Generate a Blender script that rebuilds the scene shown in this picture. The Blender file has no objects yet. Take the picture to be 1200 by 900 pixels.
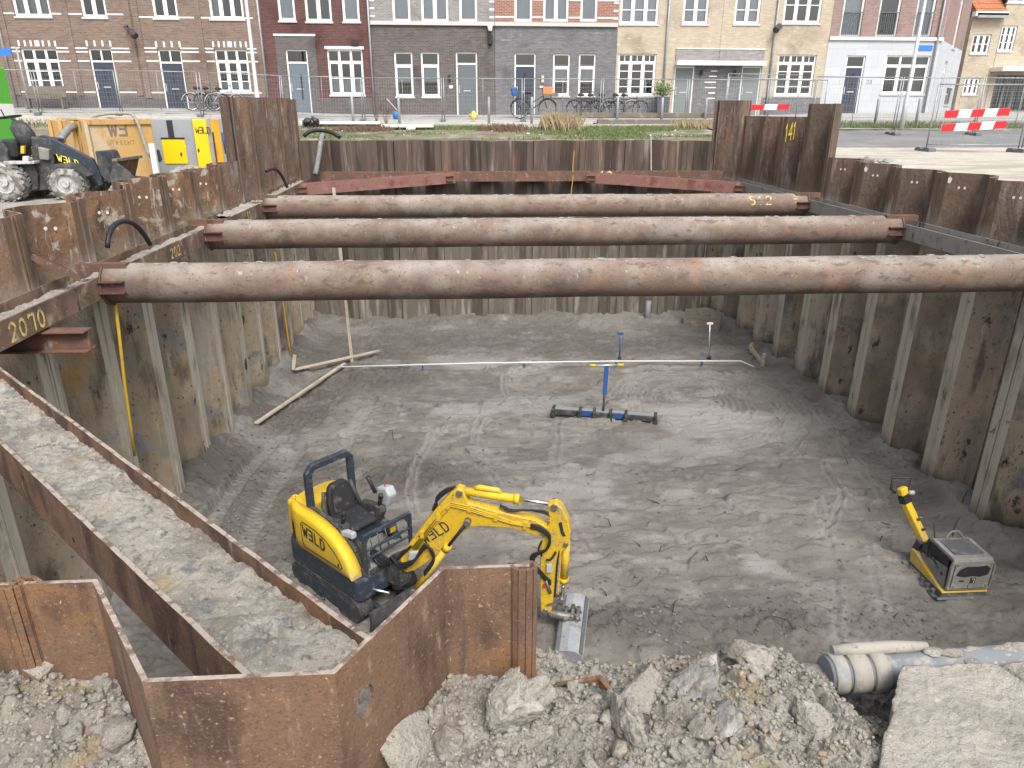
import bpy, bmesh, math, random
import numpy as np
from mathutils import Vector, Matrix, noise as mnoise
random.seed(7)
R = math.radians
scene = bpy.context.scene
col = scene.collection

# ------------------------------------------------------------------ camera
EYE = 6.552
F_PX, PITCH, YAW, ROLL = 832.856, 0.3667, 0.0640, 0.0025
FW = np.array([math.sin(YAW)*math.cos(PITCH), math.cos(YAW)*math.cos(PITCH), -math.sin(PITCH)])
_r = np.array([math.cos(YAW), -math.sin(YAW), 0.0]); _u = np.cross(_r, FW)
RT = math.cos(ROLL)*_r + math.sin(ROLL)*_u
UP = -math.sin(ROLL)*_r + math.cos(ROLL)*_u
def ray(x, y): return FW + RT*(x-600)/F_PX - UP*(y-450)/F_PX
def at_z(x, y, z):
    d = ray(x, y); p = d*(z-EYE)/d[2]; return Vector((p[0], p[1], z))
def at_y(x, y, Y):
    d = ray(x, y); p = d*Y/d[1]; return Vector((p[0], Y, p[2]+EYE))
def at_x(x, y, X):
    d = ray(x, y); p = d*X/d[0]; return Vector((X, p[1], p[2]+EYE))
cam = bpy.data.cameras.new('camera'); camo = bpy.data.objects.new('camera', cam); col.objects.link(camo)
M = Matrix.Identity(4)
for i in range(3):
    M[i][0], M[i][1], M[i][2] = RT[i], UP[i], -FW[i]
M[2][3] = EYE
camo.matrix_world = M
cam.sensor_width = 36; cam.lens = F_PX/1200*36; cam.clip_end = 800; cam.clip_start = 0.05
scene.camera = camo

# ------------------------------------------------------------------ light
w = bpy.data.worlds.new('World'); scene.world = w; w.use_nodes = True
nt = w.node_tree; nt.nodes.clear()
SUN_EL, SUN_ROT = R(52), R(165)
sky = nt.nodes.new('ShaderNodeTexSky'); sky.sky_type = 'NISHITA'; sky.sun_disc = False
sky.sun_elevation = SUN_EL; sky.sun_rotation = SUN_ROT; sky.dust_density = 3.0; sky.air_density = 1.0; sky.ozone_density = 1.0
hs = nt.nodes.new('ShaderNodeHueSaturation'); hs.inputs['Saturation'].default_value = 0.30
bg = nt.nodes.new('ShaderNodeBackground'); bg.inputs['Strength'].default_value = 0.15
wo = nt.nodes.new('ShaderNodeOutputWorld')
nt.links.new(sky.outputs[0], hs.inputs['Color']); nt.links.new(hs.outputs[0], bg.inputs[0]); nt.links.new(bg.outputs[0], wo.inputs[0])
sl = bpy.data.lights.new('sun', 'SUN'); sl.energy = 1.5; sl.angle = R(22); sl.color = (1.0, 0.97, 0.92)
so = bpy.data.objects.new('sun', sl); col.objects.link(so)
# sun direction: rotation measured from +Y clockwise
sd = Vector((math.sin(SUN_ROT)*math.cos(SUN_EL), math.cos(SUN_ROT)*math.cos(SUN_EL), math.sin(SUN_EL)))
so.rotation_euler = sd.to_track_quat('Z', 'Y').to_euler(); so.location = (0, -10, 40)
vs = scene.view_settings
vs.view_transform = 'Standard'; vs.look = 'None'; vs.gamma = 1; vs.use_curve_mapping = False; vs.exposure = 1.10

# ------------------------------------------------------------------ materials
def mk(name, base, rough=0.7, metal=0.0, layers=(), bump=None, spec=0.3, brick=None, coat=0.0):
    """layers: dicts(col, s, lo, hi, det, st(stretch), z(lo,hi,wobble), inv, attr); positions are world metres"""
    m = bpy.data.materials.new(name); m.use_nodes = True
    t = m.node_tree; N = t.nodes; L = t.links; N.clear()
    out = N.new('ShaderNodeOutputMaterial'); b = N.new('ShaderNodeBsdfPrincipled'); L.new(b.outputs[0], out.inputs[0])
    b.inputs['Roughness'].default_value = rough; b.inputs['Metallic'].default_value = metal
    b.inputs['Specular IOR Level'].default_value = spec
    if coat: b.inputs['Coat Weight'].default_value = coat; b.inputs['Coat Roughness'].default_value = 0.15
    geo = N.new('ShaderNodeNewGeometry'); pos = geo.outputs['Position']
    def noise(s, det=5, st=(1, 1, 1), rgh=0.6, off=0.0):
        mp = N.new('ShaderNodeMapping'); mp.inputs['Scale'].default_value = st; mp.inputs['Location'].default_value = (off, off*1.7, off*0.6)
        L.new(pos, mp.inputs[0]); n = N.new('ShaderNodeTexNoise'); n.inputs['Scale'].default_value = s
        n.inputs['Detail'].default_value = det; n.inputs['Roughness'].default_value = rgh
        L.new(mp.outputs[0], n.inputs['Vector']); return n.outputs[0]
    def ramp(v, lo, hi):
        mr = N.new('ShaderNodeMapRange'); mr.inputs[1].default_value = lo; mr.inputs[2].default_value = hi
        mr.interpolation_type = 'SMOOTHSTEP'; L.new(v, mr.inputs[0]); return mr.outputs[0]
    def mul(a, c):
        k = N.new('ShaderNodeMath'); k.operation = 'MULTIPLY'; L.new(a, k.inputs[0])
        if isinstance(c, (int, float)): k.inputs[1].default_value = c
        else: L.new(c, k.inputs[1])
        return k.outputs[0]
    rgb = N.new('ShaderNodeRGB'); rgb.outputs[0].default_value = (*base, 1); cur = rgb.outputs[0]
    hb = None
    if brick:
        bw, bh, mortar, c2, mcol = brick
        sp = N.new('ShaderNodeSeparateXYZ'); L.new(pos, sp.inputs[0])
        ad = N.new('ShaderNodeMath'); ad.operation = 'ADD'; L.new(sp.outputs[0], ad.inputs[0]); L.new(sp.outputs[1], ad.inputs[1])
        cb = N.new('ShaderNodeCombineXYZ'); L.new(ad.outputs[0], cb.inputs[0]); L.new(sp.outputs[2], cb.inputs[1])
        bt = N.new('ShaderNodeTexBrick'); bt.inputs['Scale'].default_value = 1.0
        bt.inputs['Brick Width'].default_value = bw; bt.inputs['Row Height'].default_value = bh; bt.inputs['Mortar Size'].default_value = mortar
        bt.inputs['Color1'].default_value = (*base, 1); bt.inputs['Color2'].default_value = (*c2, 1); bt.inputs['Mortar'].default_value = (*mcol, 1)
        bt.inputs['Bias'].default_value = -0.1; bt.inputs['Mortar Smooth'].default_value = 0.3
        L.new(cb.outputs[0], bt.inputs['Vector']); cur = bt.outputs[0]
    for k, ly in enumerate(layers):
        f = None
        if 's' in ly:
            f = ramp(noise(ly['s'], ly.get('det', 5), ly.get('st', (1, 1, 1)), ly.get('rgh', 0.6), off=3.1*k+ly.get('off', 0)), ly['lo'], ly['hi'])
        if 'rand' in ly:
            oi = N.new('ShaderNodeObjectInfo'); q = ramp(oi.outputs['Random'], ly['rand'][0], ly['rand'][1]); f = q if f is None else mul(f, q)
        if 'attr' in ly:
            a = N.new('ShaderNodeAttribute'); a.attribute_name = ly['attr']
            f = a.outputs['Fac'] if f is None else mul(f, a.outputs['Fac'])
        if 'z' in ly:
            z0, z1, wob = ly['z']
            sp = N.new('ShaderNodeSeparateXYZ'); L.new(pos, sp.inputs[0])
            nn = noise(1.3, 4, (1, 1, .5)); a2 = N.new('ShaderNodeMath'); a2.operation = 'MULTIPLY_ADD'
            L.new(nn, a2.inputs[0]); a2.inputs[1].default_value = wob; L.new(sp.outputs[2], a2.inputs[2])
            a3 = N.new('ShaderNodeMath'); a3.operation = 'SUBTRACT'; L.new(a2.outputs[0], a3.inputs[0]); a3.inputs[1].default_value = wob*0.5
            zr = ramp(a3.outputs[0], z0, z1) if z0 < z1 else None
            if zr is None:
                q = ramp(a3.outputs[0], z1, z0); s1 = N.new('ShaderNodeMath'); s1.operation = 'SUBTRACT'; s1.inputs[0].default_value = 1; L.new(q, s1.inputs[1]); zr = s1.outputs[0]
            f = zr if f is None else mul(f, zr)
        if 'up' in ly:      # dust that settles on upward faces
            sp = N.new('ShaderNodeSeparateXYZ'); L.new(geo.outputs['Normal'], sp.inputs[0])
            q = ramp(sp.outputs[2], ly['up'][0], ly['up'][1]); f = q if f is None else mul(f, q)
        if 'amt' in ly: f = mul(f, ly['amt'])
        mx = N.new('ShaderNodeMix'); mx.data_type = 'RGBA'; L.new(f, mx.inputs[0]); L.new(cur, mx.inputs[6]); mx.inputs[7].default_value = (*ly['col'], 1)
        cur = mx.outputs[2]
    L.new(cur, b.inputs['Base Color'])
    if bump:
        prev = None
        for (s, st, dist) in bump:
            bp = N.new('ShaderNodeBump'); bp.inputs['Strength'].default_value = 0.9; bp.inputs['Distance'].default_value = dist
            L.new(noise(s, 6, st), bp.inputs['Height'])
            if prev: L.new(prev, bp.inputs['Normal'])
            prev = bp.outputs[0]
        L.new(prev, b.inputs['Normal'])
    return m
ONE = (1, 1, 1); VS = (1, 1, .12)
MAT = {}
def addm(key, *a, **k): MAT[key] = mk(key, *a, **k)
addm('sheet_rust', (.108, .071, .052), .85, layers=[
    dict(col=(.165, .095, .06), s=2.2, lo=.45, hi=.7, st=(1, 1, .25)), dict(col=(.045, .033, .028), s=5, lo=.48, hi=.7, st=VS),
    dict(col=(.22, .195, .165), s=7, lo=.52, hi=.72, st=(1, 1, .18), det=9), dict(col=(.17, .13, .10), s=28, lo=.52, hi=.72, st=(1, 1, .3), det=8), dict(col=(.04, .03, .025), s=60, lo=.58, hi=.72),
    dict(col=(.26, .24, .21), s=16, lo=.66, hi=.74, st=(1, 1, .35), det=6),
    dict(col=(.27, .222, .166), z=(4.85, 4.2, .9)),
    dict(col=(.36, .29, .205), s=1.6, lo=.4, hi=.65, z=(4.8, 4.1, .8), st=(1, 1, .5)),
    dict(col=(.30, .18, .085), s=1.1, lo=.58, hi=.72, z=(4.7, 4.1, .8), off=9),
    dict(col=(.17, .165, .155), s=1.9, lo=.54, hi=.66, z=(4.3, 3.8, .8), off=5, det=8),
    dict(col=(.36, .325, .265), s=6, lo=.60, hi=.72, z=(4.5, 4.0, .8), st=(1, 1, .12), off=21),
    dict(col=(.125, .105, .082), s=3, lo=.54, hi=.66, z=(4.5, 4.0, .8), st=(1, 1, .22), off=25),
    dict(col=(.035, .030, .024), s=4.5, lo=.62, hi=.70, z=(4.3, 3.8, .8), st=(1, 1, .5), off=15),
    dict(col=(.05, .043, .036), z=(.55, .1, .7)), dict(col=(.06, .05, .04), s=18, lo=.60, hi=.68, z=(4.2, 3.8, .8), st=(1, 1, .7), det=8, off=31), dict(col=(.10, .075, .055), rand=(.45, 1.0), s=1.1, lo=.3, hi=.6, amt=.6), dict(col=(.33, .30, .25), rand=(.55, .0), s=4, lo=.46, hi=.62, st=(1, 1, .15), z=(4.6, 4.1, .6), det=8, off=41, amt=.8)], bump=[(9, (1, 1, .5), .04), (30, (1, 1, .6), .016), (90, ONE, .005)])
addm('sheet_ochre', (.13, .075, .045), .85, layers=[
    dict(col=(.22, .13, .065), s=1.5, lo=.52, hi=.68), dict(col=(.06, .038, .028), s=3.5, lo=.5, hi=.66, st=(1, 1, .3)),
    dict(col=(.29, .255, .21), s=3.2, lo=.55, hi=.62, det=8, off=4), dict(col=(.30, .27, .235), s=14, lo=.58, hi=.70, st=(1, 1, .2)), dict(col=(.045, .03, .024), s=26, lo=.58, hi=.70, st=(1, 1, .4), det=8),
    dict(col=(.225, .182, .130), z=(4.95, 4.3, .9)),
    dict(col=(.30, .235, .155), s=1.7, lo=.4, hi=.62, z=(4.8, 4.1, .8), st=(1, 1, .5)),
    dict(col=(.29, .18, .08), s=1.2, lo=.55, hi=.7, z=(4.7, 4.1, .8), off=9),
    dict(col=(.185, .18, .17), s=1.9, lo=.54, hi=.64, z=(4.3, 3.8, .8), off=5, det=8),
    dict(col=(.37, .33, .265), s=6, lo=.60, hi=.72, z=(4.5, 4.0, .8), st=(1, 1, .12), off=21),
    dict(col=(.11, .09, .065), s=3, lo=.52, hi=.66, z=(4.5, 4.0, .8), st=(1, 1, .22), off=25),
    dict(col=(.04, .034, .027), s=4.5, lo=.62, hi=.70, z=(4.3, 3.8, .8), st=(1, 1, .5), off=15),
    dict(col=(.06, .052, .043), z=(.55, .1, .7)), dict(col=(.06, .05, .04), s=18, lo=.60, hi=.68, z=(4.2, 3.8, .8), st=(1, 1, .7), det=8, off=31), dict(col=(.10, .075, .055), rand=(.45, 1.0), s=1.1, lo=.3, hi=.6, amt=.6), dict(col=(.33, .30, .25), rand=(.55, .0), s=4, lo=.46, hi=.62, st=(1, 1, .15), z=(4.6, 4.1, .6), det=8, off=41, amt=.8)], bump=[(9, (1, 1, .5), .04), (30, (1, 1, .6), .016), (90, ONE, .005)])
addm('flange_mud', (.145, .095, .065), .9, layers=[
    dict(col=(.06, .045, .035), s=5, lo=.5, hi=.7, st=VS), dict(col=(.24, .20, .16), s=8, lo=.55, hi=.7, st=(1, 1, .2)),
    dict(col=(.39, .35, .28), z=(4.85, 4.3, .7)), dict(col=(.21, .185, .14), s=3, lo=.5, hi=.68, z=(4.8, 4.2, .6), st=(1, 1, .35)),
    dict(col=(.05, .042, .033), s=3.2, lo=.63, hi=.68, z=(4.4, 3.9, .6), st=(1, 1, .4), off=8),
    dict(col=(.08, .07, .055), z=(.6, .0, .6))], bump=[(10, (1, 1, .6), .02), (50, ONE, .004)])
addm('sheet_grey', (.098, .070, .055), .85, layers=[
    dict(col=(.055, .043, .036), s=3.5, lo=.46, hi=.66, st=(1, 1, .10)), dict(col=(.21, .185, .16), s=4.5, lo=.54, hi=.72, st=(1, 1, .10), det=9), dict(col=(.17, .10, .065), s=2.6, lo=.56, hi=.70, st=(1, 1, .2), off=8),
    dict(col=(.03, .026, .023), s=14, lo=.60, hi=.72, st=(1, 1, .06), off=3), dict(col=(.135, .115, .09), z=(4.5, 4.0, .6)), dict(col=(.25, .225, .19), s=5, lo=.50, hi=.68, st=(1, 1, .15), z=(4.3, 3.8, .6), off=14), dict(col=(.10, .085, .068), s=4, lo=.52, hi=.66, st=(1, 1, .2), z=(4.3, 3.8, .6), off=19)], bump=[(10, (1, 1, .3), .02), (50, ONE, .005)])
addm('groove_dark', (.03, .024, .02), .95)
addm('near_rust', (.145, .087, .055), .8, layers=[
    dict(col=(.060, .036, .026), s=4.0, lo=.42, hi=.60, st=(1, 1, .45), det=8), dict(col=(.205, .140, .095), s=6, lo=.56, hi=.72, st=(1, 1, .3), det=9, amt=.75), dict(col=(.205, .105, .05), s=2.8, lo=.52, hi=.66, det=8, off=12, amt=.85),
    dict(col=(.055, .038, .031), s=9, lo=.58, hi=.74, st=(1, 1, .08)), dict(col=(.25, .20, .155), s=14, lo=.60, hi=.75, st=(1, 1, .22), det=9),
    dict(col=(.175, .10, .06), s=120, lo=.50, hi=.70, amt=.7), dict(col=(.07, .045, .033), s=130, lo=.50, hi=.70, off=7, amt=.8), dict(col=(.26, .195, .145), s=75, lo=.60, hi=.70, det=8, off=2),
    dict(col=(.29, .255, .215), s=18, lo=.62, hi=.76, st=(1, 1, .3), det=9, amt=.8),
    dict(col=(.33, .285, .23), s=60, lo=.69, hi=.75, st=(1, 1, .5))], bump=[(60, ONE, .0035), (9, ONE, .006)])
addm('pale_edge', (.30, .25, .205), .9, layers=[dict(col=(.13, .09, .068), s=16, lo=.46, hi=.62, det=8), dict(col=(.36, .32, .275), s=50, lo=.58, hi=.68)], bump=[(60, ONE, .006)])
addm('beam_rust', (.105, .064, .045), .8, layers=[
    dict(col=(.16, .08, .048), s=3, lo=.45, hi=.65), dict(col=(.25, .22, .19), s=6, lo=.56, hi=.72, det=8),
    dict(col=(.05, .036, .03), s=8, lo=.6, hi=.75, st=(1, 1, .3)), dict(col=(.34, .31, .27), s=22, lo=.66, hi=.74)], bump=[(30, ONE, .006)])
addm('wale_tan', (.17, .112, .074), .8, layers=[
    dict(col=(.10, .062, .045), s=2.2, lo=.42, hi=.62), dict(col=(.28, .235, .18), s=4, lo=.52, hi=.7, det=8),
    dict(col=(.055, .04, .032), s=9, lo=.62, hi=.75, st=(1, 1, .3)), dict(col=(.36, .33, .28), s=22, lo=.66, hi=.74)], bump=[(30, ONE, .006)])
addm('wale_grey', (.21, .195, .175), .65, layers=[
    dict(col=(.16, .15, .135), s=4, lo=.5, hi=.68, det=8), dict(col=(.12, .07, .045), s=3, lo=.6, hi=.7), dict(col=(.03, .028, .026), s=8, lo=.6, hi=.72, st=(1, 1, .3))], bump=[(30, ONE, .004)])
addm('red_steel', (.185, .092, .076), .7, layers=[
    dict(col=(.13, .045, .036), s=3, lo=.5, hi=.7), dict(col=(.28, .13, .10), s=6, lo=.55, hi=.72), dict(col=(.28, .25, .22), s=12, lo=.68, hi=.76), dict(col=(.07, .035, .028), s=9, lo=.62, hi=.7)], bump=[(30, ONE, .004)])
addm('bracket_red', (.115, .05, .042), .7, layers=[dict(col=(.075, .045, .036), s=9, lo=.45, hi=.65), dict(col=(.24, .20, .17), s=20, lo=.62, hi=.72)])
addm('pipe_steel', (.152, .108, .080), .78, layers=[
    dict(col=(.10, .074, .060), s=1.7, lo=.45, hi=.68, st=(.7, 1, 1), det=9), dict(col=(.20, .12, .07), s=2.6, lo=.56, hi=.70, st=(1, .7, .7), det=9, off=6), dict(col=(.195, .150, .115), s=3, lo=.48, hi=.7, st=(.8, .8, .8), det=9),
    dict(col=(.25, .22, .185), s=1.6, lo=.52, hi=.68, st=(.7, .8, .8), det=12, amt=.55), dict(col=(.32, .295, .26), s=1.5, lo=.30, hi=.62, up=(.2, .98), amt=.6), dict(col=(.34, .32, .29), s=14, lo=.62, hi=.70, up=(-.2, .6), st=(1.2, .8, .8), amt=.7), dict(col=(.07, .05, .042), s=30, lo=.58, hi=.70), dict(col=(.085, .058, .045), s=9, lo=.56, hi=.66, st=(.5, 1, 1), det=9, off=30, amt=.7), dict(col=(.22, .13, .08), s=14, lo=.60, hi=.68, det=9, off=35, amt=.7)], bump=[(25, ONE, .006), (6, ONE, .006)])
addm('sand_dry', (.33, .305, .265), .95, layers=[
    dict(col=(.275, .25, .212), s=5, lo=.44, hi=.66, det=8), dict(col=(.42, .395, .355), s=14, lo=.55, hi=.72), dict(col=(.24, .245, .25), s=3.1, lo=.6, hi=.72, off=6), dict(col=(.33, .27, .18), s=4.3, lo=.62, hi=.72, off=3),
    dict(col=(.18, .165, .14), s=60, lo=.56, hi=.72, det=8), dict(col=(.44, .415, .37), s=110, lo=.60, hi=.72)], bump=[(14, ONE, .03), (45, ONE, .02), (150, ONE, .008), (400, ONE, .003)])
addm('clod_soil', (.325, .298, .255), .95, layers=[
    dict(col=(.25, .222, .18), s=6, lo=.44, hi=.64, det=8), dict(col=(.385, .36, .315), s=16, lo=.52, hi=.68, det=8), dict(col=(.25, .225, .19), s=3.4, lo=.58, hi=.68, off=9), dict(col=(.33, .265, .17), s=5, lo=.60, hi=.7, off=3), dict(col=(.19, .17, .14), s=70, lo=.56, hi=.70), dict(col=(.44, .41, .37), s=130, lo=.6, hi=.7)], bump=[(22, ONE, .02), (70, ONE, .014), (220, ONE, .005)])
addm('clay_grey', (.235, .222, .203), .92, layers=[
    dict(col=(.145, .142, .138), s=9, lo=.46, hi=.62), dict(col=(.34, .315, .275), s=6, lo=.47, hi=.60, det=8), dict(col=(.33, .27, .17), s=9, lo=.60, hi=.68, off=4)], bump=[(22, ONE, .02), (80, ONE, .008)])
addm('slab_sand', (.345, .315, .268), .95, layers=[dict(col=(.27, .245, .205), s=6, lo=.46, hi=.66, det=8), dict(col=(.25, .225, .185), s=26, lo=.62, hi=.70, det=8), dict(col=(.42, .395, .35), s=80, lo=.58, hi=.70), dict(col=(.20, .18, .15), s=90, lo=.66, hi=.72)], bump=[(16, ONE, .02), (60, ONE, .014), (200, ONE, .006)])
addm('bank_soil', (.345, .315, .265), .95, layers=[
    dict(col=(.23, .205, .17), s=3, lo=.44, hi=.62, det=9), dict(col=(.20, .19, .175), s=5, lo=.54, hi=.64, det=8, off=5), dict(col=(.33, .26, .16), s=4, lo=.58, hi=.68, det=8, off=9), dict(col=(.385, .36, .315), s=7, lo=.54, hi=.66, det=9, off=14),
    dict(col=(.15, .133, .11), s=24, lo=.56, hi=.68, det=8), dict(col=(.23, .225, .225), s=6, lo=.63, hi=.69, det=8, off=21), dict(col=(.40, .38, .34), s=60, lo=.58, hi=.68), dict(col=(.14, .125, .105), s=120, lo=.58, hi=.70)], bump=[(18, ONE, .025), (55, ONE, .018), (160, ONE, .008), (420, ONE, .003)])
addm('sand_pale', (.41, .375, .315), .95, layers=[
    dict(col=(.31, .28, .23), s=3, lo=.45, hi=.68), dict(col=(.50, .465, .39), s=8, lo=.55, hi=.7), dict(col=(.29, .265, .225), s=1.0, lo=.5, hi=.62, st=(.3, 1, 1))], bump=[(20, ONE, .02)])
addm('site_soil', (.29, .265, .23), .95, layers=[
    dict(col=(.20, .18, .15), s=1.1, lo=.45, hi=.65), dict(col=(.37, .34, .30), s=3, lo=.5, hi=.7), dict(col=(.16, .15, .10), s=.7, lo=.55, hi=.7, off=4)], bump=[(5, ONE, .05), (30, ONE, .02)])
addm('pit_sand', (.186, .171, .150), .92, layers=[
    dict(col=(.130, .118, .103), s=.9, lo=.40, hi=.62), dict(col=(.232, .215, .192), s=1.5, lo=.50, hi=.66, st=(.8, 1.4, 1), det=9),
    dict(col=(.245, .229, .206), s=.8, lo=.58, hi=.66, st=(.7, 1.5, 1), det=8, off=11),
    dict(col=(.096, .088, .078), s=5, lo=.54, hi=.68, st=(.7, 1.5, 1), det=9, off=17), dict(col=(.21, .20, .185), s=70, lo=.52, hi=.72), dict(col=(.085, .078, .07), s=95, lo=.52, hi=.70),
    dict(col=(.097, .088, .076), attr='rough_mask', s=1.4, lo=.28, hi=.48), dict(col=(.25, .24, .222), attr='dry_mask'),
    dict(col=(.075, .069, .062), s=22, lo=.60, hi=.70), dict(col=(.24, .23, .21), s=48, lo=.68, hi=.75)], bump=[(10, ONE, .02), (45, ONE, .010), (140, ONE, .004)])
addm('pit_crumb', (.120, .110, .098), .95, layers=[dict(col=(.19, .18, .165), s=2, lo=.5, hi=.65)], bump=[(60, ONE, .006)])
addm('asphalt', (.16, .16, .16), .9, layers=[dict(col=(.21, .205, .195), s=.7, lo=.45, hi=.65), dict(col=(.12, .12, .12), s=40, lo=.5, hi=.7)], bump=[(90, ONE, .004)])
addm('pavement', (.30, .29, .28), .9, brick=(.3, .3, .012, (.34, .33, .31), (.2, .19, .18)), layers=[dict(col=(.24, .23, .21), s=.9, lo=.5, hi=.7)])
addm('kerb', (.36, .35, .33), .9, layers=[dict(col=(.26, .25, .24), s=4, lo=.5, hi=.7)])
addm('verge_soil', (.17, .145, .105), .95, layers=[dict(col=(.29, .26, .21), s=1.4, lo=.5, hi=.65), dict(col=(.10, .11, .05), s=1.1, lo=.48, hi=.62, off=3)], bump=[(8, ONE, .05)])
addm('grass_green', (.105, .135, .050), .8, layers=[dict(col=(.15, .15, .06), s=1.2, lo=.48, hi=.66), dict(col=(.055, .09, .03), s=3, lo=.5, hi=.7)])
addm('grass_dry', (.27, .215, .13), .85, layers=[dict(col=(.22, .165, .09), s=12, lo=.45, hi=.65)])
def brickm(key, c1, c2, mc, extra=()):
    addm(key, c1, .9, brick=(.22, .065, .008, c2, mc), layers=[dict(col=tuple(v*.72 for v in c1), s=.55, lo=.5, hi=.72), dict(col=tuple(min(1, v*1.3) for v in c2), s=6, lo=.6, hi=.72, st=(.5, .5, 1.6))]+list(extra), bump=[(25, ONE, .004)])
brickm('brick_brown', (.135, .092, .070), (.20, .14, .105), (.22, .19, .165))
brickm('brick_red', (.080, .032, .029), (.120, .05, .043), (.13, .095, .09))
brickm('brick_dark', (.075, .064, .062), (.125, .10, .096), (.16, .145, .14))
brickm('brick_grey', (.13, .128, .134), (.19, .187, .192), (.105, .10, .10))
brickm('brick_midgrey', (.17, .16, .155), (.25, .235, .23), (.30, .28, .27))
brickm('brick_orange', (.21, .085, .057), (.28, .13, .088), (.36, .29, .25))
brickm('brick_yellow', (.35, .285, .20), (.43, .36, .265), (.42, .385, .33))
brickm('brick_plum', (.21, .135, .12), (.28, .185, .16), (.27, .23, .21))
brickm('brick_soot', (.09, .08, .078), (.13, .115, .11), (.12, .11, .11))
addm('stone_front', (.41, .42, .44), .85, brick=(1.15, .78, .012, (.44, .45, .465), (.34, .345, .36)), layers=[dict(col=(.40, .405, .415), s=.8, lo=.5, hi=.7)])
addm('white_stone', (.62, .615, .60), .85, layers=[dict(col=(.52, .51, .49), s=.8, lo=.5, hi=.7)])
addm('white_paint', (.78, .78, .76), .45, layers=[dict(col=(.66, .65, .62), s=2, lo=.55, hi=.75)])
addm('sill_grey', (.45, .44, .42), .8)
addm('door_navy', (.045, .052, .072), .35); addm('door_grey', (.115, .125, .135), .4); addm('door_slate', (.12, .145, .175), .4); addm('door_sage', (.17, .19, .185), .45)
addm('room_dark', (.02, .02, .022), .9); addm('blind', (.62, .66, .70), .8, layers=[dict(col=(.5, .55, .6), s=1.4, lo=.5, hi=.7, st=(1, 1, .1))]); addm('curtain', (.45, .46, .47), .9, layers=[dict(col=(.3, .31, .33), s=14, lo=.45, hi=.65, st=(1, 1, .02))])
addm('roof_tile', (.07, .055, .05), .8, brick=(.3, .3, .02, (.09, .07, .06), (.03, .025, .02))); addm('roof_orange', (.34, .125, .06), .8, brick=(.25, .3, .02, (.40, .16, .08), (.14, .05, .03)))
addm('zinc', (.30, .31, .32), .5, .3, layers=[dict(col=(.22, .225, .23), s=4, lo=.5, hi=.7)]); addm('galv', (.30, .31, .32), .5, .5, layers=[dict(col=(.20, .205, .21), s=9, lo=.5, hi=.7)])
addm('rubber', (.022, .022, .022), .75, layers=[dict(col=(.10, .095, .085), s=9, lo=.5, hi=.7)])
addm('tyre_dusty', (.12, .115, .105), .95, layers=[dict(col=(.30, .285, .26), s=9, lo=.42, hi=.6)], bump=[(40, ONE, .006)])
addm('rim_grey', (.42, .41, .39), .7, layers=[dict(col=(.25, .235, .21), s=14, lo=.45, hi=.65)])
addm('black_plastic', (.022, .023, .025), .5, layers=[dict(col=(.10, .095, .09), s=14, lo=.58, hi=.75)])
addm('black_dusty', (.038, .039, .042), .7, layers=[dict(col=(.10, .095, .088), s=7, lo=.44, hi=.72, det=9), dict(col=(.17, .162, .148), s=26, lo=.60, hi=.74)], bump=[(40, ONE, .003)])
addm('machine_blue', (.028, .036, .050), .5, layers=[dict(col=(.09, .093, .098), s=10, lo=.52, hi=.72), dict(col=(.17, .165, .155), s=30, lo=.62, hi=.75)], bump=[(50, ONE, .001)])
addm('machine_yellow', (.60, .395, .018), .5, layers=[dict(col=(.52, .34, .03), s=3, lo=.46, hi=.7), dict(col=(.40, .33, .18), s=5, lo=.55, hi=.75, det=9, amt=.7), dict(col=(.36, .29, .14), s=22, lo=.56, hi=.70), dict(col=(.34, .30, .22), z=(1.0, .62, .3), s=9, lo=.42, hi=.62, amt=.7), dict(col=(.08, .07, .055), s=70, lo=.70, hi=.76)])
addm('boom_yellow', (.56, .355, .018), .5, layers=[dict(col=(.42, .285, .05), s=7, lo=.46, hi=.68), dict(col=(.33, .27, .16), s=11, lo=.56, hi=.70, det=9, amt=.8), dict(col=(.10, .08, .05), s=26, lo=.60, hi=.68, amt=.8), dict(col=(.25, .20, .11), s=18, lo=.58, hi=.70), dict(col=(.06, .05, .04), s=45, lo=.64, hi=.70)])
addm('chrome', (.75, .75, .76), .15, 1.0); addm('hydraulic_hose', (.018, .018, .019), .5)
addm('grey_plastic', (.33, .345, .36), .5, layers=[dict(col=(.25, .25, .25), s=20, lo=.55, hi=.7)])
addm('bucket_steel', (.27, .285, .305), .55, .2, layers=[dict(col=(.36, .355, .345), s=4, lo=.5, hi=.7), dict(col=(.18, .165, .15), s=9, lo=.58, hi=.7), dict(col=(.12, .125, .135), s=22, lo=.62, hi=.7, st=(.4, 2, 1))], bump=[(30, ONE, .003)])
addm('pin_steel', (.16, .15, .14), .5, .5, layers=[dict(col=(.25, .23, .2), s=20, lo=.5, hi=.7)])
addm('hood_grey', (.185, .18, .165), .75, layers=[dict(col=(.27, .26, .235), s=6, lo=.50, hi=.7), dict(col=(.14, .135, .125), s=14, lo=.56, hi=.7)], bump=[(40, ONE, .003)])
addm('plate_steel', (.11, .115, .12), .6, .3, layers=[dict(col=(.22, .21, .195), s=7, lo=.5, hi=.7)])
addm('wood_pale', (.46, .385, .295), .85, layers=[dict(col=(.34, .275, .20), s=7, lo=.45, hi=.7, st=(.3, .3, 3)), dict(col=(.30, .275, .245), s=3, lo=.52, hi=.7)])
addm('wood_old', (.17, .145, .115), .9, layers=[dict(col=(.10, .085, .068), s=9, lo=.45, hi=.7, st=(.15, 1, 3)), dict(col=(.25, .22, .18), s=4, lo=.55, hi=.7)], bump=[(30, (.2, 1, 1), .01)])
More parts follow.
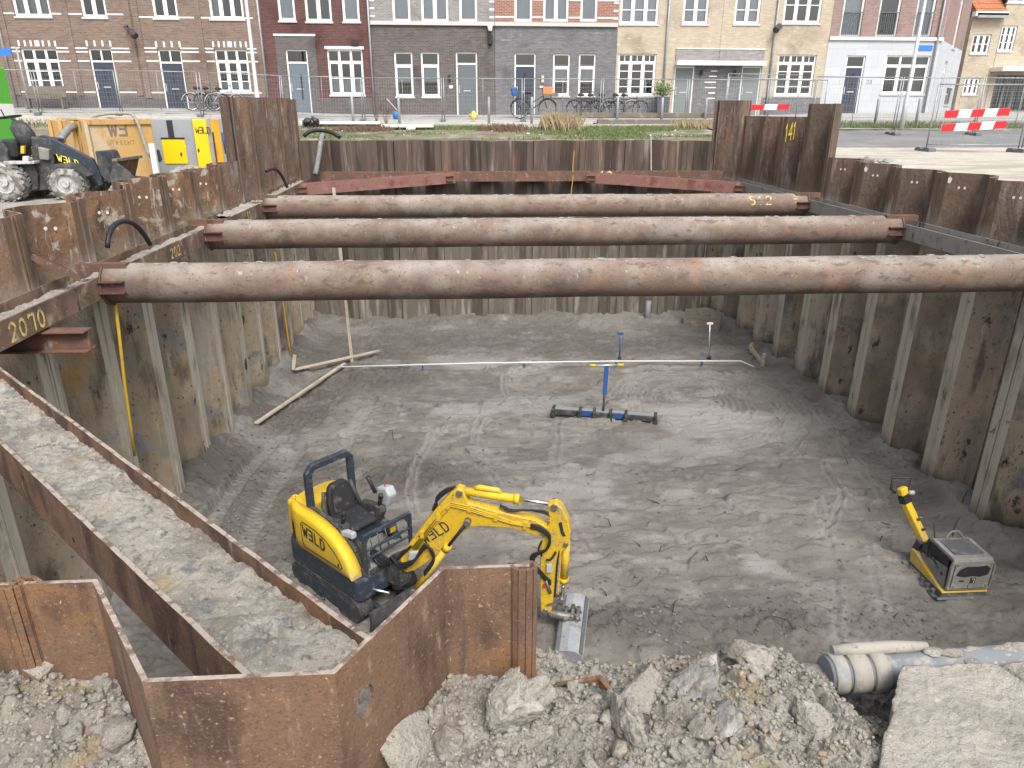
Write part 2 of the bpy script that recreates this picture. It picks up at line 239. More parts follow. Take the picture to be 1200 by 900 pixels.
addm('skip_ochre', (.44, .27, .10), .8, layers=[dict(col=(.50, .30, .07), s=1.2, lo=.54, hi=.66), dict(col=(.30, .165, .09), s=2.2, lo=.5, hi=.68, st=(1, 1, .25)), dict(col=(.42, .34, .23), s=1.0, lo=.46, hi=.6, off=5), dict(col=(.14, .075, .045), s=5, lo=.62, hi=.72, st=VS)], bump=[(14, ONE, .01)])
addm('cabinet_grey', (.27, .285, .30), .5, layers=[dict(col=(.22, .23, .24), s=2, lo=.5, hi=.7)]); addm('panel_yellow', (.76, .50, .01), .45, layers=[dict(col=(.68, .44, .03), s=3, lo=.5, hi=.7)]); addm('panel_amber', (.60, .30, .02), .5, layers=[dict(col=(.45, .2, .03), s=3, lo=.5, hi=.65, st=(1, 1, .3))])
addm('container_green', (.10, .42, .05), .5); addm('sign_blue', (.03, .17, .55), .4); addm('bag_blue', (.03, .16, .40), .5); addm('crate_orange', (.60, .20, .06), .5); addm('hydrant_yellow', (.50, .40, .10), .5)
addm('red_reflect', (.46, .018, .025), .45); addm('white_reflect', (.76, .76, .76), .4)
addm('hose_yellow', (.52, .33, .03), .6, layers=[dict(col=(.38, .27, .08), s=10, lo=.5, hi=.7)]); addm('paint_yellow', (.62, .47, .17), .85, layers=[dict(col=(.33, .22, .11), s=18, lo=.46, hi=.60)]); addm('paint_white', (.50, .48, .45), .85); addm('paint_yellow_clean', (.72, .58, .05), .7); addm('paint_orange', (.72, .20, .05), .8, layers=[dict(col=(.3, .14, .07), s=9, lo=.5, hi=.65)])
addm('paint_black', (.03, .03, .03), .6); addm('paint_faded', (.17, .13, .09), .8); addm('paint_amber', (.62, .43, .03), .6)
addm('pvc_grey', (.165, .172, .182), .6, layers=[dict(col=(.17, .18, .20), s=8, lo=.48, hi=.68), dict(col=(.31, .285, .245), s=9, lo=.50, hi=.60, up=(.3, .95), det=8), dict(col=(.36, .34, .30), s=26, lo=.62, hi=.72)], bump=[(40, ONE, .003)])
addm('pvc_pale', (.20, .21, .215), .75, layers=[dict(col=(.29, .265, .225), s=9, lo=.42, hi=.56, det=8), dict(col=(.28, .255, .215), up=(.0, .8), s=20, lo=.30, hi=.55), dict(col=(.12, .115, .105), s=40, lo=.58, hi=.7), dict(col=(.27, .27, .27), s=30, lo=.58, hi=.7)], bump=[(40, ONE, .004)])
addm('rail_blue', (.035, .10, .30), .4, .3); addm('rail_alu', (.55, .56, .57), .35, .7); addm('string_white', (.62, .63, .64), .6)
addm('root_dark', (.035, .028, .022), .9); addm('twig_brown', (.12, .075, .05), .9); addm('leaf_green', (.07, .12, .035), .7, layers=[dict(col=(.12, .17, .05), s=12, lo=.45, hi=.6)]); addm('planter_dark', (.07, .075, .09), .6)
addm('hose_grey', (.16, .165, .165), .7, layers=[dict(col=(.28, .275, .26), s=10, lo=.5, hi=.7)]); addm('lamp_grey', (.48, .49, .50), .5, .3); addm('cloth_white', (.72, .71, .68), .9)
# window glass: see-through with a clear reflection
g = bpy.data.materials.new('window_glass'); g.use_nodes = True; t = g.node_tree; t.nodes.clear()
o_ = t.nodes.new('ShaderNodeOutputMaterial'); mx = t.nodes.new('ShaderNodeMixShader'); tr = t.nodes.new('ShaderNodeBsdfTransparent'); gl = t.nodes.new('ShaderNodeBsdfGlossy')
gl.inputs['Roughness'].default_value = 0.03; lw = t.nodes.new('ShaderNodeFresnel'); lw.inputs[0].default_value = 1.9
tr.inputs[0].default_value = (.78, .82, .84, 1)
t.links.new(lw.outputs[0], mx.inputs[0]); t.links.new(tr.outputs[0], mx.inputs[1]); t.links.new(gl.outputs[0], mx.inputs[2]); t.links.new(mx.outputs[0], o_.inputs[0]); MAT['glass'] = g

# ------------------------------------------------------------------ builders
def tag(o, label=None, cat=None, group=None, kind=None):
    if label: o['label'] = label
    if cat: o['category'] = cat
    if group: o['group'] = group
    if kind: o['kind'] = kind
    return o
def empty(name, loc=(0, 0, 0), rz=0.0):
    o = bpy.data.objects.new(name, None); col.objects.link(o); o.location = loc; o.rotation_euler = (0, 0, rz); o.empty_display_size = .2
    return o
def copy_tree(o, parent=None):
    c = o.copy(); col.objects.link(c)
    if parent is not None: c.parent = parent
    for ch in list(o.children): copy_tree(ch, c)
    return c
V = Vector
_ico = {}
def ico(bm, sub, mat):
    if sub not in _ico:
        t_ = bmesh.new(); bmesh.ops.create_icosphere(t_, subdivisions=sub, radius=1); t_.verts.index_update(); _ico[sub] = ([v.co.copy() for v in t_.verts], [[v.index for v in f.verts] for f in t_.faces]); t_.free()
    vs_, fs_ = _ico[sub]; nv = [bm.verts.new(mat @ c) for c in vs_]
    for f in fs_: bm.faces.new([nv[i] for i in f])
class MB:
    def __init__(s): s.bm = bmesh.new()
    def face(s, pts, mi=0, smooth=False):
        try:
            f = s.bm.faces.new([s.bm.verts.new(p) for p in pts]); f.material_index = mi; f.smooth = smooth; return f
        except ValueError: return None
    def box(s, c, d, rot=None, mi=0):
        c = V(c); hx, hy, hz = d[0]/2, d[1]/2, d[2]/2
        vs_ = []
        for x in (-hx, hx):
            for y in (-hy, hy):
                for z in (-hz, hz):
                    p = V((x, y, z))
                    if rot is not None: p = rot @ p
                    vs_.append(s.bm.verts.new(c+p))
        for q in ((0, 1, 3, 2), (4, 6, 7, 5), (0, 4, 5, 1), (2, 3, 7, 6), (0, 2, 6, 4), (1, 5, 7, 3)):
            f = s.bm.faces.new([vs_[i] for i in q]); f.material_index = mi
        return s
    def mm(s, a, b, mi=0):
        a = V(a); b = V(b); return s.box((a+b)/2, [abs(b[i]-a[i]) for i in range(3)], None, mi)
    def bar(s, p, q, w, h, up=(0, 0, 1), mi=0):
        p = V(p); q = V(q); d = (q-p); L = d.length; d.normalize(); up = V(up)
        x = d.cross(up)
        if x.length < 1e-4: x = d.cross(V((1, 0, 0)))
        x.normalize(); u = x.cross(d)
        rot = Matrix((x, d, u)).transposed()
        return s.box((p+q)/2, (w, L, h), rot, mi)
    def tube(s, pts, r, seg=8, mi=0, cap=True, closed=False):
        pts = [V(p) for p in pts]; n = len(pts); rr = r if isinstance(r, (list, tuple)) else [r]*n
        rings = []; ref = None
        for i, p in enumerate(pts):
            a = pts[i-1] if (i > 0 or closed) else p; b = pts[(i+1) % n] if (i < n-1 or closed) else p
            d = (b-a).normalized()
            if ref is None: ref = d.orthogonal().normalized()
            ref = (ref-d*ref.dot(d)); ref = ref.normalized() if ref.length > 1e-5 else d.orthogonal().normalized()
            y = d.cross(ref)
            rings.append([s.bm.verts.new(p+(ref*math.cos(2*math.pi*k/seg)+y*math.sin(2*math.pi*k/seg))*rr[i]) for k in range(seg)])
        for i in range(n if closed else n-1):
            A, B = rings[i], rings[(i+1) % n]
            for k in range(seg):
                f = s.bm.faces.new((A[k], A[(k+1) % seg], B[(k+1) % seg], B[k])); f.material_index = mi; f.smooth = seg > 5
        if cap and not closed:
            for rg, flip in ((rings[0], True), (rings[-1], False)):
                f = s.bm.faces.new(rg[::-1] if flip else rg); f.material_index = mi
        return s
    def cyl(s, p, q, r, seg=16, mi=0, r2=None): return s.tube([p, q], [r, r2 if r2 is not None else r], seg, mi)
    def prism(s, poly, fn, vec, mi=0):
        """poly of (u,v) -> fn(u,v) position; extruded by vec"""
        vec = V(vec); a = [s.bm.verts.new(V(fn(*p))) for p in poly]; b = [s.bm.verts.new(v.co+vec) for v in a]; n = len(a)
        for ring in (a, b[::-1]):
            f = s.bm.faces.new(ring); f.material_index = mi
        for i in range(n):
            f = s.bm.faces.new((a[i], b[i], b[(i+1) % n], a[(i+1) % n])); f.material_index = mi
        return s
    def hbeam(s, p, q, w, h, tf=.02, tw=.014, mi=0, flat=True, mi_edge=None):
        """H-beam from p to q. flat: web horizontal, flanges upright (a trough); w across, h flange height"""
        p = V(p); q = V(q); d = (q-p).normalized(); x = d.cross(V((0, 0, 1))).normalized()
        if flat:
            for sg in (-1, 1): s.bar(p+x*sg*(w/2-tf/2), q+x*sg*(w/2-tf/2), tf, h, mi=mi)
            s.bar(p+d*.002, q-d*.002, w-2*tf-.001, tw, mi=mi)
        else:
            for sg in (-1, 1): s.bar(p+V((0, 0, sg*(h/2-tf/2))), q+V((0, 0, sg*(h/2-tf/2))), w, tf, mi=mi)
            s.bar(p+d*.002, q-d*.002, tw, h-2*tf-.001, mi=mi)
        return s
    def bevel(s, off, ang=35, seg=1):
        bmesh.ops.remove_doubles(s.bm, verts=s.bm.verts, dist=1e-5)
        s.bm.normal_update()
        es = [e for e in s.bm.edges if len(e.link_faces) == 2 and e.calc_face_angle(0) > R(ang)]
        bmesh.ops.bevel(s.bm, geom=es, offset=off, segments=seg, affect='EDGES', profile=.5, clamp_overlap=True)
        return s
    def build(s, name, mats, parent=None, origin=None, smooth=False, fix=True):
        if isinstance(mats, str): mats = [mats]
        if fix: bmesh.ops.recalc_face_normals(s.bm, faces=s.bm.faces)
        if parent is None:
            if origin is None:
                co = [v.co for v in s.bm.verts]
                origin = V(((min(c.x for c in co)+max(c.x for c in co))/2, (min(c.y for c in co)+max(c.y for c in co))/2, min(c.z for c in co)))
            origin = V(origin)
        else:
            origin = V(origin) if origin is not None else V((0, 0, 0))
        if origin.length > 0: bmesh.ops.translate(s.bm, verts=s.bm.verts, vec=-origin)
        me = bpy.data.meshes.new(name); s.bm.to_mesh(me); s.bm.free()
        for m in mats: me.materials.append(MAT[m])
        if smooth:
            for p in me.polygons: p.use_smooth = True
        o = bpy.data.objects.new(name, me); col.objects.link(o)
        if parent is None: o.location = origin
        else: o.parent = parent
        return o
def wo_(parent):   # origin argument for parts modelled in world coordinates under an unrotated Empty
    return V(parent.location)
def arc(c, r, a0, a1, n, ux=(1, 0, 0), uy=(0, 0, 1)):
    c = V(c); ux = V(ux); uy = V(uy)
    return [c+ux*r*math.cos(R(a0+(a1-a0)*i/n))+uy*r*math.sin(R(a0+(a1-a0)*i/n)) for i in range(n+1)]
def bez(p0, p1, p2, p3, n=14):
    p0, p1, p2, p3 = V(p0), V(p1), V(p2), V(p3); o = []
    for i in range(n+1):
        t_ = i/n; o.append(p0*(1-t_)**3+p1*3*t_*(1-t_)**2+p2*3*t_*t_*(1-t_)+p3*t_**3)
    return o
# painted lettering: strokes on a 1 x 1.4 cell
def _el(cx, cy, rx, ry, a0, a1, n=10): return [(cx+rx*math.cos(R(a0+(a1-a0)*i/n)), cy+ry*math.sin(R(a0+(a1-a0)*i/n))) for i in range(n+1)]
GLY = {'W': [[(0, 1.4), (.28, 0), (.5, .95), (.72, 0), (1, 1.4)]], 'Ǝ': [[(.1, 1.4), (.85, 1.4), (.85, 0), (.1, 0)], [(.2, .7), (.85, .7)]], 'E': [[(.9, 1.4), (.15, 1.4), (.15, 0), (.9, 0)], [(.15, .7), (.8, .7)]],
       'L': [[(.15, 1.4), (.15, 0), (.9, 0)]], 'D': [[(.15, 0), (.15, 1.4), (.5, 1.4)]+_el(.5, .7, .4, .7, 90, -90, 8)+[(.15, 0)]], 'T': [[(0, 1.4), (1, 1.4)], [(.5, 1.4), (.5, 0)]], 'U': [[(.1, 1.4), (.1, .4)]+_el(.5, .4, .4, .4, 180, 360, 8)+[(.9, 1.4)]],
       'R': [[(.15, 0), (.15, 1.4), (.5, 1.4)]+_el(.5, 1.05, .35, .35, 90, -90, 6)+[(.15, .7)], [(.45, .7), (.9, 0)]], 'C': [_el(.55, .7, .45, .7, 50, 310, 12)], 'H': [[(.1, 0), (.1, 1.4)], [(.9, 0), (.9, 1.4)], [(.1, .7), (.9, .7)]],
       '0': [_el(.5, .7, .4, .7, 0, 360, 14)], '1': [[(.25, 1.1), (.5, 1.4), (.5, 0)]], '2': [_el(.5, 1.0, .38, .4, 160, -30, 8)+[(.1, 0), (.9, 0)]], '7': [[(.1, 1.25), (.2, 1.4), (.9, 1.4), (.8, 0)]],
       '4': [[(.75, 0), (.75, 1.4), (.1, .5), (.95, .5)]], '5': [[(.85, 1.4), (.2, 1.4), (.18, .85)]+_el(.48, .45, .4, .45, 110, -140, 8)], '6': [[(.75, 1.4), (.35, 1.05)]+_el(.5, .42, .4, .42, 150, 510, 12)], 'Ɛ': [_el(.5, 1.05, .4, .35, 30, 270, 8)+_el(.5, .35, .45, .35, 90, 330, 8)],
       'S': [_el(.5, 1.05, .38, .35, 40, 260, 8)+_el(.5, .35, .38, .35, 80, -140, 8)], '+': [[(.5, .2), (.5, 1.4)], [(.1, .8), (.9, .8)]], '9': [_el(.5, 1.0, .38, .4, 0, 360, 10), [(.88, 1.0), (.8, .4), (.4, 0)]], '-': [[(.1, .7), (.9, .7)]], '.': [[(.4, 0), (.6, 0)]], '3': [_el(.45, 1.05, .4, .35, 150, -90, 8)+_el(.45, .35, .45, .35, 90, -150, 8)], 'I': [[(.5, 0), (.5, 1.4)]]}
def letters(mb, text, fn, h, wid=.17, adv=1.35, lift=.004, mi=0):
    """fn(u,v)->(pos, normal) in metres along the surface; every stroke a thin painted ribbon"""
    k = h/1.4; x0 = 0; li = lift
    for ch in text:
        for st in GLY.get(ch, []):
            for a, b in zip(st[:-1], st[1:]):
                ax, ay, bx, by = x0+a[0]*k, a[1]*k, x0+b[0]*k, b[1]*k
                dx, dy = bx-ax, by-ay; L = math.hypot(dx, dy) or 1e-6; dx /= L; dy /= L; hw = wid*k/2
                ax -= dx*hw*.9; ay -= dy*hw*.9; bx += dx*hw*.9; by += dy*hw*.9
                li += .00012
                ps = []
                for (uu, vv) in ((ax-dy*hw, ay+dx*hw), (bx-dy*hw, by+dx*hw), (bx+dy*hw, by-dx*hw), (ax+dy*hw, ay-dx*hw)):
                    P, n = fn(uu, vv); ps.append(V(P)+V(n)*li)
                mb.face(ps, mi)
        x0 += adv*k
def plane_fn(o, ex, ey):
    o = V(o); ex = V(ex).normalized(); ey = V(ey).normalized(); n = ex.cross(ey).normalized()
    return lambda u, v: (o+ex*u+ey*v, n)
# value-noise fbm on numpy arrays
def _h(ix, iy, s):
    n = (ix*374761393+iy*668265263+s*1442695041) & 0xffffffff
    n = ((n ^ (n >> 13))*1274126177) & 0xffffffff
    return ((n ^ (n >> 16)) & 0xffff)/65535.0
def vn(x, y, s=0):
    ix = np.floor(x).astype(np.int64); iy = np.floor(y).astype(np.int64); fx = x-ix; fy = y-iy
    fx = fx*fx*(3-2*fx); fy = fy*fy*(3-2*fy)
    return (_h(ix, iy, s)*(1-fx)+_h(ix+1, iy, s)*fx)*(1-fy)+(_h(ix, iy+1, s)*(1-fx)+_h(ix+1, iy+1, s)*fx)*fy
def fbm(x, y, sc, octv=5, s=0, g=.5):
    a = 1; t_ = 0; r_ = 0
    for i in range(octv):
        r_ = r_+a*(vn(x*sc+i*17.3, y*sc+i*9.1, s+i)-.5); t_ += a; a *= g; sc *= 2.03
    return r_/t_*2
def sm(v, a, b):
    t_ = np.clip((v-a)/(b-a), 0, 1); return t_*t_*(3-2*t_)
def grid_obj(name, xs, ys, zf, mat, keep=None, attrs=None, kind='structure', smooth=True):
    X, Y = np.meshgrid(np.array(xs), np.array(ys)); Z = zf(X, Y); nx, ny = len(xs), len(ys)
    co = np.stack([X, Y, Z], -1).reshape(-1, 3)
    i = np.arange(ny-1)[:, None]*nx+np.arange(nx-1)[None, :]
    q = np.stack([i, i+1, i+nx+1, i+nx], -1)
    if keep is not None:
        cx = (X[:-1, :-1]+X[1:, 1:])/2; cy = (Y[:-1, :-1]+Y[1:, 1:])/2; q = q[keep(cx, cy)]
    q = q.reshape(-1, 4)
    me = bpy.data.meshes.new(name); me.vertices.add(len(co)); me.vertices.foreach_set('co', co.ravel())
    me.loops.add(q.size); me.loops.foreach_set('vertex_index', q.ravel().astype(np.int32))
    me.polygons.add(len(q)); me.polygons.foreach_set('loop_start', np.arange(0, q.size, 4, dtype=np.int32)); me.polygons.foreach_set('loop_total', np.full(len(q), 4, dtype=np.int32))
    me.polygons.foreach_set('use_smooth', np.full(len(q), smooth))
    if attrs:
        for k, fn in attrs.items():
            at = me.attributes.new(k, 'FLOAT', 'POINT'); at.data.foreach_set('value', np.clip(fn(X, Y), 0, 1).ravel().astype(np.float32))
    me.update(calc_edges=True); me.validate(); me.materials.append(MAT[mat])
    o = bpy.data.objects.new(name, me); col.objects.link(o); o['kind'] = kind
    return o
# ================================================================== terrain
XL, XR, YF = -4.94, 8.49, 22.67           # pit faces of the sheet walls
HX0, HX1, HY0, HY1 = -5.36, 8.91, 0.3, 23.09   # opening in the ground sheet
def gz(X, Y):
    far = 5.58+.052*(np.clip(Y, 23, 37)-23.2)
    far = far+.26*sm(-X, 4, 14)*sm(Y, 28, 34)+.12*sm(X, 13, 20)*sm(Y, 32, 36)
    far = far-.16*sm(X, 9.5, 12.5)*(1-sm(Y, 27, 33))
    base = np.where(X < 2, 4.87, 4.93+(5.40-4.93)*sm(Y, 2, 6))
    mx_ = sm(X, -8, -5.2); t_ = np.where(X < 2, mx_*sm(Y, 22, 23)+(1-mx_)*sm(Y, 19, 27), (1-sm(X, 8.95, 10))*sm(Y, 22, 23)+sm(X, 8.95, 10)*sm(Y, 20, 25))
    z = base*(1-t_)+far*t_
    site = np.where((X < -5) & (Y < 30), 1, 0)*(1-sm(Y, 26, 30))
    return z+site*(fbm(X, Y, .9, 4, 5)*.07)+np.where((X > 8.9) & (Y < 23), fbm(X, Y, .8, 4, 6)*.035, 0)
_lx = np.arange(-45, 60, .2); _ly = np.arange(0, 48, .2); _lut = gz(*np.meshgrid(_lx, _ly))
def gzs(x, y):
    u = (x+45)/.2; v = y/.2; i = min(max(int(u), 0), len(_lx)-2); j = min(max(int(v), 0), len(_ly)-2); a = min(max(u-i, 0), 1); b_ = min(max(v-j, 0), 1)
    return float((_lut[j, i]*(1-a)+_lut[j, i+1]*a)*(1-b_)+(_lut[j+1, i]*(1-a)+_lut[j+1, i+1]*a)*b_)
def rng(a, b, st): return list(np.linspace(a, b, max(2, int(round((b-a)/st))+1)))
xs = sorted(set(rng(-90, -26, 4)+rng(-26, HX0, .35)+rng(HX0, HX1, .4)+rng(HX1, 26, .35)+rng(26, 110, 4)))
ys = sorted(set(rng(-12, HY0, .6)+rng(HY0, HY1, .35)+rng(HY1, 40, .35)+rng(40, 160, 6)))
grid_obj('ground', xs, ys, gz, 'site_soil', keep=lambda x, y: ~((x > HX0) & (x < HX1) & (y > HY0) & (y < HY1)))
def strip(name, x0, x1, y0, y1, lift, mat, st=.5, zf=None):
    return grid_obj(name, rng(x0, x1, st), rng(y0, y1, .3), zf or (lambda X, Y: gz(X, Y)+lift), mat)
strip('verge', -26, 9.2, 23.12, 30.2, .03, 'verge_soil')
strip('verge_right', 9.2, 30, 29.4, 32.4, .03, 'verge_soil')
strip('road', 9.6, 60, 23.6, 29.3, .05, 'asphalt')
strip('sand_yard', 8.93, 40, 7.0, 23.6, .04, 'sand_pale')
strip('pavement', -40, 30, 32.9, 36.38, .12, 'pavement')
strip('footpath', -40, 9.2, 30.25, 32.7, .04, 'sand_pale')
for nm, y in (('kerb', 32.72), ('kerb_front', 30.2)):
    k = MB()
    for i in range(56):
        x0 = -40+i*1.25; x1 = x0+1.24
        if nm == 'kerb_front' and x1 > 9: break
        k.mm((x0, y, gzs(x0, y)-.2), (x1, y+.16, gzs((x0+x1)/2, y)+.13))
    tag(k.build(nm, 'kerb'), kind='structure')

# ------------------------------------------------------------------ pit floor
def pdist(X, Y, pts):
    d = np.full(X.shape, 1e9); along = np.zeros(X.shape); acc = 0
    for a, b in zip(pts[:-1], pts[1:]):
        ax, ay, bx, by = a[0], a[1], b[0], b[1]; dx, dy = bx-ax, by-ay; L2 = dx*dx+dy*dy; L = math.sqrt(L2)
        t_ = np.clip(((X-ax)*dx+(Y-ay)*dy)/L2, 0, 1); q = np.hypot(X-ax-t_*dx, Y-ay-t_*dy)
        m_ = q < d; d = np.where(m_, q, d); along = np.where(m_, acc+t_*L, along); acc += L
    return d, along
def px0(*pts): return [tuple(at_z(x, y, 0))[:2] for x, y in pts]
tracks = [px0((272, 690), (300, 610), (330, 560), (352, 530)), px0((235, 660), (262, 600), (290, 560), (318, 528)), px0((398, 540), (412, 510), (425, 486), (436, 470)), px0((405, 512), (440, 497), (470, 490))]
rings = []
rc = at_z(812, 470, 0)
for rx, ry, a0, a1, dx, dy in ((.35, .4, 20, 300, .3, .3), (.8, .9, -120, 150, -.1, .1), (1.25, 1.3, -90, 240, -.1, -.1), (1.7, 1.75, -60, 200, .1, -.2), (2.2, 2.25, -100, 130, -.3, -.3), (.6, .7, 20, 300, .1, .2), (1.0, 1.1, -60, 210, 0, 0), (1.5, 1.5, -100, 190, -.2, -.1), (1.9, 2.0, -80, 160, -.1, -.3), (2.5, 2.5, -95, 100, -.35, -.2), (2.9, 3.1, -70, 40, -.5, -.4)):
    rings.append([(rc.x+dx+rx*math.cos(R(a0+(a1-a0)*i/24)), rc.y+dy+ry*math.sin(R(a0+(a1-a0)*i/24))) for i in range(25)])
for cxp, cyp, rr, a0, a1 in ((660, 450, 1.1, 100, 250), (660, 452, 1.5, 110, 240), (700, 520, 2.6, 150, 230), (690, 560, 3.4, 140, 200), (850, 560, 2.0, -60, 60)):
    c = at_z(cxp, cyp, 0); rings.append([(c.x+rr*math.cos(R(a0+(a1-a0)*i/20)), c.y+rr*1.15*math.sin(R(a0+(a1-a0)*i/20))) for i in range(21)])
ruts = [px0((880, 452), (940, 500), (985, 570), (1020, 640), (1035, 720)), px0((845, 440), (905, 490), (950, 560), (975, 640), (985, 720), (975, 770)), px0((925, 460), (985, 520), (1030, 580), (1060, 650)), px0((655, 480), (650, 540), (665, 600), (700, 660)), px0((560, 470), (552, 510), (580, 545), (640, 560))]
edge_hum = lambda X, Y: .30*np.exp(-np.clip(X-XL, 0, 9)/.35)*(.5+.9*vn(X*1.1, Y*1.3, 3))+.20*np.exp(-np.clip(XR-X, 0, 9)/.3)*(.4+.9*vn(X, Y*1.4, 4))+.22*np.exp(-np.clip(YF-Y, 0, 9)/.5)*(.3+vn(X*1.2, Y, 8))
mounds = [(at_z(450, 447, 0), 1.3, .8, .16), (at_z(250, 560, 0), .9, 1.3, .22), (at_z(740, 735, 0), .9, .35, .14), (at_z(480, 560, 0), 1.0, .6, .08), (at_z(330, 440, 0), .6, .9, .15), (at_z(235, 640, 0), .5, 1.2, .2), (at_z(900, 735, 0), .8, .3, .08)]
def rough_mask(X, Y):
    r_ = np.zeros(X.shape)
    for (c, sx, sy, h) in mounds: r_ = np.maximum(r_, 1.4*np.exp(-(((X-c.x)/sx)**2+((Y-c.y)/sy)**2)*.8))
    r_ = np.maximum(r_, .9*(1-sm(X, -3.4, -.6))*sm(vn(X*.8, Y*.8, 21), .3, .6)*(1-sm(Y, 19, 20)))
    r_ = np.maximum(r_, .95*sm(Y, 18.6, 19.4)*.6)
    r_ = np.maximum(r_, .8*(1-sm(Y, 7.2, 9))*sm(X, -.5, 1)*sm(vn(X*.6, Y*.9, 22), .35, .6))
    r_ = np.maximum(r_, .8*np.exp(-np.clip(X-XL, 0, 9)/.5)*sm(vn(X, Y*1.1, 23), .2, .5)); r_ = np.maximum(r_, .6*np.exp(-np.clip(XR-X, 0, 9)/.4))
    return np.clip(r_, 0, 1)
_cache = {}
def floor_fields(X, Y):
    if 'z' in _cache: return _cache
    wx = X+fbm(X, Y, .9, 3, 40)*.12; wy = Y+fbm(X, Y, .9, 3, 41)*.12
    z = fbm(X, Y, .35, 4, 1)*.06+fbm(X, Y, 1.6, 4, 2)*.02+edge_hum(X, Y)
    rm = rough_mask(X, Y)
    for (c, sx, sy, h) in mounds: z = z+h*np.exp(-((X-c.x)/sx)**2-((Y-c.y)/sy)**2)
    z = z+rm*(np.abs(fbm(X, Y, 5.0, 3, 12))*.12+fbm(X, Y, 9, 2, 13)*.05+np.abs(fbm(X, Y, 14, 2, 14))*.05)
    # smeared lumps: long soft steps left by the levelling bucket
    st = fbm(X*.55+Y*.15, Y*1.5, 1.1, 3, 30); z = z+(1-rm)*.07*sm(st, .10, .125)+(1-rm)*.065*sm(fbm(X*.5, Y*1.3, 1.6, 3, 31), .14, .18)+(1-rm)*.03*sm(fbm(X*.8, Y*2.0, 2.6, 3, 33), .16, .20)
    dry = np.zeros(X.shape)
    for i, rg in enumerate(rings):
        d, al = pdist(wx, wy, rg); on = sm(vn(al*1.1, al*0+i*7.3, 50), .2, .4)
        z = z+on*(.04*np.exp(-((d-.06)/.035)**2)-.04*np.exp(-(d/.035)**2)); dry = np.maximum(dry, .5*on*np.exp(-((d-.06)/.05)**2))
    for i, rt in enumerate(ruts):
        d, al = pdist(wx, wy, rt); on = sm(vn(al*.8, al*0+i*5.1, 52), .25, .55); z = z+on*(.018*np.exp(-((d-.06)/.035)**2)-.018*np.exp(-(d/.04)**2)); dry = np.maximum(dry, .35*on*np.exp(-((d-.08)/.06)**2))
    band, al = pdist(wx, wy, ruts[0]); dry = np.maximum(dry, .16*np.exp(-(band/.5)**2))
    for i, tr in enumerate(tracks):
        d, al = pdist(X, Y, tr); inn = (1-sm(d, .12, .17)); z = z*(1-.6*inn)+inn*(-.03+.04*(np.sin(al*2*math.pi/.11) > .1)); dry = np.maximum(dry, inn*.45*(np.sin(al*2*math.pi/.11) > .1))
    dry = np.maximum(dry, .75*sm(fbm(X*.7, Y*1.3, .6, 5, 60), .20, .36)*(1-rm))
    dry = np.maximum(dry, .7*np.exp(-np.clip(X-XL, 0, 9)/.3)*sm(vn(X, Y*1.2, 64), .4, .6))
    dry = np.maximum(dry, .6*np.exp(-np.clip(XR-X, 0, 9)/.4)*sm(vn(X, Y*1.2, 65), .45, .65))
    _cache.update(z=z, rm=rm, dry=dry); return _cache
fx = rng(XL-.40, XR+.40, .033); fy = rng(4.0, YF+.38, .033)
grid_obj('pit_floor', fx, fy, lambda X, Y: floor_fields(X, Y)['z'], 'pit_sand', attrs={'rough_mask': lambda X, Y: floor_fields(X, Y)['rm'], 'dry_mask': lambda X, Y: floor_fields(X, Y)['dry']})
grid_obj('pit_floor', rng(XL-.4, XR+.4, .2), rng(1.4, 4.05, .15), lambda X, Y: -.03+fbm(X, Y, .8, 3, 9)*.03, 'pit_sand')
_Z = _cache['z']
def fz(x, y):
    i = min(max(int((x-fx[0])/(fx[1]-fx[0])), 0), len(fx)-1); j = min(max(int((y-fy[0])/(fy[1]-fy[0])), 0), len(fy)-1)
    return float(_Z[j, i])

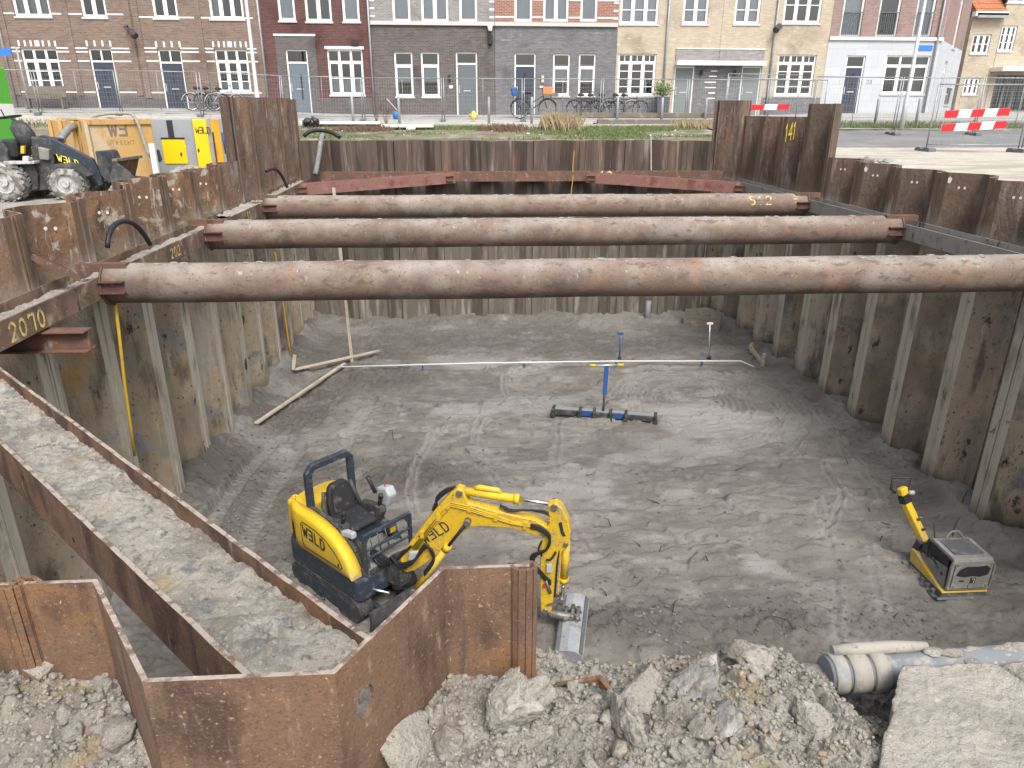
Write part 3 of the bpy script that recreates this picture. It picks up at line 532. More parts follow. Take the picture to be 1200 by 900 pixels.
# ================================================================== sheet piles
def pile_mesh(L, dep, H, mats, thick=.015, half=False, hole=None, knuckle=True):
    """one U-shaped pile pair: t along local X, pit side +Y; flange halves at both ends"""
    a, b, c, d = .18*L/1.4, .53*L/1.4, .87*L/1.4, 1.22*L/1.4
    P = [(.012, 0), (a, 0), (b, -dep), (c, -dep), (d, 0), (L-.012, 0)]
    if half: P = [(.012, 0), (L*.36, 0), (L*.9, -dep), (L-.012, -dep)]
    mb = MB()
    # offset profile for the thickness
    nrm = []
    for i in range(len(P)-1):
        dx, dy = P[i+1][0]-P[i][0], P[i+1][1]-P[i][1]; l = math.hypot(dx, dy); nrm.append((-dy/l, dx/l))
    Q = []
    for i, p in enumerate(P):
        n0 = nrm[max(0, i-1)]; n1 = nrm[min(i, len(nrm)-1)]; nx, ny = n0[0]+n1[0], n0[1]+n1[1]; k = 2/(nx*nx+ny*ny)
        Q.append((p[0]-nx*k*thick, p[1]-ny*k*thick))
    n = len(P); bm = mb.bm
    r = [[bm.verts.new((x, y, z)) for (x, y) in pts] for pts, z in ((P, 0), (P, H), (Q, 0), (Q, H))]
    for i in range(n-1):
        f = bm.faces.new((r[0][i+1], r[0][i], r[1][i], r[1][i+1])); f.material_index = 1 if (abs(P[i][1]) < .01 and abs(P[i+1][1]) < .01) else 0
        f = bm.faces.new((r[2][i], r[2][i+1], r[3][i+1], r[3][i])); f.material_index = 0
        f = bm.faces.new((r[1][i+1], r[1][i], r[3][i], r[3][i+1])); f.material_index = 2
    for i in (0, n-1): f = bm.faces.new((r[0][i], r[2][i], r[3][i], r[1][i])); f.material_index = 0
    if knuckle:
        mb.mm((.004, .001, 0), (.034, .020, H-.004), 1); mb.mm((L-.040, .001, 0), (L-.016, .016, H-.006), 1)
        mb.mm((L-.03, -.05, 0), (L+.03, -.035, H-.01), 3)
        if not half: mb.mm((L/2-.012, -dep+.001, 0), (L/2+.012, -dep+.022, H-.003), 0)
    return mb
PILE_G = 'sheet piles lining the pit'
def pile(loc, rz, L, dep, H, mats, label, group=PILE_G, half=False, marks=None, **kw):
    mb = pile_mesh(L, dep, H, mats, half=half, **kw)
    root = empty('sheet_pile', loc, rz); tag(root, label, 'sheet pile', group); root.rotation_euler[1] = random.uniform(-.0035, .0035); root.rotation_euler[0] = random.uniform(-.003, .003)
    mb.build('steel_sheet', mats, root, fix=False)
    a, b, c, d = .18*L/1.4, .53*L/1.4, .87*L/1.4, 1.22*L/1.4
    for (w_, u, zz, kind) in (marks or []):
        k = MB()
        if w_ == 1: p0, p1 = V((a, 0, 0)), V((b, -dep, 0))
        elif w_ == 2: p0, p1 = V((c, -dep, 0)), V((d, 0, 0))
        else: p0, p1 = V((0, 0, 0)), V((a, 0, 0))
        e = (p1-p0); cpos = p0+e*u; e.normalize(); n = V((0, 0, 1)).cross(e)*-1; n = V((-e.y, e.x, 0))
        if kind == 'hole':
            k.face([cpos+n*.004+V((0, 0, zz))+e*.020*math.cos(i*math.pi/5)+V((0, 0, .024*math.sin(i*math.pi/5))) for i in range(10)]); k.build('lifting_hole', 'paint_white', root)
        elif kind == 'splash':
            k.face([cpos+n*.004+V((0, 0, zz))+e*(.025+.015*random.random())*math.cos(i*math.pi/5)+V((0, 0, (.045+.02*random.random())*math.sin(i*math.pi/5))) for i in range(10)]); k.build('paint_mark', 'paint_white', root)
        elif kind == 'orange':
            k.face([cpos+n*.022+V((0, 0, zz+q[1]))+e*q[0] for q in ((-.05, .0), (.09, .02), (.08, -.42), (.02, -.62), (-.04, -.40))]); k.build('paint_mark', 'paint_orange', root)
    return root
ORD = ['first', 'second', 'third', 'fourth', 'fifth', 'sixth', 'seventh', 'eighth', 'ninth', 'tenth', 'eleventh', 'twelfth', 'thirteenth', 'fourteenth', 'fifteenth', 'sixteenth']
random.seed(11)
SM = ['sheet_rust', 'flange_mud', 'pale_edge', 'groove_dark']; SG = ['sheet_grey', 'sheet_grey', 'pale_edge', 'groove_dark']; SO = ['sheet_ochre', 'flange_mud', 'pale_edge', 'groove_dark']
Z0 = -.25
for k in range(14):                       # left wall, from the far corner towards the camera
    y1 = 22.2-1.4*k
    tall = k < 4
    top = 6.88-.02*k if tall else 5.50+random.uniform(-.03, .05)
    mk_ = [(1, .42, top-Z0-.30, 'hole'), (1, .62, top-Z0-.29, 'hole')] if not tall and k > 4 else []
    if k == 4: mk_ = [(1, .95, top-Z0-.02, 'orange')]
    what = ('tall brown sheet pile of the left wall, ' if tall else 'rusty ochre stained sheet pile of the left wall, ')+ORD[k]+' from the far corner'
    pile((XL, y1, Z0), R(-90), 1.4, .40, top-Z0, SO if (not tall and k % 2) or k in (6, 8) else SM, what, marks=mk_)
pile((XL, 22.9, Z0), R(-90), .7, .40, 6.86-Z0, SM, 'narrow tall corner sheet pile where the left wall meets the far wall', half=True)
for k in range(14):                       # right wall
    y0 = 21.1-1.4*k
    top = {0: 6.43, 1: 6.43, 2: 6.43, 3: 6.73}.get(k, 5.54+random.uniform(-.02, .03))
    mk_ = [(2, .45, top-Z0-.25, 'hole'), (2, .62, top-Z0-.25, 'hole'), (2, .92, top-Z0-.13, 'splash')][:3 if k % 2 else 2] if k > 3 else []
    if k < 3: what = 'raised dark brown sheet pile of the right wall, '+ORD[k]+' from the far corner'
    elif k == 3: what = 'tallest dark brown sheet pile, at the near end of the raised right group'
    else: what = 'low dark sheet pile of the right wall, '+ORD[k]+' from the far corner'
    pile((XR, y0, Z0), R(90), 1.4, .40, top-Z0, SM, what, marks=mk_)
LW = (YF-.0)
nfar = 9
for k in range(nfar):                     # far wall
    L = (7.70-XL)/nfar
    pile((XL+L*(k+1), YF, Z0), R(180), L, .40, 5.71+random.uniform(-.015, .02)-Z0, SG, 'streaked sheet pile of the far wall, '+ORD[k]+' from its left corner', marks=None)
pile((XR+.22, YF, Z0), R(180), 1.01, .40, 6.87-Z0, SM, 'narrow tall corner sheet pile where the far wall meets the right wall', half=True)
# near wall: the pair whose back faces the camera, its left neighbour and the low cut ones
ZN = 5.345
ym = 1.705
NM = ['near_rust', 'near_rust', 'pale_edge', 'groove_dark']
# big foreground pair with the lifting eye in its right web
def near_pair(x0, L, dep, top, label, eye=True, name='sheet_pile'):
    root = empty('sheet_pile', (x0, ym, 4.0)); tag(root, label, 'sheet pile', 'sheet piles of the near wall')
    a, b, c, d = .20, .49, .905, 1.145
    P = [(.0, 0), (a, 0), (b, -dep), (c, -dep), (d, 0), (L, 0)]
    H = top-4.0; th = .013
    mb = MB(); nr_ = []
    for i in range(5): dx, dy = P[i+1][0]-P[i][0], P[i+1][1]-P[i][1]; l_ = math.hypot(dx, dy); nr_.append((-dy/l_, dx/l_))
    Qm = []
    for i in range(6):
        n0, n1 = nr_[max(0, i-1)], nr_[min(4, i)]; nx, ny = n0[0]+n1[0], n0[1]+n1[1]; k_ = 2/(nx*nx+ny*ny); Qm.append(V((P[i][0]-nx*k_*th/1.0, P[i][1]-ny*k_*th, 0)))
    for i in range(5):
        p, q = V((*P[i], 0)), V((*P[i+1], 0)); p2, q2 = Qm[i], Qm[i+1]; e = q-p; ln = e.length; e.normalize(); n = V((-e.y, e.x, 0))
        # rows so that the plate can wobble a little
        if eye and i == 3:
            hx, hz, rx, rz_ = ln*.19, H-.165, .034, .050
            outer = [(0, 0), (ln, 0), (ln, H), (0, H)]
            N = 20; ell = [(hx+rx*math.cos(2*math.pi*j/N), hz+rz_*math.sin(2*math.pi*j/N)) for j in range(N)]
            bm = mb.bm
            for off in (0, -th):
                vo = [bm.verts.new(((p if u == 0 else q) if off == 0 else (p2 if u == 0 else q2))+V((0, 0, z))) for u, z in outer]; vi = [bm.verts.new(p+e*u+n*off+V((0, 0, z))) for u, z in ell]
                eds = [bm.edges.new((vo[j], vo[(j+1) % 4])) for j in range(4)]+[bm.edges.new((vi[j], vi[(j+1) % N])) for j in range(N)]
                bmesh.ops.triangle_fill(bm, use_beauty=True, use_dissolve=False, edges=eds)
                if off == 0: keep_i = vi; keep_o = vo
                else:
                    for j in range(N): bm.faces.new((keep_i[j], keep_i[(j+1) % N], vi[(j+1) % N], vi[j]))
                    f = bm.faces.new((keep_o[2], keep_o[3], vo[3], vo[2])); f.material_index = 2
        else:
            A = [p, q, q+V((0, 0, H)), p+V((0, 0, H))]
            B_ = [p2, q2, q2+V((0, 0, H)), p2+V((0, 0, H))]; mb.face(A, 0); mb.face(B_[::-1], 0); mb.face([A[3], A[2], B_[2], B_[3]], 2)
            if i in (0, 4):
                z_ = (p, q)[i == 4]; mb.face([z_, z_-n*th, z_-n*th+V((0, 0, H)), z_+V((0, 0, H))], 2)
    # curled interlock at both ends of the far flanges, a weld seam line
    for xx, sg in ((L, 1), (0, -1)):
        ring = [(xx-.052, -.004), (xx-.044, -.018), (xx-.032, -.027), (xx-.012, -.030), (xx+.006, -.026), (xx+.016, -.016), (xx+.018, -.003), (xx+.012, .006), (xx+.0, .008)] if sg > 0 else [(xx+.05, -.004), (xx+.02, .02), (xx-.012, .022), (xx-.028, .004), (xx-.02, -.016)]
        for (u0, v0), (u1, v1) in zip(ring[:-1], ring[1:]):
            e = V((u1-u0, v1-v0, 0)); nn = V((-e.y, e.x, 0)).normalized()*.006
            A = [V((u0, v0, 0)), V((u1, v1, 0))]
            mb.prism([(0, 0), (1, 0), (1, 1), (0, 1)], lambda u, v, A=A, nn=nn: A[int(u)]+nn*(1 if v else -1), (0, 0, H+.001), 0)
    mb.build('steel_sheet', NM, root, fix=True)
    return root
nr = near_pair(-1.235, 1.395, .385, ZN, 'big rusty sheet pile in front with a pale worn rim and an oval lifting eye')
tk = MB()   # burnt half-round seam on the right web
pw, qw = V((-1.235+.905, ym-.385, 0)), V((-1.235+1.145, ym, 0)); ew = (qw-pw).normalized(); nw = V((ew.y, -ew.x, 0))
tk.tube([pw+ew*(.30+.07*math.cos(R(a)))+nw*.001+V((0, 0, 5.12+.045*math.sin(R(a))))-V((-1.235, ym, 4.0)) for a in range(180, 361, 15)], .0025, 5)
tk.build('weld_seam', 'groove_dark', nr)
near_pair(-1.235-1.40, 1.385, .385, ZN, 'rusty sheet pile cut by the lower left edge, joined to the big one', eye=False)
lw_ = MB(); a_, b_, c_ = V((.19, ym, 4.3)), V((.385, ym, 4.3)), V((.50, ym-.15, 4.3))
lw_.prism([(0, 0), (1, 0), (1, .630), (.9, .625), (0, .600)], lambda u, v: a_+(b_-a_)*u+V((0, 0, v)), (0, -.015, 0)); lw_.prism([(.01, 0), (1, 0), (1, .56), (.01, .629)], lambda u, v: b_+(c_-b_)*u+V((0, 0, v)), (-.012, -.010, 0))
tag(lw_.build('sheet_pile', 'near_rust'), 'short rusty sheet pile edge sticking out of the pale soil bank', 'sheet pile', 'sheet piles of the near wall')

# ================================================================== waling beams, struts, braces
ZW = 4.512; HW = .275
def wale(p, q, mats, label, text=None, tpos=None, w=.44):
    root = empty('waling_beam', (p[0], p[1], p[2]-HW/2)); tag(root, label, 'steel beam', 'waling beams around the pit')
    b = MB().hbeam(p, q, w, HW, .022, .016); b.bevel(.004); o = b.build('beam', mats, root, wo_(root))
    if text:
        t_ = MB(); letters(t_, text, tpos[0], tpos[1], .24); t_.build('lettering', 'paint_yellow', root, wo_(root))
    return root
xl = -4.495-.22; xr = 7.977+.22
lf = lambda y, z: (lambda u, v: (V((-4.495, y+u, z+v)), V((1, 0, 0))))
wale((xl, 2.2, ZW), (xl, 9.02, ZW), 'wale_tan', 'long rusty waling beam at the left edge with a big yellow number', '2070', (lf(6.98, ZW-.095), .17))
wale((xl, 9.10, ZW), (xl, 12.84, ZW), 'wale_tan', 'tan rusty waling beam between the two nearest struts on the left wall', '202', (lf(11.1, ZW-.07), .14))
wale((xl, 12.92, ZW), (xl, 16.66, ZW), 'wale_tan', 'tan rusty waling beam between the middle and farthest struts on the left wall', '51', (lf(15.2, ZW-.07), .14))
wale((xl, 16.74, ZW), (xl, 21.8, ZW+.08), 'wale_tan', 'sandy waling beam on the left wall beyond the farthest strut')
wale((xr, 5.5, ZW), (xr, 12.84, ZW), 'wale_grey', 'dark grey waling beam on the right wall nearest the camera')
wale((xr, 12.92, ZW), (xr, 16.66, ZW), 'wale_grey', 'dark grey waling beam on the right wall between the middle and farthest struts')
wale((xr, 16.74, ZW), (xr, 22.2, ZW), 'wale_grey', 'dark waling beam on the right wall beyond the farthest strut')
ff = lambda x, z: (lambda u, v: (V((x+u, 22.2, z+v)), V((0, -1, 0))))
ymw = YF-.23
ZF = 4.70
wr = wale((-4.40, ymw+.0, ZF), (7.90, ymw+.0, ZF), 'beam_rust', 'brown waling beam along the far wall with yellow paint figures', '6Ɛ', (lambda u, v: (V((4.02+u, ymw-.22, ZF-.12+v)), V((0, -1, 0))), .26))
# sand lying in the troughs of the beams
def trough_sand(name, label, p, q, w, top, amp, seed, mat='sand_dry', rise=None, n=None, xo=0):
    p = V(p); q = V(q); d = q-p; L = d.length; d.normalize(); x = d.cross(V((0, 0, 1))).normalized()
    nu = n or int(L/.05); nv = max(10, int(w/(.010 if n else .02))); mb = MB(); g_ = []
    for i in range(nu+1):
        row = []
        for j in range(nv+1):
            u = L*i/nu; vv = (j/nv-.5)*w; pos = p+d*u+x*vv
            nn = mnoise.fractal(pos*4.0+V((seed, 0, 0)), 1.0, 2.0, 5)*amp+abs(mnoise.noise(pos*13))*amp*.7+max(0, mnoise.noise(pos*7+V((3, seed, 1)))-.25)*amp*2+(lambda dv: (dv[1]-dv[0]-.3)*amp*.55)(mnoise.voronoi(pos*11+V((seed, 0, 0)))[0])+(lambda dv: (dv[1]-dv[0]-.3)*amp*.30)(mnoise.voronoi(pos*27+V((seed, 0, 0)))[0])
            row.append(mb.bm.verts.new(pos+V((0, 0, top+nn+(rise(u/L, j/nv) if rise else 0)))))
        g_.append(row)
    for i in range(nu):
        for j in range(nv):
            f = mb.bm.faces.new((g_[i][j], g_[i+1][j], g_[i+1][j+1], g_[i][j+1])); f.smooth = True
    o = mb.build(name, mat, fix=True); tag(o, label, 'sand', kind='stuff'); return o
trough_sand('sand', 'pale sand lying in the trough of the left waling beam', (xl, 2.3, ZW), (xl, 16.6, ZW), .39, .03, .03, 1)
trough_sand('sand', 'sand heaped in the left waling beam by the farthest strut', (xl, 14.6, ZW), (xl, 22.0, ZW), .39, .085, .045, 2)
trough_sand('sand', 'thin dirt in the trough of the right waling beam', (xr, 5.6, ZW), (xr, 22, ZW), .39, .03, .02, 3)

def strut(Y, label, seed, text=None):
    root = empty('strut_pipe', ((-4.495+7.977)/2, Y, 4.517-.25)); tag(root, label, 'strut', 'pipe struts across the pit')
    O = wo_(root); p = MB()
    n = 60; p.tube([(-4.49+(7.972+4.49)*i/n, Y+.004*math.sin(i*.7+seed), 4.517+.004*math.sin(i*.41+seed*2)) for i in range(n+1)], .25, 40)
    p.build('pipe', 'pipe_steel', root, O)
    # dirt that has settled along the crown of the pipe
    dmb = MB(); random.seed(seed)
    for i in range(40):
        x = random.uniform(-4.2, 7.6); r_ = random.uniform(.012, .03)
        a = random.gauss(0, .18); c = V((x, Y+.25*math.sin(a), 4.517+.25*math.cos(a)))
        ico(dmb.bm, 1, Matrix.Translation(c) @ Matrix.Diagonal((r_*2.2, r_*1.4, r_*.5, 1)))
    dmb.build('dirt_crumbs', 'sand_dry', root, O)['kind'] = 'stuff'
    for xw in (-1.9+seed*.35, 1.6+seed*.5, 5.2-seed*.4):
        b = MB(); b.tube([(xw-.012, Y+.003, 4.517), (xw, Y+.003, 4.517), (xw+.012, Y+.003, 4.517)], [.2505, .2545, .2505], 40, cap=False); b.build('weld_seam', 'pipe_steel', root, O)
    for sg, x in ((1, -4.492), (-1, 7.974)):
        b = MB(); yb = Y-.245; b.hbeam((x, yb, 4.525), (x+sg*.30, yb, 4.525), .13, .15, .014, .012, flat=False); b.build('end_bracket', 'bracket_red', root, O)
        e = MB(); e.cyl((x, Y, 4.517), (x+sg*.022, Y, 4.517), .275, 32); e.build('end_plate', 'beam_rust', root, O)
        c = MB(); yc = Y-.06; c.mm((x-sg*.30, yc-.06, 4.775), (x+sg*.30, yc+.06, 4.787)); c.mm((x-sg*.30, yc-.072, 4.688), (x+sg*.30, yc-.060, 4.787)); c.build('top_cleat', 'beam_rust', root, O)
    if text:
        t_ = MB()
        for (tx, x0, ang, h) in text:
            fn = lambda u, v, x0=x0, ang=ang: (V((x0+u, Y-.25*math.cos(ang+v/.25), 4.517+.25*math.sin(ang+v/.25))), V((0, -math.cos(ang+v/.25), math.sin(ang+v/.25))))
            letters(t_, tx, fn, h, .16)
        t_.build('lettering', 'paint_yellow', root, O)
    return root
strut(9.097, 'nearest of the three big rusty pipe struts, lowest in view and dusty on top', 1)
strut(12.882, 'middle one of the three rusty pipe struts crossing the pit', 2)
strut(16.702, 'farthest of the three rusty pipe struts, with yellow paint figures at its right end', 3, [('S12', 6.55, .12, .20), ('+', 7.58, .2, .18)])

# red corner braces at the far end
def brace(p, q, label, w=.30, h=.30):
    p = V(p); q = V(q); root = empty('corner_brace', (p+q)/2-V((0, 0, h/2))); tag(root, label, 'corner brace', 'red corner braces at the far end')
    O = wo_(root); b = MB().hbeam(p, q, w, h, .02, .014); b.bevel(.004); b.build('beam', 'red_steel', root, O)
    d = (q-p).normalized(); x = d.cross(V((0, 0, 1)))
    for e, s_ in ((p, 1), (q, -1)):
        k = MB().hbeam(e-d*s_*.02-x*.0+V((0, -.20, 0)), e+d*s_*.22+V((0, -.20, 0)), .12, .15, .014, .01, flat=False); k.build('end_bracket', 'beam_rust', root, O)
    return root
bl0 = at_x(352, 222, -4.47); br0 = at_x(868, 220, 7.95)
brace(bl0, (at_y(531, 207, ymw-.24).x, ymw-.24, ZF-.02), 'red painted corner brace from the left wall to the far wall')
brace(br0, (at_y(688, 207, ymw-.24).x, ymw-.24, ZF-.02), 'red painted corner brace from the right wall to the far wall')

# the broad trough of the near left corner brace with sand in it
ZB = 4.60
c0 = V((-4.47, 5.93+.12, ZB-.15)); c1 = V((-.34, 1.80+.12, ZB-.15))
mid = (c0+c1)/2
root = empty('corner_brace', (mid.x, mid.y, ZB-.3)); tag(root, 'large rusty corner brace beam filled with sand, crossing the lower left corner', 'corner brace')
O = wo_(root); dB = (c1-c0).normalized(); xB = dB.cross(V((0, 0, 1))).normalized()
for sg in (-1, 1):
    b = MB(); rows = 70; prv = None; bm = b.bm
    for i in range(rows+1):   # flange plate with a slightly nicked upper edge
        pos = c0+dB*((c1-c0).length*i/rows)+xB*sg*.207
        nick = .006*mnoise.noise(pos*6)+.004*mnoise.noise(pos*21)
        cur = [bm.verts.new(pos+xB*sx+V((0, 0, sz))) for sx, sz in ((-.0115, -.15), (.0115, -.15), (.0115, .15+nick), (-.0115, .15+nick))]
        if prv:
            for j in range(4): f = bm.faces.new((prv[j], prv[(j+1) % 4], cur[(j+1) % 4], cur[j])); f.material_index = 1 if j == 2 else 0
        else: bm.faces.new(cur)
        prv = cur
    bm.faces.new(prv[::-1]); b.build('flange', ['near_rust', 'pale_edge'], root, O)
b = MB().bar(c0, c1, .389, .016); b.build('web', 'beam_rust', root, O)
for i, tt in enumerate((.47, .60, .80)):
    k = MB(); pp = c0+dB*((c1-c0).length*tt)+xB*.2195+V((0, 0, (.05, -.06, -.07)[i])); k.cyl(pp-xB*.001, pp+xB*.002, .016, 12); k.build('bolt_hole', 'groove_dark', root, O)
trough_sand('sand', 'pale lumpy sand filling the big corner brace beam', c0+dB*.05, c1-dB*.02, .388, .066, .032, 7, mat='bank_soil', rise=lambda u, v: .085*max(0, (u-.80)/.2)*(1-abs(v-.45)) + .02*(v-.5), n=520)

# loose steel on the left wall
p0 = at_x(36, 302, -4.98); p1 = at_x(93, 328, -4.62)
b = MB(); d = (p1-p0).normalized(); up = V((0, 0, 1)); b.bar(p0, p1, .16, .012); sx = d.cross(up).normalized()
for sg in (-1, 1): b.bar(p0+sx*sg*.085+V((0, 0, .03)), p1+sx*sg*.085+V((0, 0, .03)), .012, .075)
tag(b.build('steel_channel', 'beam_rust'), 'rusty steel channel leaning from the left wall onto the waling beam', 'steel channel')
b = MB(); yb = at_x(100, 384, -4.10).y; b.hbeam((-5.0, yb, 4.235), (-4.08, yb, 4.235), .20, .23, .018, .012, flat=False); b.bevel(.003)
tag(b.build('support_bracket', 'beam_rust'), 'short rusty support bracket sticking out under the left waling beam', 'bracket')

# hoses and lines
def hose(name, mat, pts, r, label, cat='hose', seg=8):
    return tag(MB().tube(pts, r, seg).build(name, mat, smooth=False), label, cat)
h0 = V((-4.80, 8.95, 4.62)); a0 = at_x(126, 290, -4.8); a1 = at_x(131, 262, -4.8); a2 = at_x(158, 258, -4.75); a3 = at_x(176, 287, -4.70)
hose('hose', 'hydraulic_hose', bez(a0, a1+V((0, -.1, .10)), a2+V((0, 0, .16)), a3, 18), .035, 'black hose arching out of the left waling beam beside the nearest strut')
hose('hose', 'hydraulic_hose', bez(at_x(312, 201, -4.8), at_x(325, 192, -4.75), at_x(330, 205, -4.7), at_x(337, 220, -4.6), 12), .035, 'black hose bending down to the waling beam below the tall sheet piles')
hose('hose', 'hydraulic_hose', bez(at_y(356, 160, 23.4), at_y(362, 150, 23.5), at_y(385, 150, 23.6), at_y(398, 161, 23.3), 12), .06, 'black hose loop lying on the grass behind the tall left sheet piles')
hose('drain_hose', 'hose_grey', bez(at_y(379, 160, 22.75), at_y(376, 150, 22.3), at_y(374, 190, 22.1), at_y(369, 205, 21.8), 14), .075, 'fat grey drain hose hanging over the far wall at its left end')
hose('hose', 'hose_yellow', [at_x(134, 346, -4.48), at_x(140, 395, -4.50), at_x(146, 450, -4.60), at_x(153, 500, -4.66), at_x(158, 534, -4.70)], .022, 'yellow hose hanging down the left wall beside the nearest strut')
hose('hose', 'hose_yellow', [at_x(322, 296, -4.75), at_x(331, 350, -4.78), at_x(338, 400, -4.80), at_x(343, 428, -4.80)], .022, 'thin yellow hose hanging down the left wall near the crossed laths')
hose('measuring_tape', 'hose_yellow', [V((3.36, YF+.02, 5.73)), V((3.31, YF-.03, 5.0)), V((3.25, 22.15, 4.66)), V((3.2, 22.1, 4.2)), V((3.15, 22.1, 3.2))], .010, 'thin yellow line hanging over the middle of the far wall', 'line', 5)
hose('measuring_tape', 'paint_white', [at_y(763, 160, YF-.03), at_y(763, 200, YF-.06)], .016, 'white line hanging over the far wall right of its middle', 'line', 5)
rl = at_x(905, 225, 8.44); hose('rope_loop', 'paint_white', [V((8.44+.03*math.sin(i*.9), rl.y+.10*math.cos(2*math.pi*i/18), rl.z+.16*math.sin(2*math.pi*i/18))) for i in range(19)], .010, 'white rope loop hanging on a right wall sheet pile', 'rope', 6)
# ================================================================== foreground soil
def wave(x):
    """near face of the near wall in plan (y of the sheet, as a function of x)"""
    o = np.full(np.shape(x), 1.705)
    for x0 in (-1.235, -2.635, -4.03):
        t_ = x-x0; m_ = (t_ >= 0) & (t_ < 1.395)
        y = np.interp(t_, [0, .20, .49, .905, 1.145, 1.395], [0, 0, -.385, -.385, 0, 0]); o = np.where(m_, 1.705+y, o)
    return o
def ridged(X, Y, sc, s): return 1-np.abs(fbm(X, Y, sc, 4, s))*2
def lumps(X, Y, sc, s, k=.62):
    """cell-like rounded lumps"""
    gx = X*sc; gy = Y*sc; ix = np.floor(gx).astype(np.int64); iy = np.floor(gy).astype(np.int64); best = np.full(X.shape, 9.0)
    for a in (-1, 0, 1):
        for b in (-1, 0, 1):
            cx = ix+a+_h(ix+a, iy+b, s); cy = iy+b+_h(ix+a, iy+b, s+77); rad = .35+.65*_h(ix+a, iy+b, s+33)
            best = np.minimum(best, np.hypot(gx-cx, gy-cy)/rad)
    return np.sqrt(np.clip(1-(best/.9)**2, 0, 1))
def chunks(X, Y, sc, s):
    gx = X*sc; gy = Y*sc; ix = np.floor(gx).astype(np.int64); iy = np.floor(gy).astype(np.int64); bd = np.full(X.shape, 99.0); bv = np.zeros(X.shape)
    for a in (-1, 0, 1):
        for b in (-1, 0, 1):
            i_, j_ = ix+a, iy+b; cx = i_+_h(i_, j_, s); cy = j_+_h(i_, j_, s+77); dx, dy = gx-cx, gy-cy; d = np.abs(dx)*.6+np.hypot(dx, dy)
            v = (_h(i_, j_, s+5)-.5)+(_h(i_, j_, s+6)-.5)*1.3*dx+(_h(i_, j_, s+7)-.5)*1.3*dy; m_ = d < bd; bd = np.where(m_, d, bd); bv = np.where(m_, v, bv)
    return bv
TRENCH = [at_z(1040, 905, 4.75), at_z(1005, 850, 4.75), at_z(1015, 810, 4.8)]
def bank(X, Y):
    wv = wave(X)
    z = 4.90+np.where(X < -.72, .09, 0)+.03*np.sin(X*3)
    left = np.clip((-.72-X)/.1, 0, 1)
    z = z-.10*np.exp(-((X+.53)/.2)**2)+.045*np.exp(-((X+.08)/.16)**2)*sm(Y, 1.35, 1.6)
    z = z+np.where(X < -.72, -.10*(1-sm(Y, 1.3, 1.62)), 0)
    back = np.where(X > .16, 1.80+.02*np.sin(X*9)+.05*fbm(X, Y*0, 2.5, 3, 70), wv-.004)
    mid = sm(X, .16, .3)
    z = z+mid*(-.02*sm(Y, 1.55, 1.78)+.02*(1-sm(Y, .9, 1.4)))
    amp = .85
    wx_ = X+fbm(X, Y, 14, 3, 76)*.035; wy_ = Y+fbm(X, Y, 14, 3, 78)*.035
    z = z+amp*(fbm(X, Y, 3.0, 6, 71, .55)*.060+chunks(wx_, wy_, 9, 72)*.036*sm(vn(X*3, Y*3, 75), .3, .6)+chunks(wx_, wy_, 21, 73)*.019*sm(vn(X*5, Y*5, 79), .2, .55)+chunks(wx_, wy_, 48, 83)*.012+lumps(wx_, wy_, 46, 74)*.009+lumps(wx_, wy_, 90, 80)*.005*sm(vn(X*9, Y*9, 81), .3, .6)+fbm(X, Y, 60, 3, 77)*.007)
    z = z-.085*sm(X, 1.10, 1.26)
    td = np.full(X.shape, 9.0)
    d, _ = pdist(X, Y, [(p.x, p.y) for p in TRENCH]); z = z-.035*(1-sm(d, .08, .15))
    d2, _ = pdist(X, Y, [(1.15, 1.735), (2.9, 1.70)]); z = z-.05*(1-sm(d2, .085, .14))
    drop = sm(Y, back, back+np.where(X > .16, .16, .012)); return z*(1-drop)+drop*np.where(X > .16, 4.35, 4.2)
bx = sorted(set(rng(HX0-.1, -2.0, .2)+rng(-2.0, 1.8, .0085)+rng(1.8, HX1+.1, .25)))
by = sorted(set(rng(.1, 1.05, .1)+rng(1.05, 2.0, .0085)))
_bz = {}
def bankz(X, Y):
    if 'z' not in _bz: _bz['z'] = bank(X, Y)
    return _bz['z']
grid_obj('soil_bank', bx, by, bankz, 'bank_soil')
_bxa, _bya = np.array(bx), np.array(by)
def bz(x, y):
    i = min(max(int(np.searchsorted(_bxa, x))-1, 0), len(bx)-1); j = min(max(int(np.searchsorted(_bya, y))-1, 0), len(by)-1); return float(_bz['z'][j, i])

def clod_mesh(mb, c, r, seed, sub=4, sq=(1, 1, .8), rough=.30):
    c = V(c); res = bmesh.ops.create_icosphere(mb.bm, subdivisions=sub, radius=1)
    off = V((seed*3.7, seed*1.3, seed*.7)); rot = Matrix.Rotation(seed*1.9, 3, 'Z') @ Matrix.Rotation(seed*.6, 3, 'X')
    rs = random.Random(int(seed*13)+1); planes = [(V((rs.gauss(0, 1), rs.gauss(0, 1), rs.gauss(.1, 1))).normalized(), rs.uniform(.50, .86)) for _ in range(11)]
    for v in res['verts']:
        p = v.co.copy(); q = p+off
        k = 1+rough*1.5*mnoise.noise(q*1.1)+rough*1.3*mnoise.noise(q*2.3)+rough*.6*mnoise.noise(q*4.4)
        dd = mnoise.voronoi(q*2.1)[0]; k += rough*.55*(dd[1]-dd[0]-.3)
        if sub >= 4: dd = mnoise.voronoi(q*5.5)[0]; k += rough*.30*(dd[1]-dd[0])+rough*.38*mnoise.noise(q*9)+rough*.22*mnoise.noise(q*19)
        p = p*k
        for a2, lim in planes:     # broken flat faces
            s_ = p.dot(a2)
            if s_ > lim: p -= a2*(s_-lim)*.93
        p += p*(.05*mnoise.noise(q*7)+.045*mnoise.noise(q*15)+.03*mnoise.noise(q*33))
        v.co = c+(rot @ V((p.x*sq[0], p.y*sq[1], p.z*sq[2])))*r
    for f in mb.bm.faces: f.smooth = True
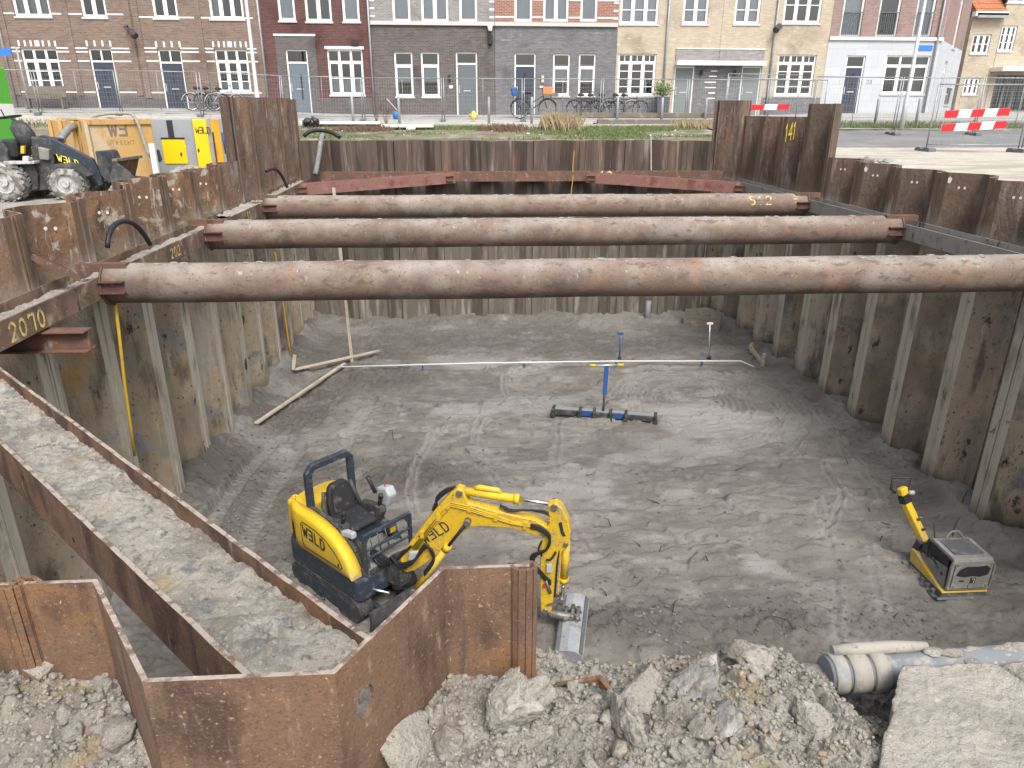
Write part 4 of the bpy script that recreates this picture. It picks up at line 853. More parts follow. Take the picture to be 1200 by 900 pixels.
def clod(x, y, r, label, mat='clod_soil', seed=1, sq=(1, 1, .8), dz=.35, sub=4, group='clods of soil along the near edge'):
    z = bz(x, y); mb = MB(); clod_mesh(mb, (x, y, z+r*dz), r, seed, sub, sq)
    o = mb.build('soil_clod', mat, fix=False); tag(o, label, 'soil clod', group); return o
def cpx(px, py, zz=4.95):
    p = at_z(px, py, zz); return p.x, p.y
x, y = cpx(468, 858); clod(x, y, .105, 'large upright pale clod of soil below the oval eye of the big sheet pile', seed=2, sq=(.85, .8, 1.15), dz=.45, sub=5)
x, y = cpx(600, 838); clod(x, y, .098, 'largest pale clod of soil at the right end of the big rusty sheet pile', seed=5, sq=(1, .9, .95), dz=.5, sub=5)
x, y = cpx(527, 868); clod(x, y, .062, 'brownish clod of soil between the two largest clods', seed=8, dz=.4)
x, y = cpx(820, 800); clod(x, y, .125, 'dark grey lump of clay in the middle of the soil bank', 'clay_grey', 12, (1.0, .9, .62), -.05, 5)
x, y = cpx(848, 845); clod(x, y, .07, 'lower grey lump of clay on the soil bank with bluish crumbs', 'clay_grey', 14, (1.2, .8, .6), .05, 5)
x, y = cpx(878, 770); clod(x, y, .068, 'pale angular clod standing on the back rim of the soil bank', seed=21, sq=(1.35, .8, .8), dz=.45)
x, y = cpx(745, 818); clod(x, y, .10, 'broad flat pale slab of soil with combed grooves on the bank', seed=17, sq=(1.35, .7, .45), dz=-.05, sub=5)
x, y = cpx(822, 862); clod(x, y, .045, 'ochre clod of soil at the middle of the bank foot', seed=23, dz=.5)
x, y = cpx(736, 855); clod(x, y, .085, 'broken pale clod of soil at the front of the bank', seed=29, sq=(1.2, .8, .5), dz=.1, sub=5)
x, y = 1.085, 1.74; clod(x, y, .085, 'crusty clod of soil at the end of the grey pipe', seed=31, sq=(.9, 1.0, .8), dz=.0, sub=5)
x, y = cpx(955, 845); clod(x, y, .08, 'tall crust of soil on the left rim of the dark trench', seed=33, sq=(.6, 1.0, .7), dz=.1, sub=5)
x, y = cpx(60, 815); clod(x, y, .055, 'smooth grey clod of soil in the pocket of the lower left sheet pile', seed=37, dz=.4)
x, y = cpx(140, 872); clod(x, y, .075, 'flat faced clod of soil at the lower left beside the big sheet pile', 'sand_dry', 41, (.8, .9, .9), .3)
random.seed(5)
n_ = 0
for i in range(84):
    px_, py_ = (random.uniform(430, 1000), random.uniform(792, 905)) if i % 4 else (random.uniform(-30, 165), random.uniform(795, 905))
    x, y = cpx(px_, py_, 4.93); r_ = random.choice((.009, .012, .014, .018, .022, .03))
    if y > float(wave(np.array([x]))[0])-.02 and x < .2: continue
    if math.hypot(x-1.05, y-1.5) < .2: continue
    clod(x, y, r_, 'small clod of pale soil lying loose on the near bank', 'sand_dry' if i % 4 == 0 else 'clod_soil', i+50, (1, random.uniform(.7, 1), random.uniform(.6, .9)), .4, 3, 'small loose clods on the near bank')
# crumbs nobody could count
mb = MB()
for i in range(9000):
    x = random.uniform(-1.6, 1.25); y = random.uniform(1.1, 1.80)
    if x < .18 and y > float(wave(np.array([x]))[0])-.015: continue
    r_ = random.choice((.003, .004, .005, .006, .008, .011)); z = bz(x, y)
    ico(mb.bm, 1, Matrix.Translation((x, y, z+r_*.4)) @ Matrix.Rotation(i, 4, 'Z') @ Matrix.Rotation(i*.7, 4, 'X') @ Matrix.Diagonal((r_, r_*.8, r_*.65, 1)))
tag(mb.build('soil_crumbs', 'clod_soil', fix=False), 'loose crumbs of soil on the near bank', 'soil', kind='stuff')
mb = MB()
for i in range(900):
    t_ = random.random(); u = random.gauss(0, .07); p = c0+dB*((c1-c0).length*(.03+.94*t_**.8))+xB*max(-.18, min(.18, u*1.6)); r_ = random.choice((.004, .006, .008, .012, .02))
    ico(mb.bm, 1, Matrix.Translation((p.x, p.y, p.z+.045+.085*max(0, (t_-.8)/.2)*.8+r_*.3)) @ Matrix.Rotation(i, 4, 'X') @ Matrix.Diagonal((r_, r_*.8, r_*.65, 1)))
tag(mb.build('sand_crumbs', 'clod_soil', fix=False), 'crumbs of sand in the big corner brace beam', 'sand', kind='stuff')
for i, (tt, uu, r_) in enumerate(((.885, -.02, .072), (.80, .05, .035), (.845, -.09, .04), (.74, -.04, .03), (.92, .08, .03), (.55, .07, .022), (.40, -.08, .025), (.95, -.12, .03))):
    p = c0+dB*((c1-c0).length*tt)+xB*uu; mb = MB(); clod_mesh(mb, (p.x, p.y, p.z+.06+.085*max(0, (tt-.8)/.2)*.7), r_, 90+i, 4, (1.1, .9, .7))
    tag(mb.build('soil_clod', 'clay_grey' if i == 0 else 'clod_soil', fix=False), 'big grey clod near the end of the sand filled corner brace' if i == 0 else 'small clod of sand in the big corner brace beam', 'soil clod', None if i == 0 else 'clods in the corner brace beam')

# sand crust slab at the lower right
S4 = [at_z(1057, 782, 4.955), at_z(1016, 950, 4.955)]
def slab():
    mb = MB(); nu, nv = 150, 80; tl, bl = S4; tr = V((2.7, tl.y-.02, 4.955)); br = V((2.7, bl.y, 4.955)); g_ = []
    for j in range(nv+1):
        row = []
        for i in range(nu+1):
            u, v = i/nu, j/nv; p = (tl*(1-u)+tr*u)*(1-v)+(bl*(1-u)+br*u)*v
            eu = min(u*nu, 6)/6; ed = 1-eu
            p.x += .012*mnoise.noise(V((p.y*14, 3, 1)))*ed+.006*mnoise.noise(V((p.y*45, 3, 1)))*ed
            p.y += (.012*mnoise.noise(V((p.x*9, 7, 1)))+.006*mnoise.noise(V((p.x*40, 2, 1))))*max(0, 1-v*10)
            z = .012*mnoise.fractal(p*6, 1, 2, 5)+.007*abs(mnoise.noise(p*25))+.004*mnoise.noise(p*60)
            # crack
            cr = abs((p.x-1.60)-.55*(1.66-p.y)-.03*mnoise.noise(p*12)); 
            if p.y > 1.42: z -= .03*max(0, 1-cr/.014)
            row.append(mb.bm.verts.new(p+V((0, 0, z))))
        g_.append(row)
    for j in range(nv):
        for i in range(nu):
            f = mb.bm.faces.new((g_[j][i], g_[j+1][i], g_[j+1][i+1], g_[j][i+1])); f.smooth = True
    def skirt(vs_, out, mi):
        prv = None
        for v in vs_:
            cur = [v]
            for k in range(1, 5): cur.append(mb.bm.verts.new(v.co+V((out[0]*(-.004*k)+.006*mnoise.noise(v.co*30+V((k, 0, 0))), out[1]*-.004*k+.006*mnoise.noise(v.co*30+V((0, k, 0))), -.042*k))))
            if prv:
                for k in range(4):
                    f = mb.bm.faces.new((prv[k], cur[k], cur[k+1], prv[k+1])); f.material_index = mi if k else 1
            prv = cur
    skirt([g_[j][0] for j in range(nv+1)], (-1, 0), 0); skirt([g_[0][i] for i in range(nu, -1, -1)], (0, 1), 0)
    return tag(mb.build('sand_slab', ['slab_sand', 'slab_sand']), 'flat cracked slab of hardened sand at the lower right', 'sand slab')
slab()

# grey sewer pipe with its coupling, a pale split pipe lying on it
PY, PZ = 1.735, 4.862
root = empty('sewer_pipe', (1.9, PY, PZ-.066)); tag(root, 'grey plastic sewer pipe lying across the soil bank at the right edge', 'pipe'); O = wo_(root)
MB().tube([(1.125, PY, PZ), (1.5, PY, PZ+.004), (2.3, PY-.0, PZ+.025), (3.4, PY-.0, PZ+.05)], .056, 36).build('pipe', 'pvc_grey', root, O)
k = MB(); k.tube([(1.19, PY, PZ), (1.192, PY, PZ), (1.25, PY, PZ), (1.252, PY, PZ)], [.059, .065, .065, .059], 36)
k.tube([(1.262, PY, PZ), (1.264, PY, PZ), (1.31, PY, PZ), (1.314, PY, PZ)], [.059, .068, .068, .059], 36); k.build('coupling', 'pvc_pale', root, O)
k = MB(); k.tube([(1.135, PY, PZ), (1.137, PY, PZ), (1.178, PY, PZ), (1.18, PY, PZ)], [.059, .063, .063, .059], 36); k.build('seal_ring', 'pvc_pale', root, O)
mb = MB()
for i in range(40):
    a = random.gauss(.15, .35); x = random.uniform(1.45, 2.4); r_ = random.choice((.006, .01, .014, .02)); rr = .056
    ico(mb.bm, 2, Matrix.Translation((x, PY+rr*math.sin(a), PZ+.008+rr*math.cos(a))) @ Matrix.Diagonal((r_*1.8, r_, r_*.5, 1)))
mb.build('dirt_crumbs', 'clod_soil', root, O)['kind'] = 'stuff'
k = MB(); pts = [(1.15, PY+.03, PZ+.066), (1.25, PY+.03, PZ+.069), (1.36, PY+.03, PZ+.069), (1.47, PY+.035, PZ+.063)]; k.tube(pts, [.017, .021, .021, .014], 14)
tag(k.build('split_pipe', 'pvc_pale'), 'pale sand crusted pipe end lying on top of the grey sewer pipe', 'pipe')

# ================================================================== things on the pit floor
def stick(name, p, q, w_, h_, mat, label, cat, group=None, up=(0, 0, 1)):
    return tag(MB().bar(p, q, w_, h_, up).build(name, mat), label, cat, group)
def onf(px_, py_, dz=.03):
    p = at_z(px_, py_, 0)
    for _ in range(3): p = at_z(px_, py_, fz(p.x, p.y)+dz)
    return p
stick('lath', onf(300, 496, .05), onf(404, 426, .10), .09, .04, 'wood_pale', 'long pale lath lying slanted on the floor by the left wall', 'lath', 'pale wooden laths')
stick('lath', onf(345, 433, .06), onf(444, 411, .16), .09, .04, 'wood_pale', 'pale lath lying across the other lath at the left wall', 'lath', 'pale wooden laths')
vb = at_z(413, 427, 0); vt = at_y(391, 220, vb.y-.25)
stick('lath', (vb.x, vb.y, -.05), vt, .075, .03, 'wood_pale', 'tall pale lath standing upright behind the struts at the left', 'lath', 'pale wooden laths', up=(0, 1, 0))
mb = MB(); q = onf(344, 433, 0); mb.bar(q, q+V((.06, .05, .38)), .08, .05, (0, 1, 0)); tag(mb.build('wooden_peg', 'wood_pale'), 'short pale wooden peg where the lath meets the left wall', 'peg')
# white guide rail
s0 = onf(398, 430, .16); s1 = onf(868, 423, .16)
root = empty('guide_rail', (s0+s1)/2-V((0, 0, .09))); tag(root, 'long thin white guide rail lying across the pit floor', 'rail'); O = wo_(root)
MB().tube([s0, (s0*2+s1)/3+V((0, 0, .05)), (s0+s1*2)/3+V((0, 0, .05)), s1, onf(884, 430, .04)], .018, 8).build('tube', 'string_white', root, O)
for t_ in (.2, .45, .68, .9):
    p = s0*(1-t_)+s1*t_; MB().bar(p+V((0, 0, -.12)), p+V((0, 0, .01)), .04, .04, (0, 1, 0)).build('support', 'rail_blue', root, O)
# levelling stakes
def stake(px_, py_, ptop, mat, label, top):
    b = at_z(px_, py_, 0); t_ = at_y(px_+1, ptop, b.y); root = empty('measuring_stake', (b.x, b.y, 0)); tag(root, label, 'stake'); O = wo_(root)
    MB().tube([(b.x, b.y, -.1), t_], .02, 8).build('pole', mat, root, O)
    MB().box(t_+V((0, 0, .0)), (.16, .05, .05)).build('cap', top, root, O)
    MB().tube([(b.x, b.y, .0), (b.x, b.y, .09)], .05, 10).build('foot', 'black_plastic', root, O)
stake(726, 422, 391, 'rail_blue', 'blue measuring stake standing behind the guide rail', 'rail_blue')
stake(831, 421, 379, 'rail_alu', 'thin measuring stake with a white cap near the right wall', 'white_paint')
# batter board at the right end of the rail
q0 = at_z(879, 418, 0); q1 = at_z(893, 431, 0)
root = empty('batter_board', (q0+q1)/2); tag(root, 'small wooden batter board on two pegs at the right wall', 'batter board'); O = wo_(root)
for q in (q0, q1): MB().bar(q+V((0, 0, -.1)), q+V((0, 0, .42)), .07, .05, (0, 1, 0)).build('peg', 'wood_pale', root, O)
MB().bar(q0+V((-.08, -.05, .34)), q1+V((.02, -.05, .10)), .03, .12).build('board', 'wood_pale', root, O)
# levelling rake with six rollers and a blue handle
r0 = at_z(649, 481, .12); r1 = at_z(768, 490, .12); rd = (r1-r0).normalized(); rn = V((-rd.y, rd.x, 0))
root = empty('levelling_rake', V(((r0.x+r1.x)/2, (r0.y+r1.y)/2, .0))); tag(root, 'wide black levelling rake on rollers with a blue handle', 'levelling rake'); O = wo_(root)
k = MB().bar(r0, r1, .16, .13); k.bevel(.01); k.build('beam', 'black_dusty', root, O)
MB().bar(r0+V((0, 0, .075)), r1+V((0, 0, .075)), .13, .018).build('top_rail', 'rail_alu', root, O)
L_ = (r1-r0).length
for t_ in (.0, .265, .405, .565, .715, 1.0):
    c = r0+rd*L_*t_; e = MB(); e.box(c-rn*.05+V((0, 0, .02)), (.07, .32, .2), Matrix.Rotation(math.atan2(rd.y, rd.x), 3, 'Z')); e.bevel(.03, seg=2); e.build('bracket', 'black_dusty', root, O)
    MB().cyl(c-rn*.20-rd*.045+V((0, 0, -.035)), c-rn*.20+rd*.045+V((0, 0, -.035)), .075, 14).build('roller', 'rubber', root, O)
for t_ in (.335, .64):
    e = MB(); e.bar(r0+rd*L_*(t_-.05)-rn*.085+V((0, 0, .02)), r0+rd*L_*(t_+.05)-rn*.085+V((0, 0, .02)), .02, .12); e.build('blue_plate', 'rail_blue', root, O)
hb_ = r0+rd*L_*.49+V((0, 0, .05)); ht = at_y(711, 428, hb_.y+.12); 
MB().tube([hb_, hb_*.6+ht*.4], .028, 8).build('handle_foot', 'black_dusty', root, O)
MB().bar(hb_*.62+ht*.38, ht, .09, .05, (0, 1, 0)).build('handle', 'rail_blue', root, O)
MB().tube([ht+V((-.36, 0, -.01)), ht+V((.36, 0, .0))], .024, 8).build('crossbar', 'rail_alu', root, O)
for sg in (-1, 1): MB().tube([ht+V((sg*.24, 0, 0)), ht+V((sg*.38, 0, 0))], .032, 8).build('grip', 'paint_amber', root, O)
# bluish pipe stub and leaning plates at the far wall
b = at_z(758, 379, 0); tag(MB().tube([(b.x, b.y, -.1), (b.x+.02, b.y+.05, .75)], .09, 14).build('pipe_stub', 'pvc_grey'), 'short grey pipe standing at the foot of the far wall', 'pipe')
for (pa, pb, h_, lab) in (((800, 383), (842, 390), .7, 'grey plate leaning in the far right corner'),):
    A, B = at_z(*pa, 0), at_z(*pb, 0); n = V((0, 0, 1)).cross((B-A).normalized()); n = n if n.dot(V((1.7, 18, 0))-A) < 0 else -n
    mb = MB(); mb.prism([(0, 0), (1, 0), (1, 1), (.55, 1.08), (0, .9)], lambda u, v: A+(B-A)*u+n*(.12*v)+V((0, 0, h_*v-.05)), n*.03); tag(mb.build('concrete_plate', 'wood_old'), lab, 'plate')
# roots and sticks poking out of the sand
random.seed(3)
for i in range(40):
    px_, py_ = random.uniform(560, 1080), random.uniform(470, 760)
    if i % 5 == 0: px_, py_ = random.uniform(330, 560), random.uniform(440, 540)
    p = onf(px_, py_, 0)
    if not (XL+.4 < p.x < XR-.4): continue
    a = random.uniform(0, 6.28); l_ = random.uniform(.10, .32); d = V((math.cos(a), math.sin(a), 0)); up = random.uniform(.03, .18) if i % 3 == 0 else .02
    mb = MB().tube([p+V((0, 0, -.03)), p+d*l_*.4+V((0, 0, up)), p+d*l_+V((.05*math.sin(i), .03, up*.6+.01))], [.009, .008, .004], 5)
    tag(mb.build('root', 'root_dark'), 'thin dark root sticking out of the wet pit floor', 'root', 'dark roots on the pit floor')
for i in range(3):
    p = at_z(random.uniform(1070, 1130), random.uniform(585, 640), .1); mb = MB().tube([p, p+V((.1*math.sin(i), .1, .2)), p+V((.2*math.sin(i), .15, .3))], [.01, .008, .004], 5)
    tag(mb.build('root', 'root_dark'), 'thin dark root hanging at the foot of the right wall', 'root', 'roots by the right wall')
# crumbs of dug sand on the floor
mb = MB(); cand = 0
while cand < 9500:
    px_, py_ = random.uniform(225, 1100), random.uniform(395, 770); p = at_z(px_, py_, 0)
    if not (XL+.1 < p.x < XR-.1 and 4 < p.y < YF-.2): cand += 1; continue
    i_ = min(max(int((p.x-fx[0])/(fx[1]-fx[0])), 0), len(fx)-2); j_ = min(max(int((p.y-fy[0])/(fy[1]-fy[0])), 0), len(fy)-2)
    edge = max(math.exp(-(p.x-XL)/.4), math.exp(-(XR-p.x)/.35))
    if random.random() > max(_cache['rm'][j_, i_]*.8, edge)+.03: cand += .4; continue
    r_ = random.choice((.010, .012, .015, .02, .028)); cand += 1
    ico(mb.bm, 1, Matrix.Translation((p.x, p.y, fz(p.x, p.y)+r_*.3)) @ Matrix.Rotation(cand, 4, 'X') @ Matrix.Diagonal((r_, r_*.8, r_*.7, 1)))
tag(mb.build('sand_crumbs', 'pit_crumb', fix=False), 'crumbs of dug sand on the pit floor', 'sand', kind='stuff')
# ================================================================== mini excavator
EX = V((-1.75, 8.87, 0)); EXA = -math.atan2(.703, .711)
ex = empty('mini_excavator', EX, EXA); tag(ex, 'yellow and dark blue mini excavator with folded roll bar parked in the pit', 'excavator')
EXM = (Matrix.Translation(EX) @ Matrix.Rotation(EXA, 4, 'Z')).inverted()
def bw(mb, name, mats, parent=ex):     # part modelled in world coordinates
    bmesh.ops.transform(mb.bm, matrix=EXM, verts=mb.bm.verts); return mb.build(name, mats, parent)
xz = lambda y: (lambda u, v: V((u, y, v)))
def lp(px_, py_, ax, val):             # pixel -> excavator-local point on a local plane (ax=1: y=val)
    inv = EXM.to_3x3(); o = EXM @ V((0, 0, EYE)); d = inv @ V(ray(px_, py_)); t_ = (val-o[ax])/d[ax]; return o+d*t_
# tracks
for sg in (-1, 1):
    yc = sg*.40; t_ = MB(); pts = []
    prof = [(-.62, 0.0), (.62, 0.0)]+[(.62+.19*math.sin(R(a)), .19-.19*math.cos(R(a))) for a in range(15, 181, 15)]+[(-.62-.19*math.sin(R(a)), .19+.19*math.cos(R(a))) for a in range(0, 166, 15)]
    t_.prism(prof, xz(yc-.115), (0, .23, 0)); 
    for i in range(18):
        x = -.62+i*.0729; t_.mm((x-.012, yc-.12, -.012), (x+.014, yc+.12, .006)); t_.mm((x-.012, yc-.12, .372), (x+.014, yc+.12, .392))
    tr = t_.build('track', 'black_dusty', ex)
    f_ = MB(); f_.mm((-.6, yc-.118-.004, .10), (.6, yc+.122, .28)); f_.build('track_frame', 'machine_blue', tr)
MB().mm((-.35, -.29, .12), (.35, .29, .36)).build('chassis', 'black_dusty', ex)
MB().cyl((0, 0, .36), (0, 0, .43), .33, 28).build('slew_ring', 'pin_steel', ex)
b = MB(); b.prism([(0, .0), (.03, .14), (.0, .30), (.05, .30), (.075, .14), (.05, .0)], lambda u, v: V((.98+u, -.50, v+.02)), (0, 1.0, 0)); b.build('dozer_blade', 'black_dusty', ex)
for sg in (-1, 1): MB().bar((.35, sg*.22, .2), (1.04, sg*.25, .17), .07, .09).build('blade_arm', 'machine_blue', ex)
# upper carriage: skirt with rounded tail
def plan(x0, x1, yr, yl, rr, nr=7, fr=.06):
    P = [(x1-fr, yr), (x1, yr+fr), (x1, yl-fr), (x1-fr, yl)]
    P += [(x0+rr-rr*math.sin(R(90*i/nr)), yl-rr+rr*math.cos(R(90*i/nr))) for i in range(nr+1)]
    P += [(x0+rr-rr*math.cos(R(90*i/nr)), yr+rr-rr*math.sin(R(90*i/nr))) for i in range(nr+1)]
    return P
def slab_plan(P, z0, z1, mat, name, parent=ex, bev=.012, mats=None):
    b = MB(); b.prism(P, lambda u, v: V((u, v, z0)), (0, 0, z1-z0)); b.bevel(bev, seg=2); return b.build(name, mats or mat, parent)
slab_plan(plan(-.98, .80, -.505, .525, .30), .36, .70, 'machine_blue', 'counterweight', bev=.03)
slab_plan(plan(-.62, .80, -.36, .48, .1), .70, .80, 'black_dusty', 'deck')
slab_plan(plan(-.60, .20, -.34, .48, .1), .80, 1.06, 'machine_blue', 'seat_base')
# yellow rear hood
b = MB(); P = plan(-.985, -.54, -.35, .525, .28)
b.prism([p for p in P], lambda u, v: V((u, v, .72)), (0, 0, .55)); b.bevel(.05, ang=50, seg=3); b.build('rear_hood', 'machine_yellow', ex)
# right side cover: big curved yellow panel
side = [(-.92, .70), (.68, .70), (.715, .735), (.66, .86), (.55, 1.0), (.40, 1.115), (.20, 1.215), (-.05, 1.275), (-.35, 1.30), (-.84, 1.30), (-.92, 1.27)]
b = MB(); tx = [p[0] for p in side[1:]][::-1]; tz = [p[1] for p in side[1:]][::-1]
cx_ = [-.92, -.90, -.86, -.80]+[-.74+.06*i for i in range(24)]+[.68, .705]
bulge = lambda x: .20*max(0, (-.50-x)/.42)**2
ztop = lambda x: float(np.interp(x, [-.92, -.90, -.84, -.35, -.05, .20, .40, .55, .66, .715], [1.24, 1.285, 1.30, 1.30, 1.275, 1.215, 1.115, 1.0, .86, .735]))
cols_ = []
for x in cx_:
    zt_ = ztop(x); yo = -.515+bulge(x); c_ = [(x, yo+.02, .69), (x, yo, .705)]+[(x, yo-.012*math.sin(math.pi*t_), .705+(zt_-.05-.705)*t_) for t_ in (.25, .5, .75, 1.0)]+[(x, yo+.012, zt_-.02), (x, yo+.04, zt_-.003), (x, yo+.08, zt_), (x, -.345, zt_), (x, -.345, .69)]
    cols_.append([b.bm.verts.new(p) for p in c_])
for A_c, B_c in zip(cols_[:-1], cols_[1:]):
    for q in range(len(A_c)): f = b.bm.faces.new((A_c[q], B_c[q], B_c[(q+1) % len(A_c)], A_c[(q+1) % len(A_c)])); f.smooth = 1 <= q <= 8
b.bm.faces.new(cols_[0]); b.bm.faces.new(cols_[-1][::-1])
sc = b.build('side_cover', 'machine_yellow', ex)
ys_ = -.5295
side_y = lambda x, z: -.515+bulge(x)-.012*math.sin(math.pi*max(0, min(1, (z-.705)/max(.05, ztop(x)-.755))))-.003
# rounded yellow link between side cover and hood
b = MB(); b.prism([(-.90, -.42), (-.5, -.42), (-.5, -.2), (-.985, -.2), (-.985, -.28)], lambda u, v: V((u, v, .74)), (0, 0, .54)); b.bevel(.04, ang=50, seg=2); b.build('corner_cover', 'machine_yellow', ex)
k = MB(); vent = [(-.83, .80), (-.72, .79), (-.60, .79), (-.585, .82), (-.585, 1.03), (-.62, 1.07), (-.72, 1.075), (-.83, 1.07), (-.845, 1.03), (-.845, .84)]
vz = lambda x: (.80, 1.07) if x > -.60 else (.79+.02*(x < -.78), 1.075-.02*(x < -.80))
vx = [-.845+.02*i for i in range(14)]
for x0_, x1_ in zip(vx[:-1], vx[1:]): k.face([V((x0_, side_y(x0_, vz(x0_)[0])-.003, vz(x0_)[0])), V((x1_, side_y(x1_, vz(x1_)[0])-.003, vz(x1_)[0])), V((x1_, side_y(x1_, .93)-.003, .93)), V((x1_, side_y(x1_, vz(x1_)[1])-.003, vz(x1_)[1])), V((x0_, side_y(x0_, vz(x0_)[1])-.003, vz(x0_)[1])), V((x0_, side_y(x0_, .93)-.003, .93))])
k.build('vent', 'black_plastic', sc)
k = MB(); ol = [(-.38, .80), (-.40, .86), (-.40, 1.14), (-.36, 1.185), (-.05, 1.17), (.18, 1.11), (.36, 1.01), (.49, .89), (.52, .82), (.48, .795), (-.33, .775)]
for (a, c) in zip(ol, ol[1:]+ol[:1]): k.bar((a[0], side_y(*a), a[1]), (c[0], side_y(*c), c[1]), .006, .012, up=(0, 1, 0.001))
k.build('door_seam', 'paint_black', sc)
k = MB(); letters(k, 'WƎLD', plane_fn((-.355, ys_, .985), (1, 0, -.10), (0, 0, 1)), .155, .26, 1.22); k.build('logo', 'paint_black', sc)
k = MB(); letters(k, 'TRECHT', plane_fn((-.32, ys_, .925), (1, 0, -.10), (0, 0, 1)), .032, .15, 2.6); k.build('small_lettering', 'paint_amber', sc)
MB().cyl((.44, ys_+.002, .84), (.44, ys_-.006, .84), .018, 10).build('lock', 'black_plastic', sc)
# left side cover, mirrored and lower
b = MB(); b.prism([(-.80, .70), (.55, .70), (.58, .74), (.45, .9), (.1, 1.02), (-.72, 1.06), (-.80, 1.03)], xz(.39), (0, .13, 0)); b.bevel(.03, seg=2); b.build('left_cover', 'machine_blue', ex)
# black rim between yellow cover and platform
rim = [(-.52, 1.29), (-.30, 1.315), (-.03, 1.29), (.21, 1.23), (.41, 1.13), (.56, 1.01), (.66, .88), (.70, .76)]
b = MB()
for a, c in zip(rim[:-1], rim[1:]): b.bar((a[0], -.318, a[1]-.03), (c[0], -.318, c[1]-.03), .055, .07, up=(0, 0, 1))
b.build('cover_rim', 'black_dusty', ex)
b = MB(); b.prism([(-.5, .8), (.66, .8), (.56, .99), (.40, 1.10), (.2, 1.2), (-.05, 1.25), (-.5, 1.26)], xz(-.345), (0, .03, 0)); b.build('inner_wall', 'machine_blue', ex)
# roll bar
b = MB(); pts = [(-.46, -.30, 1.06), (-.46, -.30, 1.80), (-.45, -.22, 1.90), (-.45, .34, 1.90), (-.46, .42, 1.80), (-.46, .42, 1.06)]
for a, c in zip(pts[:-1], pts[1:]):
    d = (V(c)-V(a)).normalized(); b.bar(V(a)-d*.02, V(c)+d*.02, .10, .085, up=(1, 0, 0))
b.bevel(.012); b.build('roll_bar', 'machine_blue', ex)
MB().mm((-.54, -.36, 1.0), (-.38, -.24, 1.10)).build('roll_bar_foot', 'machine_blue', ex)
MB().mm((-.54, .36, 1.0), (-.38, .48, 1.10)).build('roll_bar_foot', 'machine_blue', ex)
# seat
seat = empty('seat', (0, 0, 0)); seat.parent = ex
b = MB(); b.prism([(-.24, .0), (.24, .0), (.26, .05), (.20, .10), (-.2, .12), (-.26, .06)], lambda u, v: V((u+.02, -.14, 1.06+v)), (0, .44, 0)); b.bevel(.03, seg=2); b.build('cushion', 'black_plastic', seat)
b = MB(); bp_ = [(-.22, 0), (.22, 0), (.225, .22), (.17, .42), (.10, .47), (-.10, .47), (-.17, .42), (-.225, .22)]
b.prism(bp_, lambda u, v: V((-.20-.20*v, .08+u, 1.12+v)), (-.085, 0, 0)); b.bevel(.025, seg=2); b.build('backrest', 'black_plastic', seat)
b = MB(); b.prism([(p[0]*.72, .05+p[1]*.8) for p in bp_], lambda u, v: V((-.196-.20*v, .08+u, 1.12+v)), (.012, 0, 0)); b.build('backrest_pad', 'rubber', seat)
b = MB(); b.tube([(-.32, .30, 1.52), (-.30, .36, 1.3), (-.2, .36, 1.15)], .03, 8); b.tube([(-.34, -.15, 1.5), (-.3, -.2, 1.3), (-.2, -.2, 1.12)], .03, 8); b.build('seat_frame', 'black_dusty', seat)
# consoles with joysticks
for sg, yy in ((-1, -.24), (1, .40)):
    c = empty('console', (0, 0, 0)); c.parent = ex
    b = MB(); b.prism([(-.22, 1.05), (.22, 1.05), (.30, 1.20), (.26, 1.27), (.08, 1.25), (-.20, 1.20)], xz(yy-.06), (0, .12, 0)); b.bevel(.02, seg=2); b.build('console_body', 'black_dusty', c)
    b = MB(); b.tube([(.20, yy, 1.25), (.22, yy, 1.34), (.24, yy, 1.42)], [.022, .03, .034], 10); b.build('joystick', 'black_plastic', c)
    b = MB(); b.tube([(.24, yy, 1.40), (.245, yy, 1.46)], [.036, .03], 10); b.build('joystick_knob', 'black_plastic', c)
b = MB(); b.bar((.18, -.285, 1.13), (.36, -.30, 1.20), .10, .08); b.bar((.34, -.30, 1.20), (.52, -.29, 1.22), .09, .09); b.bevel(.02, seg=2); b.build('armrest', 'grey_plastic', ex)
b = MB(); b.prism([(0, 0), (.20, .04), (.26, .22), (.18, .33), (-.02, .28), (-.06, .1)], lambda u, v: V((.12+u, .44, 1.22+v)), (0, .16, 0)); b.bevel(.03, seg=2); b.build('control_box', 'grey_plastic', ex)
MB().tube([(.20, .50, 1.50), (.24, .52, 1.62), (.23, .50, 1.66)], .007, 6).build('red_lever', 'red_reflect', ex)
MB().tube([(.10, .42, 1.42), (.03, .40, 1.56), (.0, .38, 1.66)], [.03, .03, .035], 8).build('seat_lever', 'black_plastic', ex)
b = MB(); b.cyl((-.30, -.02, 1.36), (-.42, -.04, 1.42), .055, 12); b.build('beacon', 'black_plastic', ex)
for i, (x, y, r_) in enumerate(((-.12, -.28, .05), (.05, -.18, .04), (-.25, -.22, .045), (.12, .30, .04))): MB().tube([(x, y, 1.05), (x+.03, y, 1.16)], [r_, r_*.8], 10).build('switch_cap', 'black_dusty', ex)
